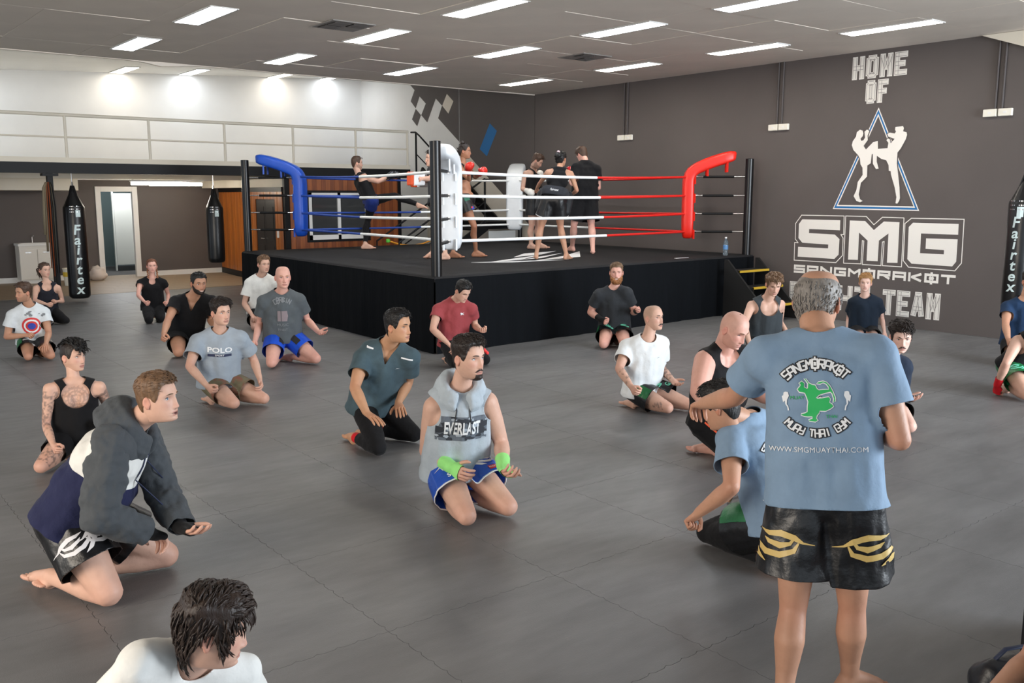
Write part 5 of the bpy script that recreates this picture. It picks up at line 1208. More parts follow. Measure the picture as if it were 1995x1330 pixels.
        if s.o.get('chestpiece'):
            c = s.N - s.up * .10 * s.s + s.fwd_top * .10 * s.s
            d = np.linalg.norm(V - c, axis=1); pat = (np.sin(d * 260) > -.1) | (np.sin(np.arctan2((V - c) @ s.up, (V - c) @ s.lft_top) * 16) > .55)
            front = ((V - s.N) @ s.fwd_top) > .02
            m = np.maximum(m, (d < .095) * pat * front * .6)
        return col * (1 - .58 * m[:, None]) + np.array(rgb(62, 66, 72)) * .4 * m[:, None]
    def surf(s, x, z):
        G = s.G; fm = np.cos(s.A) > 0
        d = (G[..., 0] - x) ** 2 + (G[..., 2] - z) ** 2 + (~fm) * 1.0
        i = np.argsort(d.ravel())[:4]; w_ = 1 / (d.ravel()[i] + 1e-7); return float((G[..., 1].ravel()[i] * w_).sum() / w_.sum())
    def face(s):
        o = s.o
        if o.get('noface'): return
        ey = o.get('eye', (70, 50, 38)); gz_ = o.get('gaze', (0, 0)); op = o.get('eyeopen', 1.0)
        for sg in (-1, 1):
            cx, cz = sg * .0315, .003; cy = s.surf(cx, cz)
            V, T_ = ellipsoid((0, 0, 0), (.0142, .0062, .0066 * op), 28, 22)
            x, y, z = V.T; c = np.tile(np.array(rgb(204, 197, 192)), (len(V), 1))
            r = np.sqrt((x - gz_[0]) ** 2 + (z - gz_[1]) ** 2)
            c[r < .0058] = rgb(*ey); c[r < .0027] = (.004, .004, .004); c[(r > .0050) & (r < .0060)] *= .5
            Vh = np.stack([cx + x, cy - .0015 + y - .18 * np.abs(x) * 1.0, cz + z], 1)
            parts = [(Vh, T_[:, ::-1])]; cols = [c]
            # lash line above the eye
            pts = []; 
            for t in np.linspace(-1, 1, 7): pts.append((cx + t * .0155, cy + .0035 - .0042 * t * t - .0012 * abs(t), cz + .0062 * op * (1 - t * t * .8) + .0004))
            v, t_ = taper_tris(pts, [.0008, .0013, .0016, .0017, .0016, .0013, .0008], 6); parts.append((v, t_)); cols.append(np.tile(np.array(rgb(40, 26, 22)) if s.g == 'm' else np.array(rgb(20, 14, 14)), (len(v), 1)))
            V, T_ = merge(parts); s.part('eye', s.hw(V), T_, M_eye, col=np.vstack(cols))
            hc_ = o.get('browcol', o.get('haircol', 'brown'))
            pts = []
            for t in np.linspace(0, 1, 6):
                bx = sg * (.014 + .033 * t); bz = .0225 + .006 * math.sin(t * 2.2) - .004 * t + o.get('brow', 0) * (1 - 2 * t); pts.append((bx, s.surf(bx, bz) + .0012, bz))
            k = 1.0 if s.g == 'm' else .75
            v, t_ = taper_tris(pts, [.0016 * k, .0032 * k, .0034 * k, .003 * k, .0024 * k, .0008 * k], 6)
            s.part('eyebrow', s.hw(v), t_, hair_mat(hc_, HAIR[hc_]))
        mu = o.get('moustache')
        if mu:
            parts = []
            for sg in (-1, 1):
                pts = []
                for t in np.linspace(0, 1, 6):
                    bx = sg * (.001 + .030 * t); bz = -.0585 - .001 * t - .011 * t * t; pts.append((bx, s.surf(bx, bz) + .001, bz))
                parts.append(taper_tris(pts, [.004, .0052, .0050, .0042, .003, .001], 7))
            V, T_ = merge(parts); s.part('moustache', s.hw(V), T_, hair_mat(mu, HAIR[mu]))
        bd = o.get('beard')
        if bd: s.beard(*bd)
    def shell(s, mask, thick, m, name, seed=0, rough=.35, freq=40, lo=.0008, label=None, locks=0, flow=None, llen=.03, lr=.004, G=None, jit=.25):
        """hair or beard: an offset copy of part of the head surface, plus locks"""
        if G is None: G, _ = head_grid(1 if s.depth < 11 else 2, False)
        nr, nc = G.shape[:2]; V = G.reshape(-1, 3).copy(); T_ = grid_tris(nr, nc)[:, [0, 2, 1]]
        N_ = vnormals(V, T_); f = mask.ravel().copy()
        th = thick.ravel() if isinstance(thick, np.ndarray) else np.full(len(V), thick)
        taper = np.clip(f / .014, 0, 1) ** .6
        for i in np.where(f > -.01)[0]:
            p = Vector(V[i]) * freq; h = 1 + rough * (noise.noise(p + Vector((seed, 0, 0))) + .6 * noise.noise(p * 2.1 + Vector((seed, 1, 0))))
            V[i] = V[i] + N_[i] * (lo + th[i] * taper[i] * h)
        parts = []
        V2, T2 = clip(V, T_, f); parts.append((V2, T2))
        if locks:
            idx = np.where((f > .004) & (th > th.max() * .45))[0]; r_ = np.random.default_rng(seed + 11)
            wz = th[idx]; wz = wz / wz.sum()
            for i in r_.choice(idx, locks, p=wz):
                p = V[i]; n_ = N_[i]; fl = np.asarray(flow(p, n_) if callable(flow) else flow, float) + r_.normal(0, jit, 3); fl = nz(fl - n_ * (fl @ n_) * .8)
                l = llen * r_.uniform(.6, 1.3); lift = n_ * lr * r_.uniform(.2, 1.6)
                c = r_.uniform(-.3, .3); sd = np.cross(n_, fl)
                pts = [p - n_ * .002, p + fl * l * .35 + lift + sd * c * l * .1, p + fl * l * .7 + lift * 1.2 + sd * c * l * .3 - n_ * l * .06, p + fl * l + lift * .4 + sd * c * l * .5 - n_ * l * .18]
                parts.append(taper_tris(pts, [lr * .7, lr, lr * .8, lr * .12], 5))
        V, T_ = merge(parts); return s.part(name, s.hw(V), T_, m, label=label)
    def beard(s, kind, colr, th):
        G, A = s.G, s.A; a = np.abs(A); z = G[..., 2]; x = np.abs(G[..., 0])
        if kind == 'goatee': f = np.minimum(np.minimum(-.0845 - z, .026 - x), np.cos(A)) * 1.0; f = np.where(G[..., 1] > .03, f, -1)
        else:
            zb = np.interp(a, [0, .2, .35, .6, .9, 1.25, 1.5], [-.083, -.082, -.066, -.056, -.05, -.02, .0]); f = np.minimum(zb - z, (1.62 - a) * .1); f = np.where(z < -.108, np.minimum(f, G[..., 1] - .02), f)
        thk = th * np.interp(z, [-.12, -.09, -.05, 0], [1.2, 1.0, .5, .25])
        s.shell(f, thk, hair_mat(colr, HAIR[colr]), 'beard', 3, .3, 60, G=G, locks=60 if th > .008 else 0, flow=(0, .2, -1), llen=.02, lr=.003)
    def do_hair(s):
        o = s.o; st = o.get('hair'); 
        if not st: return
        G, A = head_grid(1 if s.depth < 11 else 2, False); z = G[..., 2]; a = np.abs(A); y = G[..., 1]; x = G[..., 0]
        m = hair_mat(o.get('haircol', 'brown'), HAIR[o.get('haircol', 'brown')]); sd = abs(hash(s.key)) % 50 if False else sum(map(ord, s.key)) % 50
        near = s.depth < 9
        top = np.clip((z - .03) / .05, 0, 1)
        if st == 'short':
            f = z - zline(A, o.get('hairline', .07)); th = .004 + (o.get('topth', .014)) * top
            s.shell(f, th, m, 'hair', sd, .35, 40, locks=480 if near else 120, flow=o.get('flow', (0, .8, .2)), llen=o.get('llen', .03), lr=.0019 if near else .0026, jit=.13)
        elif st == 'messy':
            f = z - zline(A, .066, -.03, -.085); th = .008 + .018 * top
            s.shell(f, th, m, 'hair', sd, .6, 30, locks=520 if near else 160, flow=o.get('flow', (0, .8, -.1)), llen=.045, lr=.0032)
        elif st == 'mop':
            f = z - zline(A, .055, -.05, -.095, .03); th = .012 + .014 * top
            s.shell(f, th, m, 'hair', sd, .55, 24, locks=1100, jit=.2, flow=lambda p, n_: np.array([0, .35 if p[1] > .02 else -.25, -1.0]) + (np.array([.9, .5, .9]) if p[2] > .085 else 0), llen=.055, lr=.0030)
        elif st == 'ring':
            f1 = z - zline(A, .2, -.02, -.082, .02); cr_ = np.sqrt((x / .064) ** 2 + ((y - .018) / .092) ** 2); f2 = np.where(z > 0, (cr_ - 1) * .06 + np.clip(.055 - z, -.03, .03) * .25, .03); f = np.minimum(f1, f2)
            f = np.minimum(f, (a - 1.05) * .06)
            s.shell(f, .006, m, 'hair', sd, .6, 70, locks=420, flow=(0, -.3, -1), llen=.016, lr=.0022)
        elif st == 'bun':
            f = z - zline(A, .07, -.0, -.07); s.shell(f, .008, m, 'hair', sd, .3, 30, locks=80, flow=(0, -1, .2), llen=.05, lr=.004)
            v, t_ = ellipsoid((0, -.035, .135) if o.get('bunhigh', True) else (0, -.11, .03), (.035, .035, .032), 14, 10)
            for i in range(len(v)): v[i] += .006 * noise.noise(Vector(v[i]) * 60)
            s.part('hair_bun', s.hw(v), t_, m)
        elif st == 'tail':
            f = z - zline(A, .072, .0, -.07); s.shell(f, .009, m, 'hair', sd, .3, 30, locks=80, flow=(0, -1, -.1), llen=.05, lr=.004)
            r_ = np.random.default_rng(5); parts = []
            for k in range(46):
                b0 = np.array([r_.normal(0, .012), -.10, .035 + r_.normal(0, .012)]); e_ = np.array([r_.normal(.02, .035), -.15 + r_.normal(0, .025), -.09 + r_.normal(0, .035)])
                mdl = (b0 + e_) / 2 + np.array([r_.normal(0, .02), -.035, .02]); parts.append(taper_tris([b0, (b0 + mdl) / 2 + np.array([0, -.01, .004]), mdl, (mdl + e_) / 2 + r_.normal(0, .006, 3), e_], [.007, .009, .010, .008, .002], 6))
            V, T_ = merge(parts); s.part('hair_tail', s.hw(V), T_, m)
        elif st == 'braids':
            f = z - zline(A, .074, -.01, -.075); s.shell(f, .007, m, 'hair', sd, .25, 30, locks=60, flow=(0, -.5, -1), llen=.04, lr=.004)
            for sg in (-1, 1):
                parts = []
                pts = [np.array([sg * .066, -.035, -.05]), np.array([sg * .075, -.005, -.09]), np.array([sg * .072, .045, -.14]), np.array([sg * .07, .06, -.19])]
                for k in range(9):
                    t = k / 8 * 3; i = min(int(t), 2); p = pts[i] + (pts[i+1] - pts[i]) * (t - i); v, t_ = ellipsoid(p + np.array([.005 * (-1) ** k, 0, 0]), (.013, .012, .016), 8, 6); parts.append((v, t_))
                V, T_ = merge(parts); s.part('braid', s.hw(V), T_, hair_mat('braid', rgb(150, 100, 70)))
        elif st == 'undercut':
            f = z - zline(A, .074, -.015, -.075); s.shell(f, .002, hair_mat('dark', HAIR['dark']), 'shaved_hair', sd, .3, 60)
            f = np.minimum(z - .052, .055 - np.abs(x - .008)) ; f = np.where(y < -.085, -1, f)
            s.shell(f, .012 + .012 * top, m, 'hair', sd, .4, 28, locks=300, flow=(-.35, 1.0, .15), llen=.06, lr=.005)
        elif st == 'updo':
            f = z - zline(A, .07, -.0, -.07); s.shell(f, .010, m, 'hair', sd, .3, 30, locks=90, flow=(0, -1, .3), llen=.05, lr=.004)
            v, t_ = ellipsoid((0, -.10, .06), (.06, .045, .05), 14, 10); 
            for i in range(len(v)): v[i] += .016 * noise.noise(Vector(v[i]) * 40)
            s.part('hair_bun', s.hw(v), t_, m)
            v, t_ = ellipsoid((0, -.085, .115), (.03, .018, .02), 10, 8); s.part('scrunchie', s.hw(v), t_, mat('scrunchie_pink', rgb(222, 190, 196), .7))
    def wrap(s, X, colr, kind='wrap'):
        """hand wrap: knuckles to wrist and up the forearm, or a boxing glove"""
        W = getattr(s, 'w' + X); E = getattr(s, 'e' + X); fd = nz(getattr(s, 'f' + X)); R = s.__dict__['palm' + X]; S = s.s
        m = cloth('wrap_%d_%d_%d' % colr, rgb(*colr), .8, .3)
        if kind == 'wrap':
            PR = [(a, ra + .006, b + 0 * fd, rb + .006) for a, ra, b, rb in R] + [(W + (E - W) * .34, .037 * S * s.m + .004, W, .031 * S * s.m + .005)]
            V, T_ = remesh(PR, .008, 3); V, T_ = clip(V, T_, (W + fd * .086 * S - V) @ fd); d = nz(E - W); V, T_ = clip(V, T_, (W + d * .085 - V) @ d)
            s.part('hand_wrap', V, T_, m)
        else:
            pn, lat = s.__dict__['pn' + X], s.__dict__['lat' + X]
            PR = [(W + fd * .02, .052, W + fd * .10 + pn * .012, .068), (W + fd * .10 + pn * .012, .068, W + fd * .12 + pn * .045, .052), (W + fd * .02 + lat * .04 + pn * .02, .026, W + fd * .09 + lat * .05 + pn * .06, .024), (W + (E - W) * .30, .046, W + fd * .02, .05)]
            V, T_ = remesh(PR, .010, 4); d = nz(E - W); V, T_ = clip(V, T_, (W + d * .07 - V) @ d)
            s.part('boxing_glove', V, T_, mat('glove_%d_%d_%d' % colr, rgb(*colr), .3))
    # ------------------------------------------------ clothes
    def shirt(s, m, kind='tee', name='t_shirt', e=.017, frac=.52, hem=.03, neck='crew', flare=.012, amp=.007, bands=None, sleeve_m=None, collar=None, loose=0.0):
        S = s.s; up = s.up; parts = []
        e = e + .004; pr = s.torso(e)
        if kind in ('tee', 'long'):
            for sh_ in (s.sL, s.sR): pr.append((sh_ - up * .006, .060 * S * s.m + e, s.N + (sh_ - s.N) * .5 - up * .02, .055 * S + e))
        pr.append((s.hL - up * .03 * S, .110 * s.b * S + e + loose * .5, s.hR - up * .03 * S, .110 * s.b * S + e + loose * .5))
        U_ = s.P + (s.N - s.P) * .74; cw_ = (.085 if s.g == 'm' else .066) * S
        if kind != 'racer':
            for sg_, hh_ in ((1, s.hL), (-1, s.hR)): pr.append((U_ + s.lft_top * cw_ * sg_, .092 * S + e, hh_ - up * .0, (.100 * s.b) * S + e + loose * .5))
            Fc = s.P + (s.N - s.P) * .70 + s.fwd_top * .03 * S; pr.append((Fc, .10 * S + e, s.P + s.fwd * (.02 + s.o.get('belly', 0) * .6), .105 * s.b * S + e + loose * .4))
        if loose: 
            Wc = s.P + (s.N - s.P) * .33; pr.append((Wc + s.left * .06 * S * s.b, .10 * S * s.b + e + loose * .5, Wc - s.left * .06 * S * s.b, .10 * S * s.b + e + loose * .5))
        union = kind == 'tee' and not bands
        tor = list(pr); slv = []
        if union:
            for X in 'LR':
                sh, E = getattr(s, 's' + X), getattr(s, 'e' + X); d = E - sh; k = S * s.m
                q = [(sh - d * .02, .055 * k + e * .85, sh + d * frac * .5, .057 * k + e * .9), (sh + d * frac * .5, .057 * k + e * .9, sh + d * (frac + .04), .054 * k + e + flare * .6)]
                slv.append((sh, d, q)); pr += q
        V, T_ = remesh(pr, s.vox, 10)
        if amp: V = wrinkle(V, T_, amp, up + s.fwd * .25, sum(map(ord, s.key)), 8)
        if union:
            def sdf(V, prs):
                best = np.full(len(V), 9.0)
                for p1, r1, p2, r2 in prs:
                    d_ = p2 - p1; L2 = max(d_ @ d_, 1e-9); t_ = np.clip(((V - p1) @ d_) / L2, 0, 1)
                    best = np.minimum(best, np.linalg.norm(V - p1 - t_[:, None] * d_, axis=1) - (r1 + (r2 - r1) * t_))
                return best
            for sh, d, q in slv:
                dt = sdf(V, tor); da = sdf(V, q)
                V, T_ = clip(V, T_, np.where((da < dt - .004) & (dt > .022), (sh + d * frac - V) @ nz(d), np.maximum((sh + d * frac - V) @ nz(d), .01)))
        V, T_ = clip(V, T_, (V - (s.P - up * hem * S)) @ up)
        c = s.N + up * .046 * S + s.fwd_top * .022 * S
        if neck == 'crew': f = np.linalg.norm(V - c, axis=1) - .083 * S
        elif neck == 'v':
            f = np.linalg.norm(V - c, axis=1) - .083 * S; q = V - (s.N - up * .12 * S); dz = np.clip(q @ up / (.13 * S), -1, 2); f2 = np.abs(q @ s.lft_top) - .06 * S * np.clip(dz, 0, 1.4); f2 = np.where((dz < 0) | (q @ s.fwd_top < .0), 1, f2); f = np.minimum(f, f2)
        else:
            dpt = {'scoop': .055, 'tank': .075, 'deep': .105}[neck]
            f = np.minimum(np.linalg.norm(V - c, axis=1) - .085 * S, np.linalg.norm((V - (s.N - up * dpt * .75 * S + s.fwd_top * .09 * S)), axis=1) - dpt * 1.0 * S)
        V, T_ = clip(V, T_, f)
        if kind in ('tank', 'sleeveless', 'racer'):
            for sg, X in ((1, 'L'), (-1, 'R')):
                sh = getattr(s, 's' + X); E = getattr(s, 'e' + X)
                oo = {'tank': .012, 'sleeveless': .052, 'racer': .0}[kind]; rr = {'tank': .088, 'sleeveless': .092, 'racer': .098}[kind]
                cc = sh + s.lft_top * sg * oo * S - up * .012 * S
                ax = s.fwd_top; q = V - cc; dist = np.sqrt(np.maximum((q ** 2).sum(1) - .72 * (q @ ax) ** 2, 0)); V, T_ = clip(V, T_, dist - rr * S)
        parts.append((V, T_))
        if kind in ('tee', 'long') and not union:
            for X in 'LR':
                sh, E, W = getattr(s, 's' + X), getattr(s, 'e' + X), getattr(s, 'w' + X); d = E - sh; k = S * s.m
                if kind == 'tee':
                    pr = [(sh - d * .02 - s.lft_top * (.02 if X == 'L' else -.02) + up * .0, .060 * k + e * .8, sh + d * frac * .5, .057 * k + e * .9), (sh + d * frac * .5, .057 * k + e * .9, sh + d * (frac + .2), .053 * k + e + flare * .9)]
                    V2, T2 = remesh(pr, s.vox, 6)
                    if amp: V2 = wrinkle(V2, T2, amp * .8, d, sum(map(ord, s.key)) + 5, 10)
                    V2, T2 = clip(V2, T2, (sh + d * frac - V2) @ nz(d))
                else:
                    fd = W - E
                    pr = [(sh - d * .02, .062 * k + e, sh + d * .5, .060 * k + e), (sh + d * .5, .060 * k + e, E, .054 * k + e), (E, .056 * k + e, E + fd * .5, .052 * k + e), (E + fd * .5, .052 * k + e, W + fd * .05, .034 * k + e * .8)]
                    V2, T2 = remesh(pr, s.vox, 3); V2 = wrinkle(V2, T2, amp * 1.4, np.cross(d, s.fwd), 31, 14)
                    V2, T2 = clip(V2, T2, (W - nz(fd) * .008 - V2) @ nz(fd))
                parts.append((V2, T2))
        s.shirt_parts = parts
        mats = [m]
        if bands:   # [(signed function on V, material)] from the top down, on the torso part only
            V, T_ = parts[0]; pcs = []; rest = (V, T_)
            for fn, mm in bands:
                Va, Ta = clip(rest[0], rest[1], fn(rest[0])); Vb, Tb = clip(rest[0], rest[1], -fn(rest[0])); pcs.append((Va, Ta, mm)); rest = (Vb, Tb)
            pcs.append((rest[0], rest[1], m))
            allp = []; idx = []
            for Va, Ta, mm in pcs:
                if mm not in mats: mats.append(mm)
                allp.append((Va, Ta)); idx += [mats.index(mm)] * len(Ta)
            for q in parts[1:]:
                sm_ = sleeve_m or m
                if sm_ not in mats: mats.append(sm_)
                allp.append(q); idx += [mats.index(sm_)] * len(q[1])
            V, T_ = merge(allp); ob = s.part(name, V, T_, mats, midx=idx)
        else:
            V, T_ = merge(parts); ob = s.part(name, V, T_, m)
        if s.depth < 9:
            md = ob.modifiers.new('thickness', 'SOLIDIFY'); md.thickness = .005; md.offset = -1
        s.shirt_ob = ob; s.bvh = BVHTree.FromPolygons([tuple(v) for v in V], [tuple(int(i) for i in t) for t in T_])
        s.shirtVT = (V, T_)
        return ob
    def hood(s, m, string=None, open_=True):
        S = s.s; N_ = s.N; up = s.up; fw = s.fwd_top; lf = s.lft_top
        # folded hood: rises round the neck, turns over a lip and drapes on the shoulders, open in a V at the throat
        rows = []
        for t in np.linspace(-1, 1, 21):
            a = t * 2.72; bk = math.cos(a) * .5 + .5; dirv = lf * math.sin(a) - fw * math.cos(a)
            R0 = .070 + .020 * (1 - bk); zl = .040 + .022 * bk; dr = .022 + .062 * bk; drop = -.075 * (1 - bk) ** 1.6
            prof = [(R0, -.02), (R0 + .004, zl * .6), (R0 + .014, zl), (R0 + .014 + dr * .35, zl * .9), (R0 + .014 + dr * .7, zl * .35 - .004), (R0 + .016 + dr * .95, -.022 - .02 * bk), (R0 + .012 + dr * .8, -.045 - .03 * bk)]
            rows.append([N_ + dirv * r * S + up * (z + drop + .012) * S + fw * .012 * S for r, z in prof])
        pr = []
        for i in range(len(rows)):
            for j in range(7):
                if j < 6: pr.append((rows[i][j], .018 * S, rows[i][j + 1], .018 * S))
                if i < len(rows) - 1: pr.append((rows[i][j], .018 * S, rows[i + 1][j], .018 * S))
        V, T_ = remesh(pr, min(s.vox, .009), 3); V = wrinkle(V, T_, .006, up, 3, 14)
        s.part('hood', V, T_, m)
        if string:
            parts = []
            for sg in (-1, 1):
                p0 = N_ + fw * .10 * S + lf * sg * .035 * S - up * .065 * S; pp = [p0]
                for k in range(1, 6):
                    q = p0 - up * .036 * k * S + lf * sg * .004 * k; h = s.bvh.ray_cast(Vector(q + fw * .3), Vector(-fw))[0]; pp.append(np.array(h) + fw * .005 if h is not None else q + fw * .03)
                parts.append(taper_tris(pp, [.0035] * 6, 6))
            V, T_ = merge(parts); s.part('drawstring', V, T_, string)
    def shorts(s, m, name='shorts', frac=.55, e=.016, flare=.02, top=.08, amp=.006, trim=None, waist=None, trim_w=.02):
        S = s.s; b = s.b; up = s.up
        pr = [(s.hL + up * .01 * S, .108 * b * S + e * .8, s.hR + up * .01 * S, .108 * b * S + e * .8), (s.P + up * .1 * S + s.left * .045, .090 * b * S + .008, s.P + up * .1 * S - s.left * .045, .090 * b * S + .008)]
        for X in 'LR':
            h, k = getattr(s, 'h' + X), getattr(s, 'k' + X); q = S * (1 + (b - 1) * .7)
            pr += [(h, .100 * q + e, h + (k - h) * frac * .6, .092 * q + e + flare * .5), (h + (k - h) * frac * .6, .092 * q + e + flare * .5, h + (k - h) * (frac + .12), .086 * q + e + flare)]
        V, T_ = remesh(pr, s.vox, 4)
        if amp: V = wrinkle(V, T_, amp, nz(s.kL - s.hL) + nz(s.kR - s.hR), sum(map(ord, s.key)) + 9, 11)
        V, T_ = clip(V, T_, (s.P + up * top * S - V) @ (up if s.o.get('stand') else up - s.fwd * .8))
        def legf(V, fr):
            out = []
            for X in 'LR':
                h, k = getattr(s, 'h' + X), getattr(s, 'k' + X); d = k - h; L = np.linalg.norm(d); d = d / L; pj = (V - h) @ d
                dist = np.linalg.norm(V - h - np.clip(pj, 0, L)[:, None] * d, axis=1); out.append((dist, fr * L - pj))
            return np.where(out[0][0] < out[1][0], out[0][1], out[1][1])
        V, T_ = clip(V, T_, legf(V, frac))
        if s.gz is not None: pass
        mats = [m]
        if trim:
            Va, Ta = clip(V, T_, legf(V, frac) - trim_w); Vb, Tb = clip(V, T_, trim_w - legf(V, frac)); V, T_ = merge([(Va, Ta), (Vb, Tb)]); mats.append(trim)
            ob = s.part(name, V, T_, mats, midx=[0] * len(Ta) + [1] * len(Tb))
        else: ob = s.part(name, V, T_, m)
        if s.depth < 9:
            md = ob.modifiers.new('thickness', 'SOLIDIFY'); md.thickness = .004; md.offset = -1
        s.shorts_ob = ob; s.sbvh = BVHTree.FromPolygons([tuple(v) for v in V], [tuple(int(i) for i in t) for t in T_])
        return ob
    def tights(s, m, name='tights', end=.86, e=.006, start=None):
        S = s.s
        pr = s.leg('L', e) + s.leg('R', e) + [(s.hL + s.up * .03 * S, .106 * s.b * S + e + .004, s.hR + s.up * .03 * S, .106 * s.b * S + e + .004), (s.P + s.up * .1 * S + s.left * .04, .09 * s.b * S + e, s.P + s.up * .1 * S - s.left * .04, .09 * s.b * S + e)]
        V, T_ = remesh(pr, s.vox, 4); V = wrinkle(V, T_, .003, s.up, 4, 14)
        for X in 'LR':
            k, a = getattr(s, 'k' + X), getattr(s, 'a' + X); d = a - k; L = np.linalg.norm(d); d = d / L; pj = (V - k) @ d; dist = np.linalg.norm(V - k - np.clip(pj, 0, L * 1.2)[:, None] * d, axis=1)
            V, T_ = clip(V, T_, np.where((dist < .085) & (pj > L * .55), end * L - pj, .05))
        ob = s.part(name, V, T_, m)
        s.tbvh = BVHTree.FromPolygons([tuple(v) for v in V], [tuple(int(i) for i in t) for t in T_]); s.tights_ob = ob
        return ob
    def decal(s, name, V2, F2, m, bvh, parent, org, u, v, direction, offs=.003, back=.35):
        d = nz(direction); pts = []; ok = []
        for x, y in V2:
            p = org + u * x + v * y - d * back; h = bvh.ray_cast(Vector(p), Vector(d), back + .25)
            ok.append(h[0] is not None); pts.append(np.array(h[0]) + np.array(h[1]) * offs * (1 if np.dot(h[1], d) < 0 else -1) if h[0] is not None else p)
        F3 = [f for f in F2 if all(ok[i] for i in f)]
        # drop faces that jump to another surface
        F3 = [f for f in F3 if max(np.linalg.norm(pts[f[0]] - pts[f[1]]), np.linalg.norm(pts[f[1]] - pts[f[2]]), np.linalg.norm(pts[f[2]] - pts[f[0]])) < .09]
        if not F3: return None
        ob = s.part(name, np.array(pts), F3, m, parent)
        if name not in ('lettering', 'lettering_shadow', 'emblem', 'emblem_outline', 'small_logo', 'roundel'): ob['kind'] = 'stuff'
        return ob
    def chest_frame(s, dz=.0, dx=0.0):
        return s.P + (s.N - s.P) * (.68 + dz) + s.lft_top * dx, s.lft_top, s.up, -s.fwd_top
    def back_frame(s, dz=.0, dx=0.0):
        return s.P + (s.N - s.P) * (.62 + dz) - s.lft_top * dx, -s.lft_top, s.up, s.fwd_top
    def ctext(s, txt, size, m, dz=0, dx=0, back=False, cell=.02, rot=0, bold=.01, name='lettering', sx=1.0, offs=.003, dy=0):
        V2, F2 = text_geo(txt, size, 0, bold); V2 = V2 * np.array([sx, 1]); V2, F2 = subdiv2d(V2, F2, cell)
        if rot: c_, s_ = math.cos(rot), math.sin(rot); V2 = V2 @ np.array([[c_, s_], [-s_, c_]])
        org, u, v, d = (s.back_frame if back else s.chest_frame)(dz, dx)
        return s.decal(name, V2, F2, m, s.bvh, s.shirt_ob, org, u, v, d, offs)
    def cpoly(s, polys, m, dz=0, dx=0, back=False, name='print', cell=.02, offs=.003):
        org, u, v, d = (s.back_frame if back else s.chest_frame)(dz, dx)
        V2, F2 = poly_geo(polys, cell); return s.decal(name, V2, F2, m, s.bvh, s.shirt_ob, org, u, v, d, offs)
    def thigh_frame(s, X, t=.4, side=.0):
        """frame on top of a thigh: u along the thigh's own left, v back up the thigh"""
        h, k = getattr(s, 'h' + X), getattr(s, 'k' + X); d = nz(k - h); l = nz(np.cross((0, 0, 1), d)) if not s.o.get('stand') else s.left
        n_ = nz(np.cross(d, l)) if not s.o.get('stand') else s.fwd
        if not s.o.get('stand') and n_[2] < 0: n_ = -n_
        nn = nz(n_ * math.cos(side) + l * math.sin(side)); uu = np.cross(-d, nn)
        return h + (k - h) * t, uu, -d, -nn
    def legdecal(s, V2, F2, m, X, t=.4, side=0.0, name='emblem', offs=.003):
        org, u, v, d = s.thigh_frame(X, t, side); return s.decal(name, V2, F2, m, s.sbvh, s.shorts_ob, org, u, v, d, offs)
def poly_geo(polys, cell=.02):
    bm = bmesh.new()
    for P in polys:
        vs = [bm.verts.new((x, y, 0)) for x, y in P]
        try: bm.faces.new(vs)
        except ValueError: pass
    bmesh.ops.triangulate(bm, faces=bm.faces)
    V = np.array([v.co[:2] for v in bm.verts]); bm.verts.index_update(); F = [[v.index for v in f.verts] for f in bm.faces]; bm.free()
    return subdiv2d(V, F, cell)
def arc_text(txt, R, size, span, up=True, font=TECH, th=None, gap=.2):
    """letters along an arc, as stroke quads"""
    out = []; n = len(txt); th = th or size * .2
    for i, ch in enumerate(txt):
        if ch == ' ' or ch not in font: continue
        t = (i + .5) / n - .5; a = t * span; wl = R * span / n * (1 - gap)
        if up: c = np.array([R * math.sin(a), R * math.cos(a)]); ux = np.array([math.cos(a), -math.sin(a)]); uy = np.array([math.sin(a), math.cos(a)])
        else: c = np.array([R * math.sin(a), -R * math.cos(a)]); ux = np.array([math.cos(a), math.sin(a)]); uy = np.array([-math.sin(a), math.cos(a)])
        for p, q in font[ch]:
            mp = lambda r: c + ux * (r[0] - .5) * wl + uy * (r[1] - .5) * size
            out += stroke_quads([(mp(p), mp(q))], th)
    return out
# ------------------------------------------------------------------ who is there
K = cloth
BLK = K('cloth_black', rgb(15, 15, 18)); CHAR = K('cloth_charcoal', rgb(46, 49, 53)); WHT = K('cloth_white', rgb(214, 214, 210)); SATK = K('satin_black', rgb(16, 17, 20), sat=True); GREEN = K('satin_green', rgb(28, 108, 62), sat=True)
M_pw = mat('print_white', rgb(226, 228, 230), .7); M_pk = mat('print_black', rgb(30, 30, 34), .7); M_pg = mat('print_green', rgb(38, 176, 92), .6); M_pn = mat('print_navy', rgb(36, 44, 74), .7); M_pgold = mat('print_gold', rgb(206, 176, 106), .45); M_pred = mat('print_red', rgb(200, 52, 52), .6); M_pgry = mat('print_grey', rgb(120, 124, 128), .7); M_psil = mat('print_silver', rgb(206, 206, 210), .45); M_pmint = mat('print_mint', rgb(112, 208, 176), .6); M_pblue = mat('print_blue', rgb(44, 62, 160), .6); M_por = mat('print_orange', rgb(235, 84, 36), .6)
DOWN = (0, .25, -1)
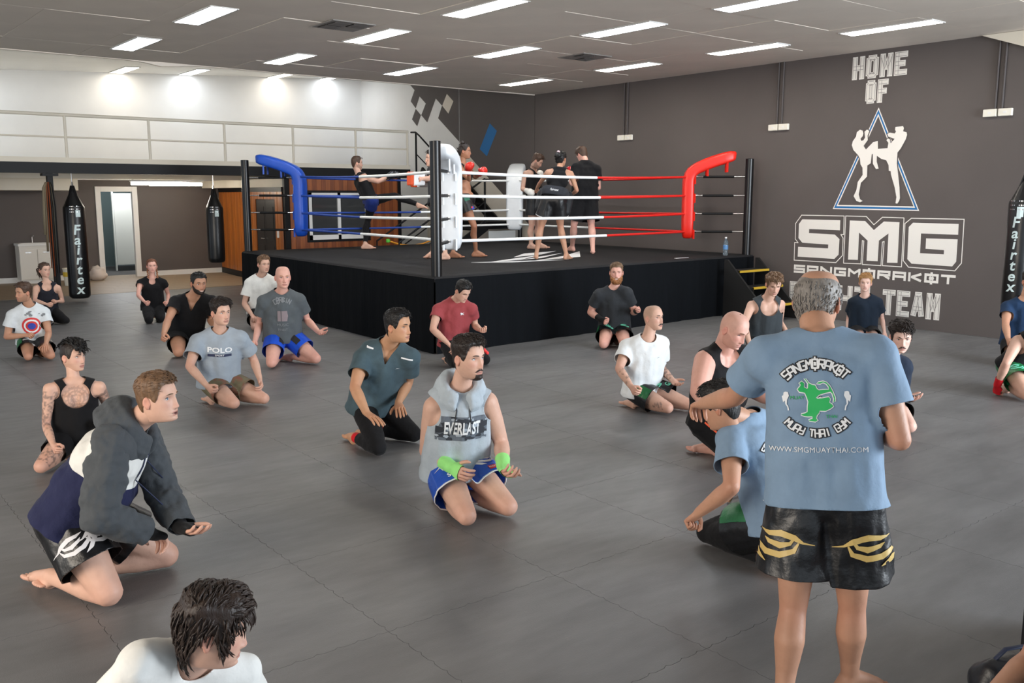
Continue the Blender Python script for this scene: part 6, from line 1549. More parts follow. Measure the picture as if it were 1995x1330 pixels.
def swirl(s=1.0, mirror=1):
    """tribal ornament made of curved tapering bands"""
    out = []
    def band(pts, w):
        pts = [np.array(p, float) * s * np.array([mirror, 1]) for p in pts]
        n = len(pts); L = []; R = []
        for i in range(n):
            d = nz(pts[min(i+1, n-1)] - pts[max(i-1, 0)]); q = np.array([-d[1], d[0]]) * w[i] * s; L.append(pts[i] + q); R.append(pts[i] - q)
        for i in range(n - 1): out.append([L[i], L[i+1], R[i+1], R[i]])
    band([(-.10, .005), (-.06, .012), (-.03, .03), (.02, .045), (.06, .042), (.09, .05)], [.001, .004, .011, .012, .009, .001])
    band([(-.03, .03), (-.015, .008), (.02, .0), (.06, .012), (.075, .026)], [.004, .007, .012, .008, .001])
    band([(-.045, .012), (-.03, -.018), (.02, -.035), (.07, -.028), (.105, -.004), (.11, .02)], [.003, .009, .012, .012, .009, .002])
    band([(.11, .02), (.125, -.01), (.10, -.045), (.07, -.065)], [.003, .009, .010, .001])
    return out
def poly(pts, sc, cx, cy): return [((x - cx) * sc, (cy - y) * sc) for x, y in pts]
ARCHER = poly([(440,300),(462,312),(500,370),(545,395),(590,405),(610,455),(640,478),(700,470),(780,470),(775,430),(745,385),(700,362),(660,382),(615,378),(640,360),(700,348),(745,365),(790,420),(830,500),(858,580),(860,630),(835,650),(845,600),(825,525),(800,500),(720,515),(640,540),(595,580),(610,595),(690,590),(770,575),(790,600),(775,650),(815,680),(830,705),(790,735),(720,770),(640,765),(630,800),(600,835),(590,880),(612,905),(580,925),(500,915),(490,905),(545,880),(540,850),(480,850),(430,845),(385,825),(390,815),(440,800),(475,780),(480,700),(490,640),(470,570),(445,510),(370,495),(345,460),(375,420),(390,395),(370,370),(400,345),(435,375),(430,430),(470,455),(490,450),(495,380),(470,340)], 1 / 6.335 / 640 * 1.0, 600, 620)
FIGHTER = poly([(155,490),(180,478),(215,485),(228,540),(200,600),(195,660),(215,690),(225,750),(205,752),(200,700),(175,660),(170,610),(148,635),(140,600),(130,545),(150,530)], 1 / 6.335 / 640, 180, 610)
def gym_back(p, sc=1.0, dz=0, dx=0):
    """the gym emblem printed on the back of the grey blue shirts"""
    f = lambda polys, ox=0, oy=0, k=1.0: [[((x * k + ox) * sc, (y * k + oy) * sc) for x, y in P] for P in polys]
    top = arc_text('SANGMORAKOT', .150, .030, 1.62, True); bot = arc_text('MUAY THAI GYM', .138, .026, 1.70, False)
    p.cpoly(f(grow_quads(top, .004), 0, -.02), M_pk, dz, dx, True, 'lettering_shadow', .03, .0030)
    p.cpoly(f(top, 0, -.02), M_pw, dz, dx, True, 'lettering', .03, .0045)
    p.cpoly(f(grow_quads(bot, .0035), 0, .02), M_pk, dz, dx, True, 'lettering_shadow', .03, .0030)
    p.cpoly(f(bot, 0, .02), M_pw, dz, dx, True, 'lettering', .03, .0045)
    p.cpoly(f([grow(ARCHER, .0035)], 0, 0, 1.0), M_pw, dz, dx, True, 'emblem_outline', .02, .0030)
    p.cpoly(f([ARCHER], 0, 0, 1.0), M_pg, dz, dx, True, 'emblem', .02, .0045)
    p.cpoly(f([FIGHTER], -.105, 0), M_pw, dz, dx, True, 'emblem', .02, .0035)
    p.cpoly(f([[(-x, y) for x, y in FIGHTER]], .105, 0), M_pw, dz, dx, True, 'emblem', .02, .0035)
    for t_, x, y in (('MUAY', -.066, 0.01), ('THAI', .05, -.058)):
        V2, F2 = text_geo(t_, .018, 0, .003); V2 = (V2 + np.array([x, y])) * sc
        org, u, v, d = p.back_frame(dz, dx); p.decal('lettering', V2, F2, M_pg, p.bvh, p.shirt_ob, org, u, v, d, .003)
    V2, F2 = text_geo('WWW.SMGMUAYTHAI.COM', .0265, 0, .003); V2 = (V2 + np.array([0, -.178])) * sc; V2, F2 = subdiv2d(V2, F2, .02)
    org, u, v, d = p.back_frame(dz, dx); p.decal('lettering', V2, F2, M_pw, p.bvh, p.shirt_ob, org, u, v, d, .003)
def grow_quads(Q, e):
    out = []
    for q in Q:
        q = np.array(q); c = q.mean(0); d = nz(q[1] - q[0]); n_ = np.array([-d[1], d[0]])
        out.append([q[0] + (-d * e - n_ * e), q[1] + (d * e - n_ * e), q[2] + (d * e + n_ * e), q[3] + (-d * e + n_ * e)])
    return out
def blotches(w_, h_, n, seed, r0=.012, r1=.03):
    r_ = np.random.default_rng(seed); out = []
    for _ in range(n):
        cx, cy = r_.uniform(-w_, w_), r_.uniform(-h_, h_); r = r_.uniform(r0, r1); k = 9; P = []
        for i in range(k):
            a = 2 * math.pi * i / k; q = r * r_.uniform(.6, 1.2); P.append((max(-w_, min(w_, cx + 1.7 * q * math.cos(a))), max(-h_, min(h_, cy + q * math.sin(a)))))
        out.append(P)
    return out
def fold_shorts_side(p, X, m, w0=.05, name='side_panel', t0=.0, t1=.5, side=1.1):
    n = 8; P = [[(-w0, -.16 + .32 * i / n), (w0, -.16 + .32 * i / n), (w0, -.16 + .32 * (i + 1) / n), (-w0, -.16 + .32 * (i + 1) / n)] for i in range(n)]
    V2, F2 = poly_geo(P, .025); p.legdecal(V2, F2, m, X, .3, side, name)

# 1 hoodie man
p = Person('hoodie', 'person in grey, white and navy hooded sweatshirt kneeling with black hand wraps, mouth open', skin='fair', bulk=1.2, belly=.04, hair='short', haircol='light', topth=.014, head=.92, mouth='open', eye=(96, 120, 140), gaze=(-.003, .001), eyeopen=1.2, brow=.002, handL=('open', (0, .3, 1)), handR=('half', (0, .2, -1)), flush=.7).build()
GREYM = K('hood_charcoal', rgb(70, 74, 78), bump=.35); NAVY = K('hood_navy', rgb(30, 34, 66), bump=.35)
def bandf(t):
    return lambda V: (V - (p.P + (p.N - p.P) * t)) @ p.up
p.shirt(NAVY, 'long', 'hooded_sweatshirt', e=.028, hem=.03, neck='crew', amp=.012, loose=.02, bands=[(bandf(.80), GREYM), (bandf(.52), WHT)], sleeve_m=GREYM)
p.hood(GREYM, M_pn)
p.shorts(SATK, frac=.62, flare=.03, e=.024)
for sd in (0.1, 1.0):
    V2, F2 = poly_geo(swirl(.9), .02); p.legdecal(V2, F2, M_psil, 'R', .40, -sd, 'ornament')
for X in 'LR': p.wrap(X, (20, 20, 22))

# 2 tattooed woman
p = Person('tattoo', 'person in black tank top with tattooed arms and chest, dark hair shaved at the sides', skin='fair', sex='f', bulk=.95, hair='undercut', haircol='black', tattoo=[('sR', 'eR', .075, .05), ('eR', 'wR', .06, -.25), ('sL', 'eL', .075, .2), ('hR', 'kR', .11, -.1)], chestpiece=True, eye=(60, 44, 36), gaze=(.003, .0), browcol='black', handR=('fist', None)).build()
p.shirt(BLK, 'tank', 'tank_top', e=.008, neck='deep', amp=.003)
p.shorts(BLK, frac=.5, flare=.006, e=.012)

# 3 shield shirt
p = Person('shield', 'person in white printed shirt with red and blue roundel looking aside, green shorts', skin='tan', bulk=.96, hair='short', haircol='brown', topth=.02, stubble=(.35, rgb(84, 62, 50)), handL=('half', DOWN), handR=('fist', None)).build()
p.shirt(K('cloth_pale', rgb(206, 212, 216)), e=.02, loose=.012)
cir = lambda r, n=20: [(r * math.cos(2*math.pi*i/n), r * math.sin(2*math.pi*i/n)) for i in range(n)]
for r, m_, o_ in ((.105, M_pred, .003), (.082, M_pw, .005), (.062, M_pred, .007), (.04, M_pblue, .009)): p.cpoly([cir(r)], m_, -.18, 0, False, 'roundel', .02, o_)
p.cpoly(blotches(.16, .05, 9, 4, .004, .014), M_pgry, .10, 0, False, 'print')
p.shorts(SATK, frac=.6, flare=.02)
fold_shorts_side(p, 'R', GREEN, .05, 'side_panel', side=-1.0)
V2, F2 = poly_geo([[(-.05, -.005), (.05, -.005), (.05, .004), (-.05, .004)], [(-.05, .012), (.05, .012), (.05, .021), (-.05, .021)]], .02); p.legdecal(V2, F2, M_pw, 'R', .4, .1, 'stripe')

# 4 curly ponytail woman
p = Person('pony', 'person in black singlet with curly brown ponytail kneeling near the punching bag', skin='fair', sex='f', bulk=.9, hair='tail', haircol='brown', handL=('fist', None)).build()
p.shirt(K('cloth_navyblack', rgb(32, 33, 42)), 'tank', 'singlet', e=.008, neck='tank', amp=.003); p.tights(BLK)

# 5 braids woman
p = Person('braids', 'person in black short sleeved top with two blond braids, fists on lap', skin='rosy', sex='f', bulk=1.0, hair='braids', haircol='redbrown').build()
p.shirt(BLK, 'tee', e=.010, frac=.24, neck='scoop', amp=.004); p.tights(BLK, e=.012)

# 6 v-neck man
p = Person('vneck', 'person in black v-neck shirt leaning forward and grinning, short black hair and beard', skin='tan', bulk=1.14, belly=.03, hair='short', haircol='black', topth=.010, mouth='teeth', beard=('full', 'dark', .003), stubble=(.45, rgb(60, 44, 38)), flush=1.2).build()
p.shirt(BLK, neck='v', e=.02, loose=.015); p.shorts(BLK, frac=.62, flare=.016)

# 7 polo shirt boy
p = Person('polo', 'person in light grey shirt with navy and white sport lettering, camouflage shorts', skin='fair', bulk=.96, hair='short', haircol='dark', topth=.026, llen=.04, flow=(.5, .8, .25), eye=(84, 74, 60), gaze=(.003, .002), handR=('fist', None), handL=('half', None)).build()
p.shirt(K('cloth_lightgrey', rgb(148, 158, 168)), e=.022, frac=.62, loose=.02, flare=.02)
p.ctext('POLO', .062, M_pw, .02, 0, cell=.02, bold=.025, sx=1.35)
p.cpoly([[(-.105, -.012), (.105, -.012), (.105, .012), (-.105, .012)]], M_pn, -.075, 0, False, 'print')
p.ctext('SPORT', .022, M_pw, -.075, 0, cell=.03, bold=.01, sx=1.2, offs=.005)
CAMO = mat('camouflage', rgb(104, 98, 76), .85, var=.2, scale=9, var2=(rgb(122, 78, 62), 16), bump=.2, bscale=20)
p.shorts(CAMO, frac=.55, flare=.016)

# 8 tall white shirt man
p = Person('whitet', 'person in loose white shirt with brown hair kneeling behind the bald grey shirted man', skin='fair', bulk=.93, hair='short', haircol='light', topth=.016, handR=('half', DOWN)).build()
p.shirt(WHT, e=.022, frac=.62, loose=.016, flare=.02); p.shorts(BLK, frac=.6)

# 9 bald man grey shirt blue shorts
p = Person('baldgrey', 'smiling bald person in charcoal printed shirt and bright blue shorts, arms spread low', skin='rosy', bulk=1.06, belly=.015, scalp=(.10, rgb(150, 116, 100)), mouth=None, eye=(90, 110, 120), eyeopen=.6, brow=-.001, browcol='blond', handL=('open', (-.3, .5, 1)), handR=('half', (.2, .5, .6))).build()
p.shirt(K('cloth_slate', rgb(82, 88, 92)), e=.02, frac=.56, loose=.014)
p.cpoly(arc_text('CORBIN', .16, .05, 1.25, True, font=dict(TECH, C=pl((1,1),(0,1),(0,0),(1,0)), B=pl((0,0),(0,1),(1,.8),(0,.5),(1,.25),(0,0)), I=BLOCK['I'])), M_pgry, -.10, 0, False, 'print', .02)
p.cpoly([[(-.055, -.06), (-.02, -.06), (-.02, .06), (-.055, .06)], [(-.012, -.06), (.05, -.06), (.06, .0), (.05, .06), (-.012, .06)]], mat('print_faded', rgb(132, 120, 124), .8), -.14, 0, False, 'print')
p.ctext('MUSIC', .045, M_pgry, -.33, .0, cell=.02, bold=.0); p.ctext('FINEST', .035, M_pgry, -.43, .0, cell=.02, bold=.0)
BLUE = K('shorts_blue', rgb(24, 78, 200), rough=.6); p.shorts(BLUE, frac=.58, flare=.012, e=.018)
for X in 'LR':
    V2, F2 = poly_geo([[(-.035, -.1), (.035, -.1), (.035, 0), (-.035, 0)], [(-.035, 0), (.035, 0), (.035, .12), (-.035, .12)]], .02); p.legdecal(V2, F2, M_pk, X, .22, -.9 if X == 'L' else .9, 'dark_panel')

# 10 man in teal shirt
p = Person('asian', 'person in dark teal sports shirt and black tights kneeling with hands on thighs', skin='asian', bulk=1.0, belly=.022, hair='short', haircol='black', topth=.014, hairline=.074, llen=.03, browcol='black', eye=(40, 28, 22), eyeopen=.62, handL=('flat', DOWN), handR=('flat', DOWN)).build()
p.shirt(K('cloth_teal', rgb(66, 84, 92), bump=.2, var=.14), e=.02, frac=.55, neck='v', loose=.014)
for sg in (-1, 1): p.cpoly([[(-.045, -.006), (.045, .002), (.045, .012), (-.045, .006)]], M_pw, .24, sg * .155, False, 'reflective_strip')
p.cpoly([[(-.012, -.004), (.0, .002), (.022, .008), (.0, .006)]], M_pw, .06, .10, False, 'small_logo')
p.tights(BLK, end=.74, e=.007)
M_pr2 = K('wrap_red', rgb(205, 22, 30))
for X in 'R':
    k_, a_ = p.kR, p.aR; V, T_ = remesh([(k_ + (a_ - k_) * .66, .048, k_ + (a_ - k_) * .93, .042)], .009, 2); d = nz(a_ - k_)
    V, T_ = clip(V, T_, (V - (k_ + (a_ - k_) * .70)) @ d); V, T_ = clip(V, T_, ((k_ + (a_ - k_) * .90) - V) @ d); p.part('ankle_wrap', V, T_, M_pr2)
    k_, a_ = p.kL, p.aL; V, T_ = remesh([(k_ + (a_ - k_) * .5, .052, k_ + (a_ - k_) * .85, .042)], .009, 2); d = nz(a_ - k_)
    V, T_ = clip(V, T_, (V - (k_ + (a_ - k_) * .55)) @ d); V, T_ = clip(V, T_, ((k_ + (a_ - k_) * .84) - V) @ d); p.part('ankle_wrap', V, T_, M_pr2)

# 11 red shirt man
p = Person('red', 'person in faded red shirt looking down at his fists beside the ring skirt', skin='fair', bulk=.98, hair='short', haircol='black', topth=.014, eyeopen=.4, browcol='black', handL=('fist', (0, .2, 1)), handR=('half', DOWN)).build()
p.shirt(K('cloth_red', rgb(150, 66, 70)), e=.011, frac=.46, amp=.005)
p.cpoly([[(-.022, -.012), (-.012, -.012), (.0, 0), (.012, -.012), (.022, -.012), (.004, .004), (.022, .014), (.012, .014), (0, .008), (-.012, .014), (-.022, .014), (-.004, .004)]], M_pw, .05, .075, False, 'small_logo')
p.tights(BLK, e=.01)
# his cap of red cloth lies across the lap
RS = [(p.kL + np.array([0, 0, .11]) + (p.hL - p.kL) * .75, .045, p.kL + (p.hL - p.kL) * .35 + np.array([.02, 0, .10]), .035), (p.kL + (p.hL - p.kL) * .35 + np.array([.02, 0, .10]), .035, p.kL + p.left * .03 + np.array([0, 0, .075]), .022)]
V, T_ = remesh(RS, .01, 3); V = wrinkle(V, T_, .01, p.up, 7, 18)
tag(mesh_obj('cloth', V, T_, K('cloth_coral', rgb(226, 66, 66))), 'coral red cloth lying over the thigh of the red shirted person', 'cloth')

# 12 man in front
p = Person('front', 'person in sleeveless grey hooded top, blue shorts and lime hand wraps kneeling in front', skin='fair', bulk=1.02, arm=1.12, hair='short', haircol='dark', topth=.018, hairline=.074, scalp=(.45, rgb(70, 54, 46)), moustache='dark', beard=('goatee', 'dark', .007), stubble=(.12, rgb(110, 86, 74)), eye=(104, 128, 146), gaze=(.003, .003), eyeopen=1.05, browcol='dark', handL=('half', (.2, .3, .4)), handR=('half', None)).build()
HG = K('hood_lightgrey', rgb(168, 178, 186), bump=.35)
p.shirt(HG, 'sleeveless', 'sleeveless_hoodie', e=.022, hem=.05, amp=.008, loose=.022)
p.hood(HG, M_pk)
band = []
p.cpoly([[( -.16 + .04*i, -.075), (-.16 + .04*(i+1), -.075), (-.16 + .04*(i+1), .075), (-.16 + .04*i, .075)] for i in range(8)], mat('camo_base', rgb(96, 104, 114), .85), -.10, 0, False, 'camouflage_band', .03, .0025)['kind'] = 'stuff'
p.cpoly(blotches(.16, .075, 30, 8, .009, .024), mat('camo_dark', rgb(48, 52, 60), .85), -.10, 0, False, 'camouflage_patch', .025, .0037)['kind'] = 'stuff'
p.cpoly(blotches(.16, .075, 14, 21, .006, .015), mat('camo_light', rgb(160, 170, 180), .85), -.10, 0, False, 'camouflage_patch', .025, .0045)['kind'] = 'stuff'
p.ctext('EVERLAST', .105, M_pw, -.10, 0, cell=.02, bold=.03, sx=.48, offs=.006)
SB = K('satin_blue', rgb(26, 76, 176), sat=True)
p.shorts(SB, frac=.56, flare=.03, e=.022, trim=M_pw, trim_w=.009)
for X in 'RL':
    V2, F2 = poly_geo(swirl(.75, 1 if X == 'R' else -1), .02); V2 = V2 + np.array([0, .075]); p.legdecal(V2, F2, M_psil, X, .44, .25 if X == 'L' else -.35, 'ornament')
V2, F2 = text_geo('SUBUA', .042, 0, .03); V2, F2 = subdiv2d(V2 * np.array([1, 1.0]), F2, .02); p.legdecal(V2, F2, M_pw, 'R', .44, .05, 'lettering')
V2, F2 = poly_geo([[(-.045, -.016), (.045, -.016), (.045, .016), (-.045, .016)]], .02); p.legdecal(V2, F2, M_pred, 'L', .46, .1, 'label_patch')
V2, F2 = text_geo('PINGPONG', .017, 0, .01); p.legdecal(V2, F2, M_pw, 'L', .46, .1, 'lettering', .005)
for X in 'LR': p.wrap(X, (150, 226, 130))

# 13 red beard
p = Person('redbeard', 'laughing person with ginger beard in charcoal shirt and black wraps by the ring', skin='rosy', bulk=1.04, arm=1.08, hair='short', haircol='dirty', topth=.010, beard=('full', 'ginger', .022), moustache='ginger', mouth='teeth', eyeopen=.6, browcol='dirty', handL=('fist', None), handR=('fist', None)).build()
p.shirt(CHAR, e=.018, frac=.55, loose=.01); p.shorts(SATK, frac=.55, flare=.03)
V2, F2 = poly_geo(swirl(.6), .02); p.legdecal(V2, F2, M_pmint, 'R', .35, .2, 'ornament'); p.legdecal(V2, F2, M_pmint, 'L', .3, 0, 'ornament')
fold_shorts_side(p, 'R', GREEN, .035, 'side_panel', side=-1.1)
for X in 'LR': p.wrap(X, (18, 18, 20))

# 14 bald moustache
p = Person('stache', 'person with shaved head and moustache in plain white shirt, patterned green and black shorts', skin='fair', bulk=.96, scalp=(.38, rgb(150, 128, 108)), moustache='dark', eyeopen=.7, browcol='dark', tattoo=[('eL', 'wL', .06, .05), ('eR', 'wR', .05, -.35), ('kR', 'aR', .08, -.1)], handL=('open', (-.2, .3, 1)), handR=('fist', None)).build()
p.shirt(K('cloth_brightwhite', rgb(224, 228, 230)), e=.021, frac=.60, loose=.02, hem=.05)
p.cpoly([[(-.012, -.004), (.0, .0), (.02, .006), (.0, .005)]], M_pgry, .02, .07, False, 'small_logo')
p.shorts(SATK, frac=.55, flare=.03, e=.022)
fold_shorts_side(p, 'R', GREEN, .05, 'side_panel', side=-1.0)
V2, F2 = text_geo('S', .09, 0, .03); V2, F2 = subdiv2d(V2, F2, .02); p.legdecal(V2, F2, M_pmint, 'R', .42, .7, 'lettering')
V2, F2 = text_geo('G', .07, 0, .03); V2, F2 = subdiv2d(V2, F2, .02); p.legdecal(V2, F2, M_pmint, 'L', .42, -.3, 'lettering')

# 15 big bald man
p = Person('bigbald', 'large balding person in black tank top and orange striped shorts looking down', skin='rosy', bulk=1.2, belly=.05, arm=1.35, neck=1.15, scalp=(.3, rgb(160, 128, 112)), stubble=(.3, rgb(140, 100, 84)), eyeopen=.35, browcol='light').build()
p.shirt(BLK, 'sleeveless', 'tank_top', e=.014, neck='tank', amp=.004, loose=.01)
p.cpoly([[(-.03, -.02), (-.012, -.02), (-.018, -.004)], [(-.008, -.02), (.010, -.02), (-.004, .012), (-.012, -.002)], [(.014, -.02), (.032, -.02), (.012, .026), (.002, .008)], [(-.03, -.034), (.03, -.034), (.03, -.026), (-.03, -.026)]], M_pw, -.02, .08, False, 'small_logo')
p.shorts(BLK, frac=.8, flare=.03, e=.02)
for k_ in range(3):
    V2, F2 = poly_geo([[(-.03 + .022 * k_, -.02 - .17 + .055 * q), (-.018 + .022 * k_, -.02 - .17 + .055 * q), (-.018 + .022 * k_, -.02 - .115 + .055 * q), (-.03 + .022 * k_, -.02 - .115 + .055 * q)] for q in range(6)], .03); p.legdecal(V2, F2, M_por, 'R', .4, -1.0, 'stripe')

# 16 grey singlet
p = Person('greytank', 'young person in charcoal singlet with fringe looking down near the ring steps', skin='fair', bulk=.9, arm=.9, hair='messy', haircol='light', flow=(0, 1, -.6), eyeopen=.5, handR=('half', DOWN), handL=('half', DOWN)).build()
p.shirt(K('cloth_darkslate', rgb(56, 62, 66)), 'tank', 'singlet', e=.018, neck='deep', amp=.006, loose=.014); p.shorts(BLK, frac=.6)

# 17 blond
p = Person('blond', 'slim blond person in plain navy shirt sitting upright in front of the wall lettering', skin='pale', bulk=.88, arm=.84, hair='messy', haircol='blond', flow=(.3, .7, .2), handL=('flat', DOWN), handR=('flat', DOWN)).build()
p.shirt(K('cloth_navy', rgb(22, 34, 48)), e=.018, frac=.56, loose=.012); p.shorts(BLK, frac=.62, flare=.02)

# 18 brown hair with wrap
p = Person('brown', 'person with thick brown hair and thin moustache leaning out, palm up in black wrap', skin='pale', bulk=.95, hair='messy', haircol='dark', flow=(.2, .9, .1), moustache='dark', eyeopen=.8, brow=-.003, browcol='dark', handL=('open', (-.2, .2, 1))).build()
p.shirt(K('cloth_darknavy', rgb(24, 36, 54)), e=.018, frac=.55, loose=.012); p.shorts(SATK, frac=.5, flare=.02)
p.cpoly([[(-.02, -.03), (.0, -.03), (.024, .03), (.006, .03)]], M_pw, -.25, .07, False, 'small_logo')
p.wrap('L', (20, 20, 22))
# 19, 20 at the right edge
p = Person('navy', 'person in navy shirt at the right edge in front of the punching bag', skin='tan', bulk=1.05, hair='short', haircol='dark').build()
p.shirt(K('cloth_blue', rgb(26, 50, 80)), e=.016, frac=.5); p.shorts(BLK)
p = Person('redwrap', 'person in black with red hand wrap leaning on one arm at the right edge', skin='fair', bulk=1.0, hair='short', haircol='brown', handR=('fist', None)).build()
p.shirt(BLK, 'sleeveless', 'sleeveless_shirt', e=.018, loose=.01); p.shorts(GREEN, frac=.55, flare=.03, e=.02)
V2, F2 = poly_geo(swirl(.7), .02); p.legdecal(V2, F2, M_pmint, 'R', .4, -.4, 'ornament')
p.wrap('R', (206, 24, 36)); p.wrap('L', (206, 24, 36))

# 21 instructor
p = Person('instructor', 'standing instructor seen from behind in grey blue gym shirt and black satin shorts', stand=True, adj={'eR': (.024, -.019, .01)}, skin='tan', bulk=.95, neck=1.08, scalp=(0.0, rgb(190, 140, 120)), hair='ring', haircol='grey', flush=1.0, toe={'R': (.95, -.32, 0), 'L': (.1, 1, 0)}, handL=('half', DOWN), handR=('half', DOWN)).build()
GB = K('cloth_greyblue', rgb(122, 146, 170), rough=.7, bump=.2)
p.shirt(GB, e=.018, frac=.60, hem=.03, amp=.008, loose=.018, flare=.016)
gym_back(p, 1.0, .01, -.02)
p.shorts(SATK, frac=.66, flare=.05, e=.023, top=-.012, amp=.012)
for X, mi in (('L', -1), ('R', 1)):
    V2, F2 = poly_geo(swirl(1.0, mi), .02); h_, k_ = getattr(p, 'h' + X), getattr(p, 'k' + X)
    p.decal('ornament', V2, F2, M_pgold, p.sbvh, p.shorts_ob, h_ + (k_ - h_) * .40 - p.left * (.035 if X == 'R' else -.035), -p.left, np.array([0, 0, 1.0]), p.fwd)
# dark temple of his glasses
v, t_ = taper_tris([(-.074, .06, .012), (-.0795, .02, .012), (-.082, -.018, .006), (-.081, -.028, -.006)], [.0025] * 4, 6); p.part('glasses_temple', p.hw(v), t_, M_pk)
v, t_ = taper_tris([(.074, .06, .012), (.0795, .02, .012), (.082, -.018, .006), (.081, -.028, -.006)], [.0025] * 4, 6); p.part('glasses_temple', p.hw(v), t_, M_pk)

# 22 kneeling man with the same shirt
p = Person('kicked', 'person kneeling sideways in grey blue gym shirt with head bowed behind the instructor arm', skin='tan', bulk=.98, hair='short', haircol='black', topth=.012, handL=('fist', DOWN), noface=False).build()
p.shirt(GB, e=.02, frac=.58, amp=.009, loose=.016, flare=.02); gym_back(p, .92, -.03, -.04)
p.tights(BLK, end=.86); p.shorts(SATK, frac=.5, flare=.04, e=.024)
fold_shorts_side(p, 'L', GREEN, .07, 'side_panel', side=.7)

# 23 front white shirt with dark mop
p = Person('bottom', 'person in white shirt with tousled dark hair turning aside at the bottom edge', skin='fair', bulk=.92, arm=.82, hair='mop', haircol='darkbrown', head=.96, eyeopen=.5).build()
p.shirt(K('cloth_offwhite', rgb(226, 226, 222), bump=.2), e=.018, frac=.6, loose=.012, amp=.010, flare=.02)
p.cpoly([[(-.025, -.012), (.0, -.002), (.03, .014), (.0, .006)]], M_pk, .04, .09, False, 'small_logo')
p.cpoly([[(-.06, -.03), (0, -.012), (.04, .02), (-.01, .012)]], mat('print_palegrey', rgb(170, 170, 166), .8), .24, -.12, True, 'print')
p.shorts(BLK)
v, t_ = taper_tris([p.N - p.fwd_top * .03 - p.lft_top * .075 + p.up * .05, p.N - p.fwd_top * .02 - p.lft_top * .085 - p.up * .0, p.N + p.fwd_top * .02 - p.lft_top * .085 - p.up * .03, p.N + p.fwd_top * .05 - p.lft_top * .07 - p.up * .05], [.003, .003, .003, .006], 6); p.part('neck_cord', v, t_, M_pk)

# in the ring
p = Person('kicker', 'fighter in black tank top and tights kicking in the ring by the blue corner', ring=True, stand=True, airfoot='L', skin='fair', bulk=.98, hair='short', haircol='brown', topth=.006, stubble=(.4, rgb(80, 58, 48))).build()
p.shirt(BLK, 'tank', 'tank_top', e=.010, neck='tank', amp=.004); p.tights(BLK, end=.9, e=.008); p.shorts(K('cloth_bluedark', rgb(26, 44, 110)), frac=.35, flare=.01, e=.02)
for X in 'LR': p.wrap(X, (34, 34, 38), 'glove')
p = Person('padman', 'pad holder standing behind the near ring post with orange and white kick pads', ring=True, stand=True, skin='fair', bulk=.98, hair='short', haircol='dark').build()
p.shirt(CHAR, e=.016); p.shorts(BLK)
for X in 'LR':
    W = getattr(p, 'w' + X); E_ = getattr(p, 'e' + X); d = nz(W - E_); n_ = p.d; l_ = nz(np.cross(d, n_))
    t = empty('kick_pad', tuple(W + n_ * .09), 'orange and white kick pad on the %s forearm of the pad holder' % ('raised' if X == 'L' else 'lower'), 'pad')
    O_ = W + n_ * .09
    for nm, off0, th, m_ in (('pad_face', .03, .10, mat('pad_orange', rgb(206, 76, 34), .5)), ('pad_edge', -.035, .05, M_pw)):
        c = n_ * off0; b = MB(); b.bar(c - d * .19, c + d * .19, .20, th, up=n_); ob = b.build(nm, m_, t, bevel=.02)
    b = MB(); b.tube([-n_ * .06 - d * .08, -n_ * .11, -n_ * .06 + d * .08], .016, 8); b.build('pad_strap', M_black, t, smooth=True)
p = Person('bunwoman', 'fighter with hair in a high bun and black and green shorts wearing red gloves', ring=True, stand=True, sex='f', skin='brown', bulk=.92, hair='bun', haircol='dark', toe={'R': (.6, -.5, 0)}).build()
p.shirt(BLK, 'racer', 'sports_bra', e=.007, hem=-.30, neck='tank', amp=.002); p.shorts(SATK, frac=.45, flare=.03, e=.018)
V2, F2 = poly_geo([[(-.05, .02 + .018 * k), (.05, .02 + .018 * k), (.05, .032 + .018 * k), (-.05, .032 + .018 * k)] for k in range(5)], .02); p.legdecal(V2, F2, mat('print_deepgreen', rgb(30, 110, 84), .6), 'R', .12, -.5, 'stripe')
V2, F2 = poly_geo([[(-.03, -.02), (.03, -.02), (.03, .03), (-.03, .03)]], .02); p.legdecal(V2, F2, M_pblue, 'R', .36, -.2, 'flag_patch'); V2, F2 = poly_geo([[(-.03, .005), (0, .005), (0, .03), (-.03, .03)]], .02); p.legdecal(V2, F2, M_pred, 'R', .36, -.2, 'flag_patch', .005)
for X in 'LR': p.wrap(X, (206, 44, 32), 'glove')
p = Person('whiteglove', 'bearded fighter in black tank top wearing white gloves beside the white corner pad', ring=True, stand=True, skin='fair', bulk=.98, hair='short', haircol='brown', topth=.02, stubble=(.5, rgb(60, 44, 38))).build()
p.shirt(BLK, 'tank', 'tank_top', e=.012, neck='tank'); p.shorts(SATK, frac=.6, flare=.02); p.tattoo
for X in 'LR': p.wrap(X, (226, 224, 218), 'glove')
p = Person('bellypad', 'trainer in black vest and shorts seen from behind with a padded belly belt', ring=True, stand=True, sex='f', skin='tan', bulk=1.0, hair='updo', haircol='black').build()
p.shirt(BLK, 'racer', 'vest', e=.010, hem=.0, neck='crew', amp=.003); p.shorts(SATK, frac=.58, flare=.04, e=.022, trim=M_pw, trim_w=.008)
c0 = p.P + p.up * .13; rr = []
V, T_ = remesh([(c0 + p.left * .07, .155, c0 - p.left * .07, .155)], .011, 3)
V, T_ = clip(V, T_, .07 - np.abs((V - c0) @ p.up)); p.part('belly_belt', V, T_, K('belt_grey', rgb(44, 46, 52)))
V2, F2 = text_geo('fairtex', .05, .2, .01); bb = BVHTree.FromPolygons([tuple(v) for v in V], [tuple(int(i) for i in t) for t in T_]); p.decal('lettering', V2, F2, M_pw, bb, p.root, c0, -p.left, p.up, p.fwd)
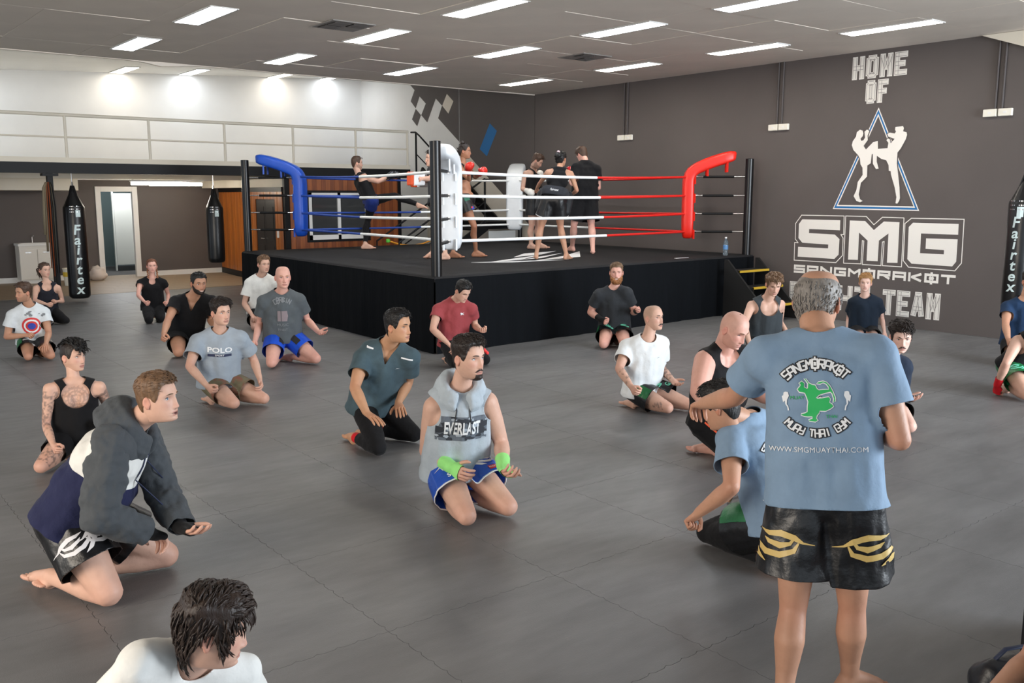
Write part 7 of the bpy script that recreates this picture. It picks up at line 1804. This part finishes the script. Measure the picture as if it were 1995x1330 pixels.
for sg in (1, -1):
    q = c0 + p.left * .20 * sg + p.fwd * .10 - p.up * .10; V, T_ = remesh([(q + p.up * .14, .07, q - p.up * .12, .07), (q + p.up * .10 + p.left * sg * .03, .06, q - p.up * .14 + p.left * sg * .02, .06)], .012, 4); p.part('belly_pad', V, T_, K('pad_black', rgb(28, 30, 34), rough=.5))
p = Person('blackt', 'person in black shirt and long black shorts seen from behind in the ring', ring=True, stand=True, skin='rosy', bulk=1.06, hair='short', haircol='brown', topth=.018).build()
p.shirt(BLK, e=.024, frac=.62, loose=.02); p.shorts(BLK, frac=.85, flare=.03, e=.028)
for X in 'L': p.wrap(X, (190, 30, 40), 'glove')

# ------------------------------------------------------------------ bottom right corner: bag, wrapped bottle, edge of a dark stand
t = empty('equipment_case', (3.96, 1.26, 0), 'black box shaped case at the bottom right edge', 'case')
MB().box(-.0, -.25, 0, .5, .25, .5).build('case_body', mat('case_black', rgb(16, 16, 20), .6), t, bevel=.01); MB().box(.1, -.256, .3, .3, -.25, .33).build('case_handle', M_chrome, t)
# black gym bag
V, T_ = remesh([((3.50, 1.42, .09), .09, (3.66, 1.30, .09), .09), ((3.50, 1.41, .13), .07, (3.66, 1.30, .14), .07)], .012, 5)
V = wrinkle(V, T_, .012, np.array([.3, -.2, 1]), 3, 12); V[:, 2] = np.maximum(V[:, 2], .002)
t = empty('gym_bag', (3.58, 1.36, 0), 'black gym bag with blue sheen on the floor at the bottom right corner', 'bag')
mesh_obj('bag_body', V - np.array([3.58, 1.36, 0]), T_, mat('bag_nylon', rgb(20, 22, 28), .4, bump=.3, bscale=14), t)
v, f_ = tube_mesh([np.array(q) for q in ((-.10, .07, .17), (-.06, .03, .24), (.02, -.02, .25), (.09, -.06, .19))], [.012] * 4, 8, True, .5); mesh_obj('bag_handle', v, f_, mat('bag_strap_navy', rgb(34, 44, 70), .6), t)
p = Person('corner', 'bare arm of a person mostly outside the bottom right corner', skin='tan', bulk=1.0, noface=True).build()
p.shirt(BLK, e=.016, frac=.4); p.shorts(BLK)
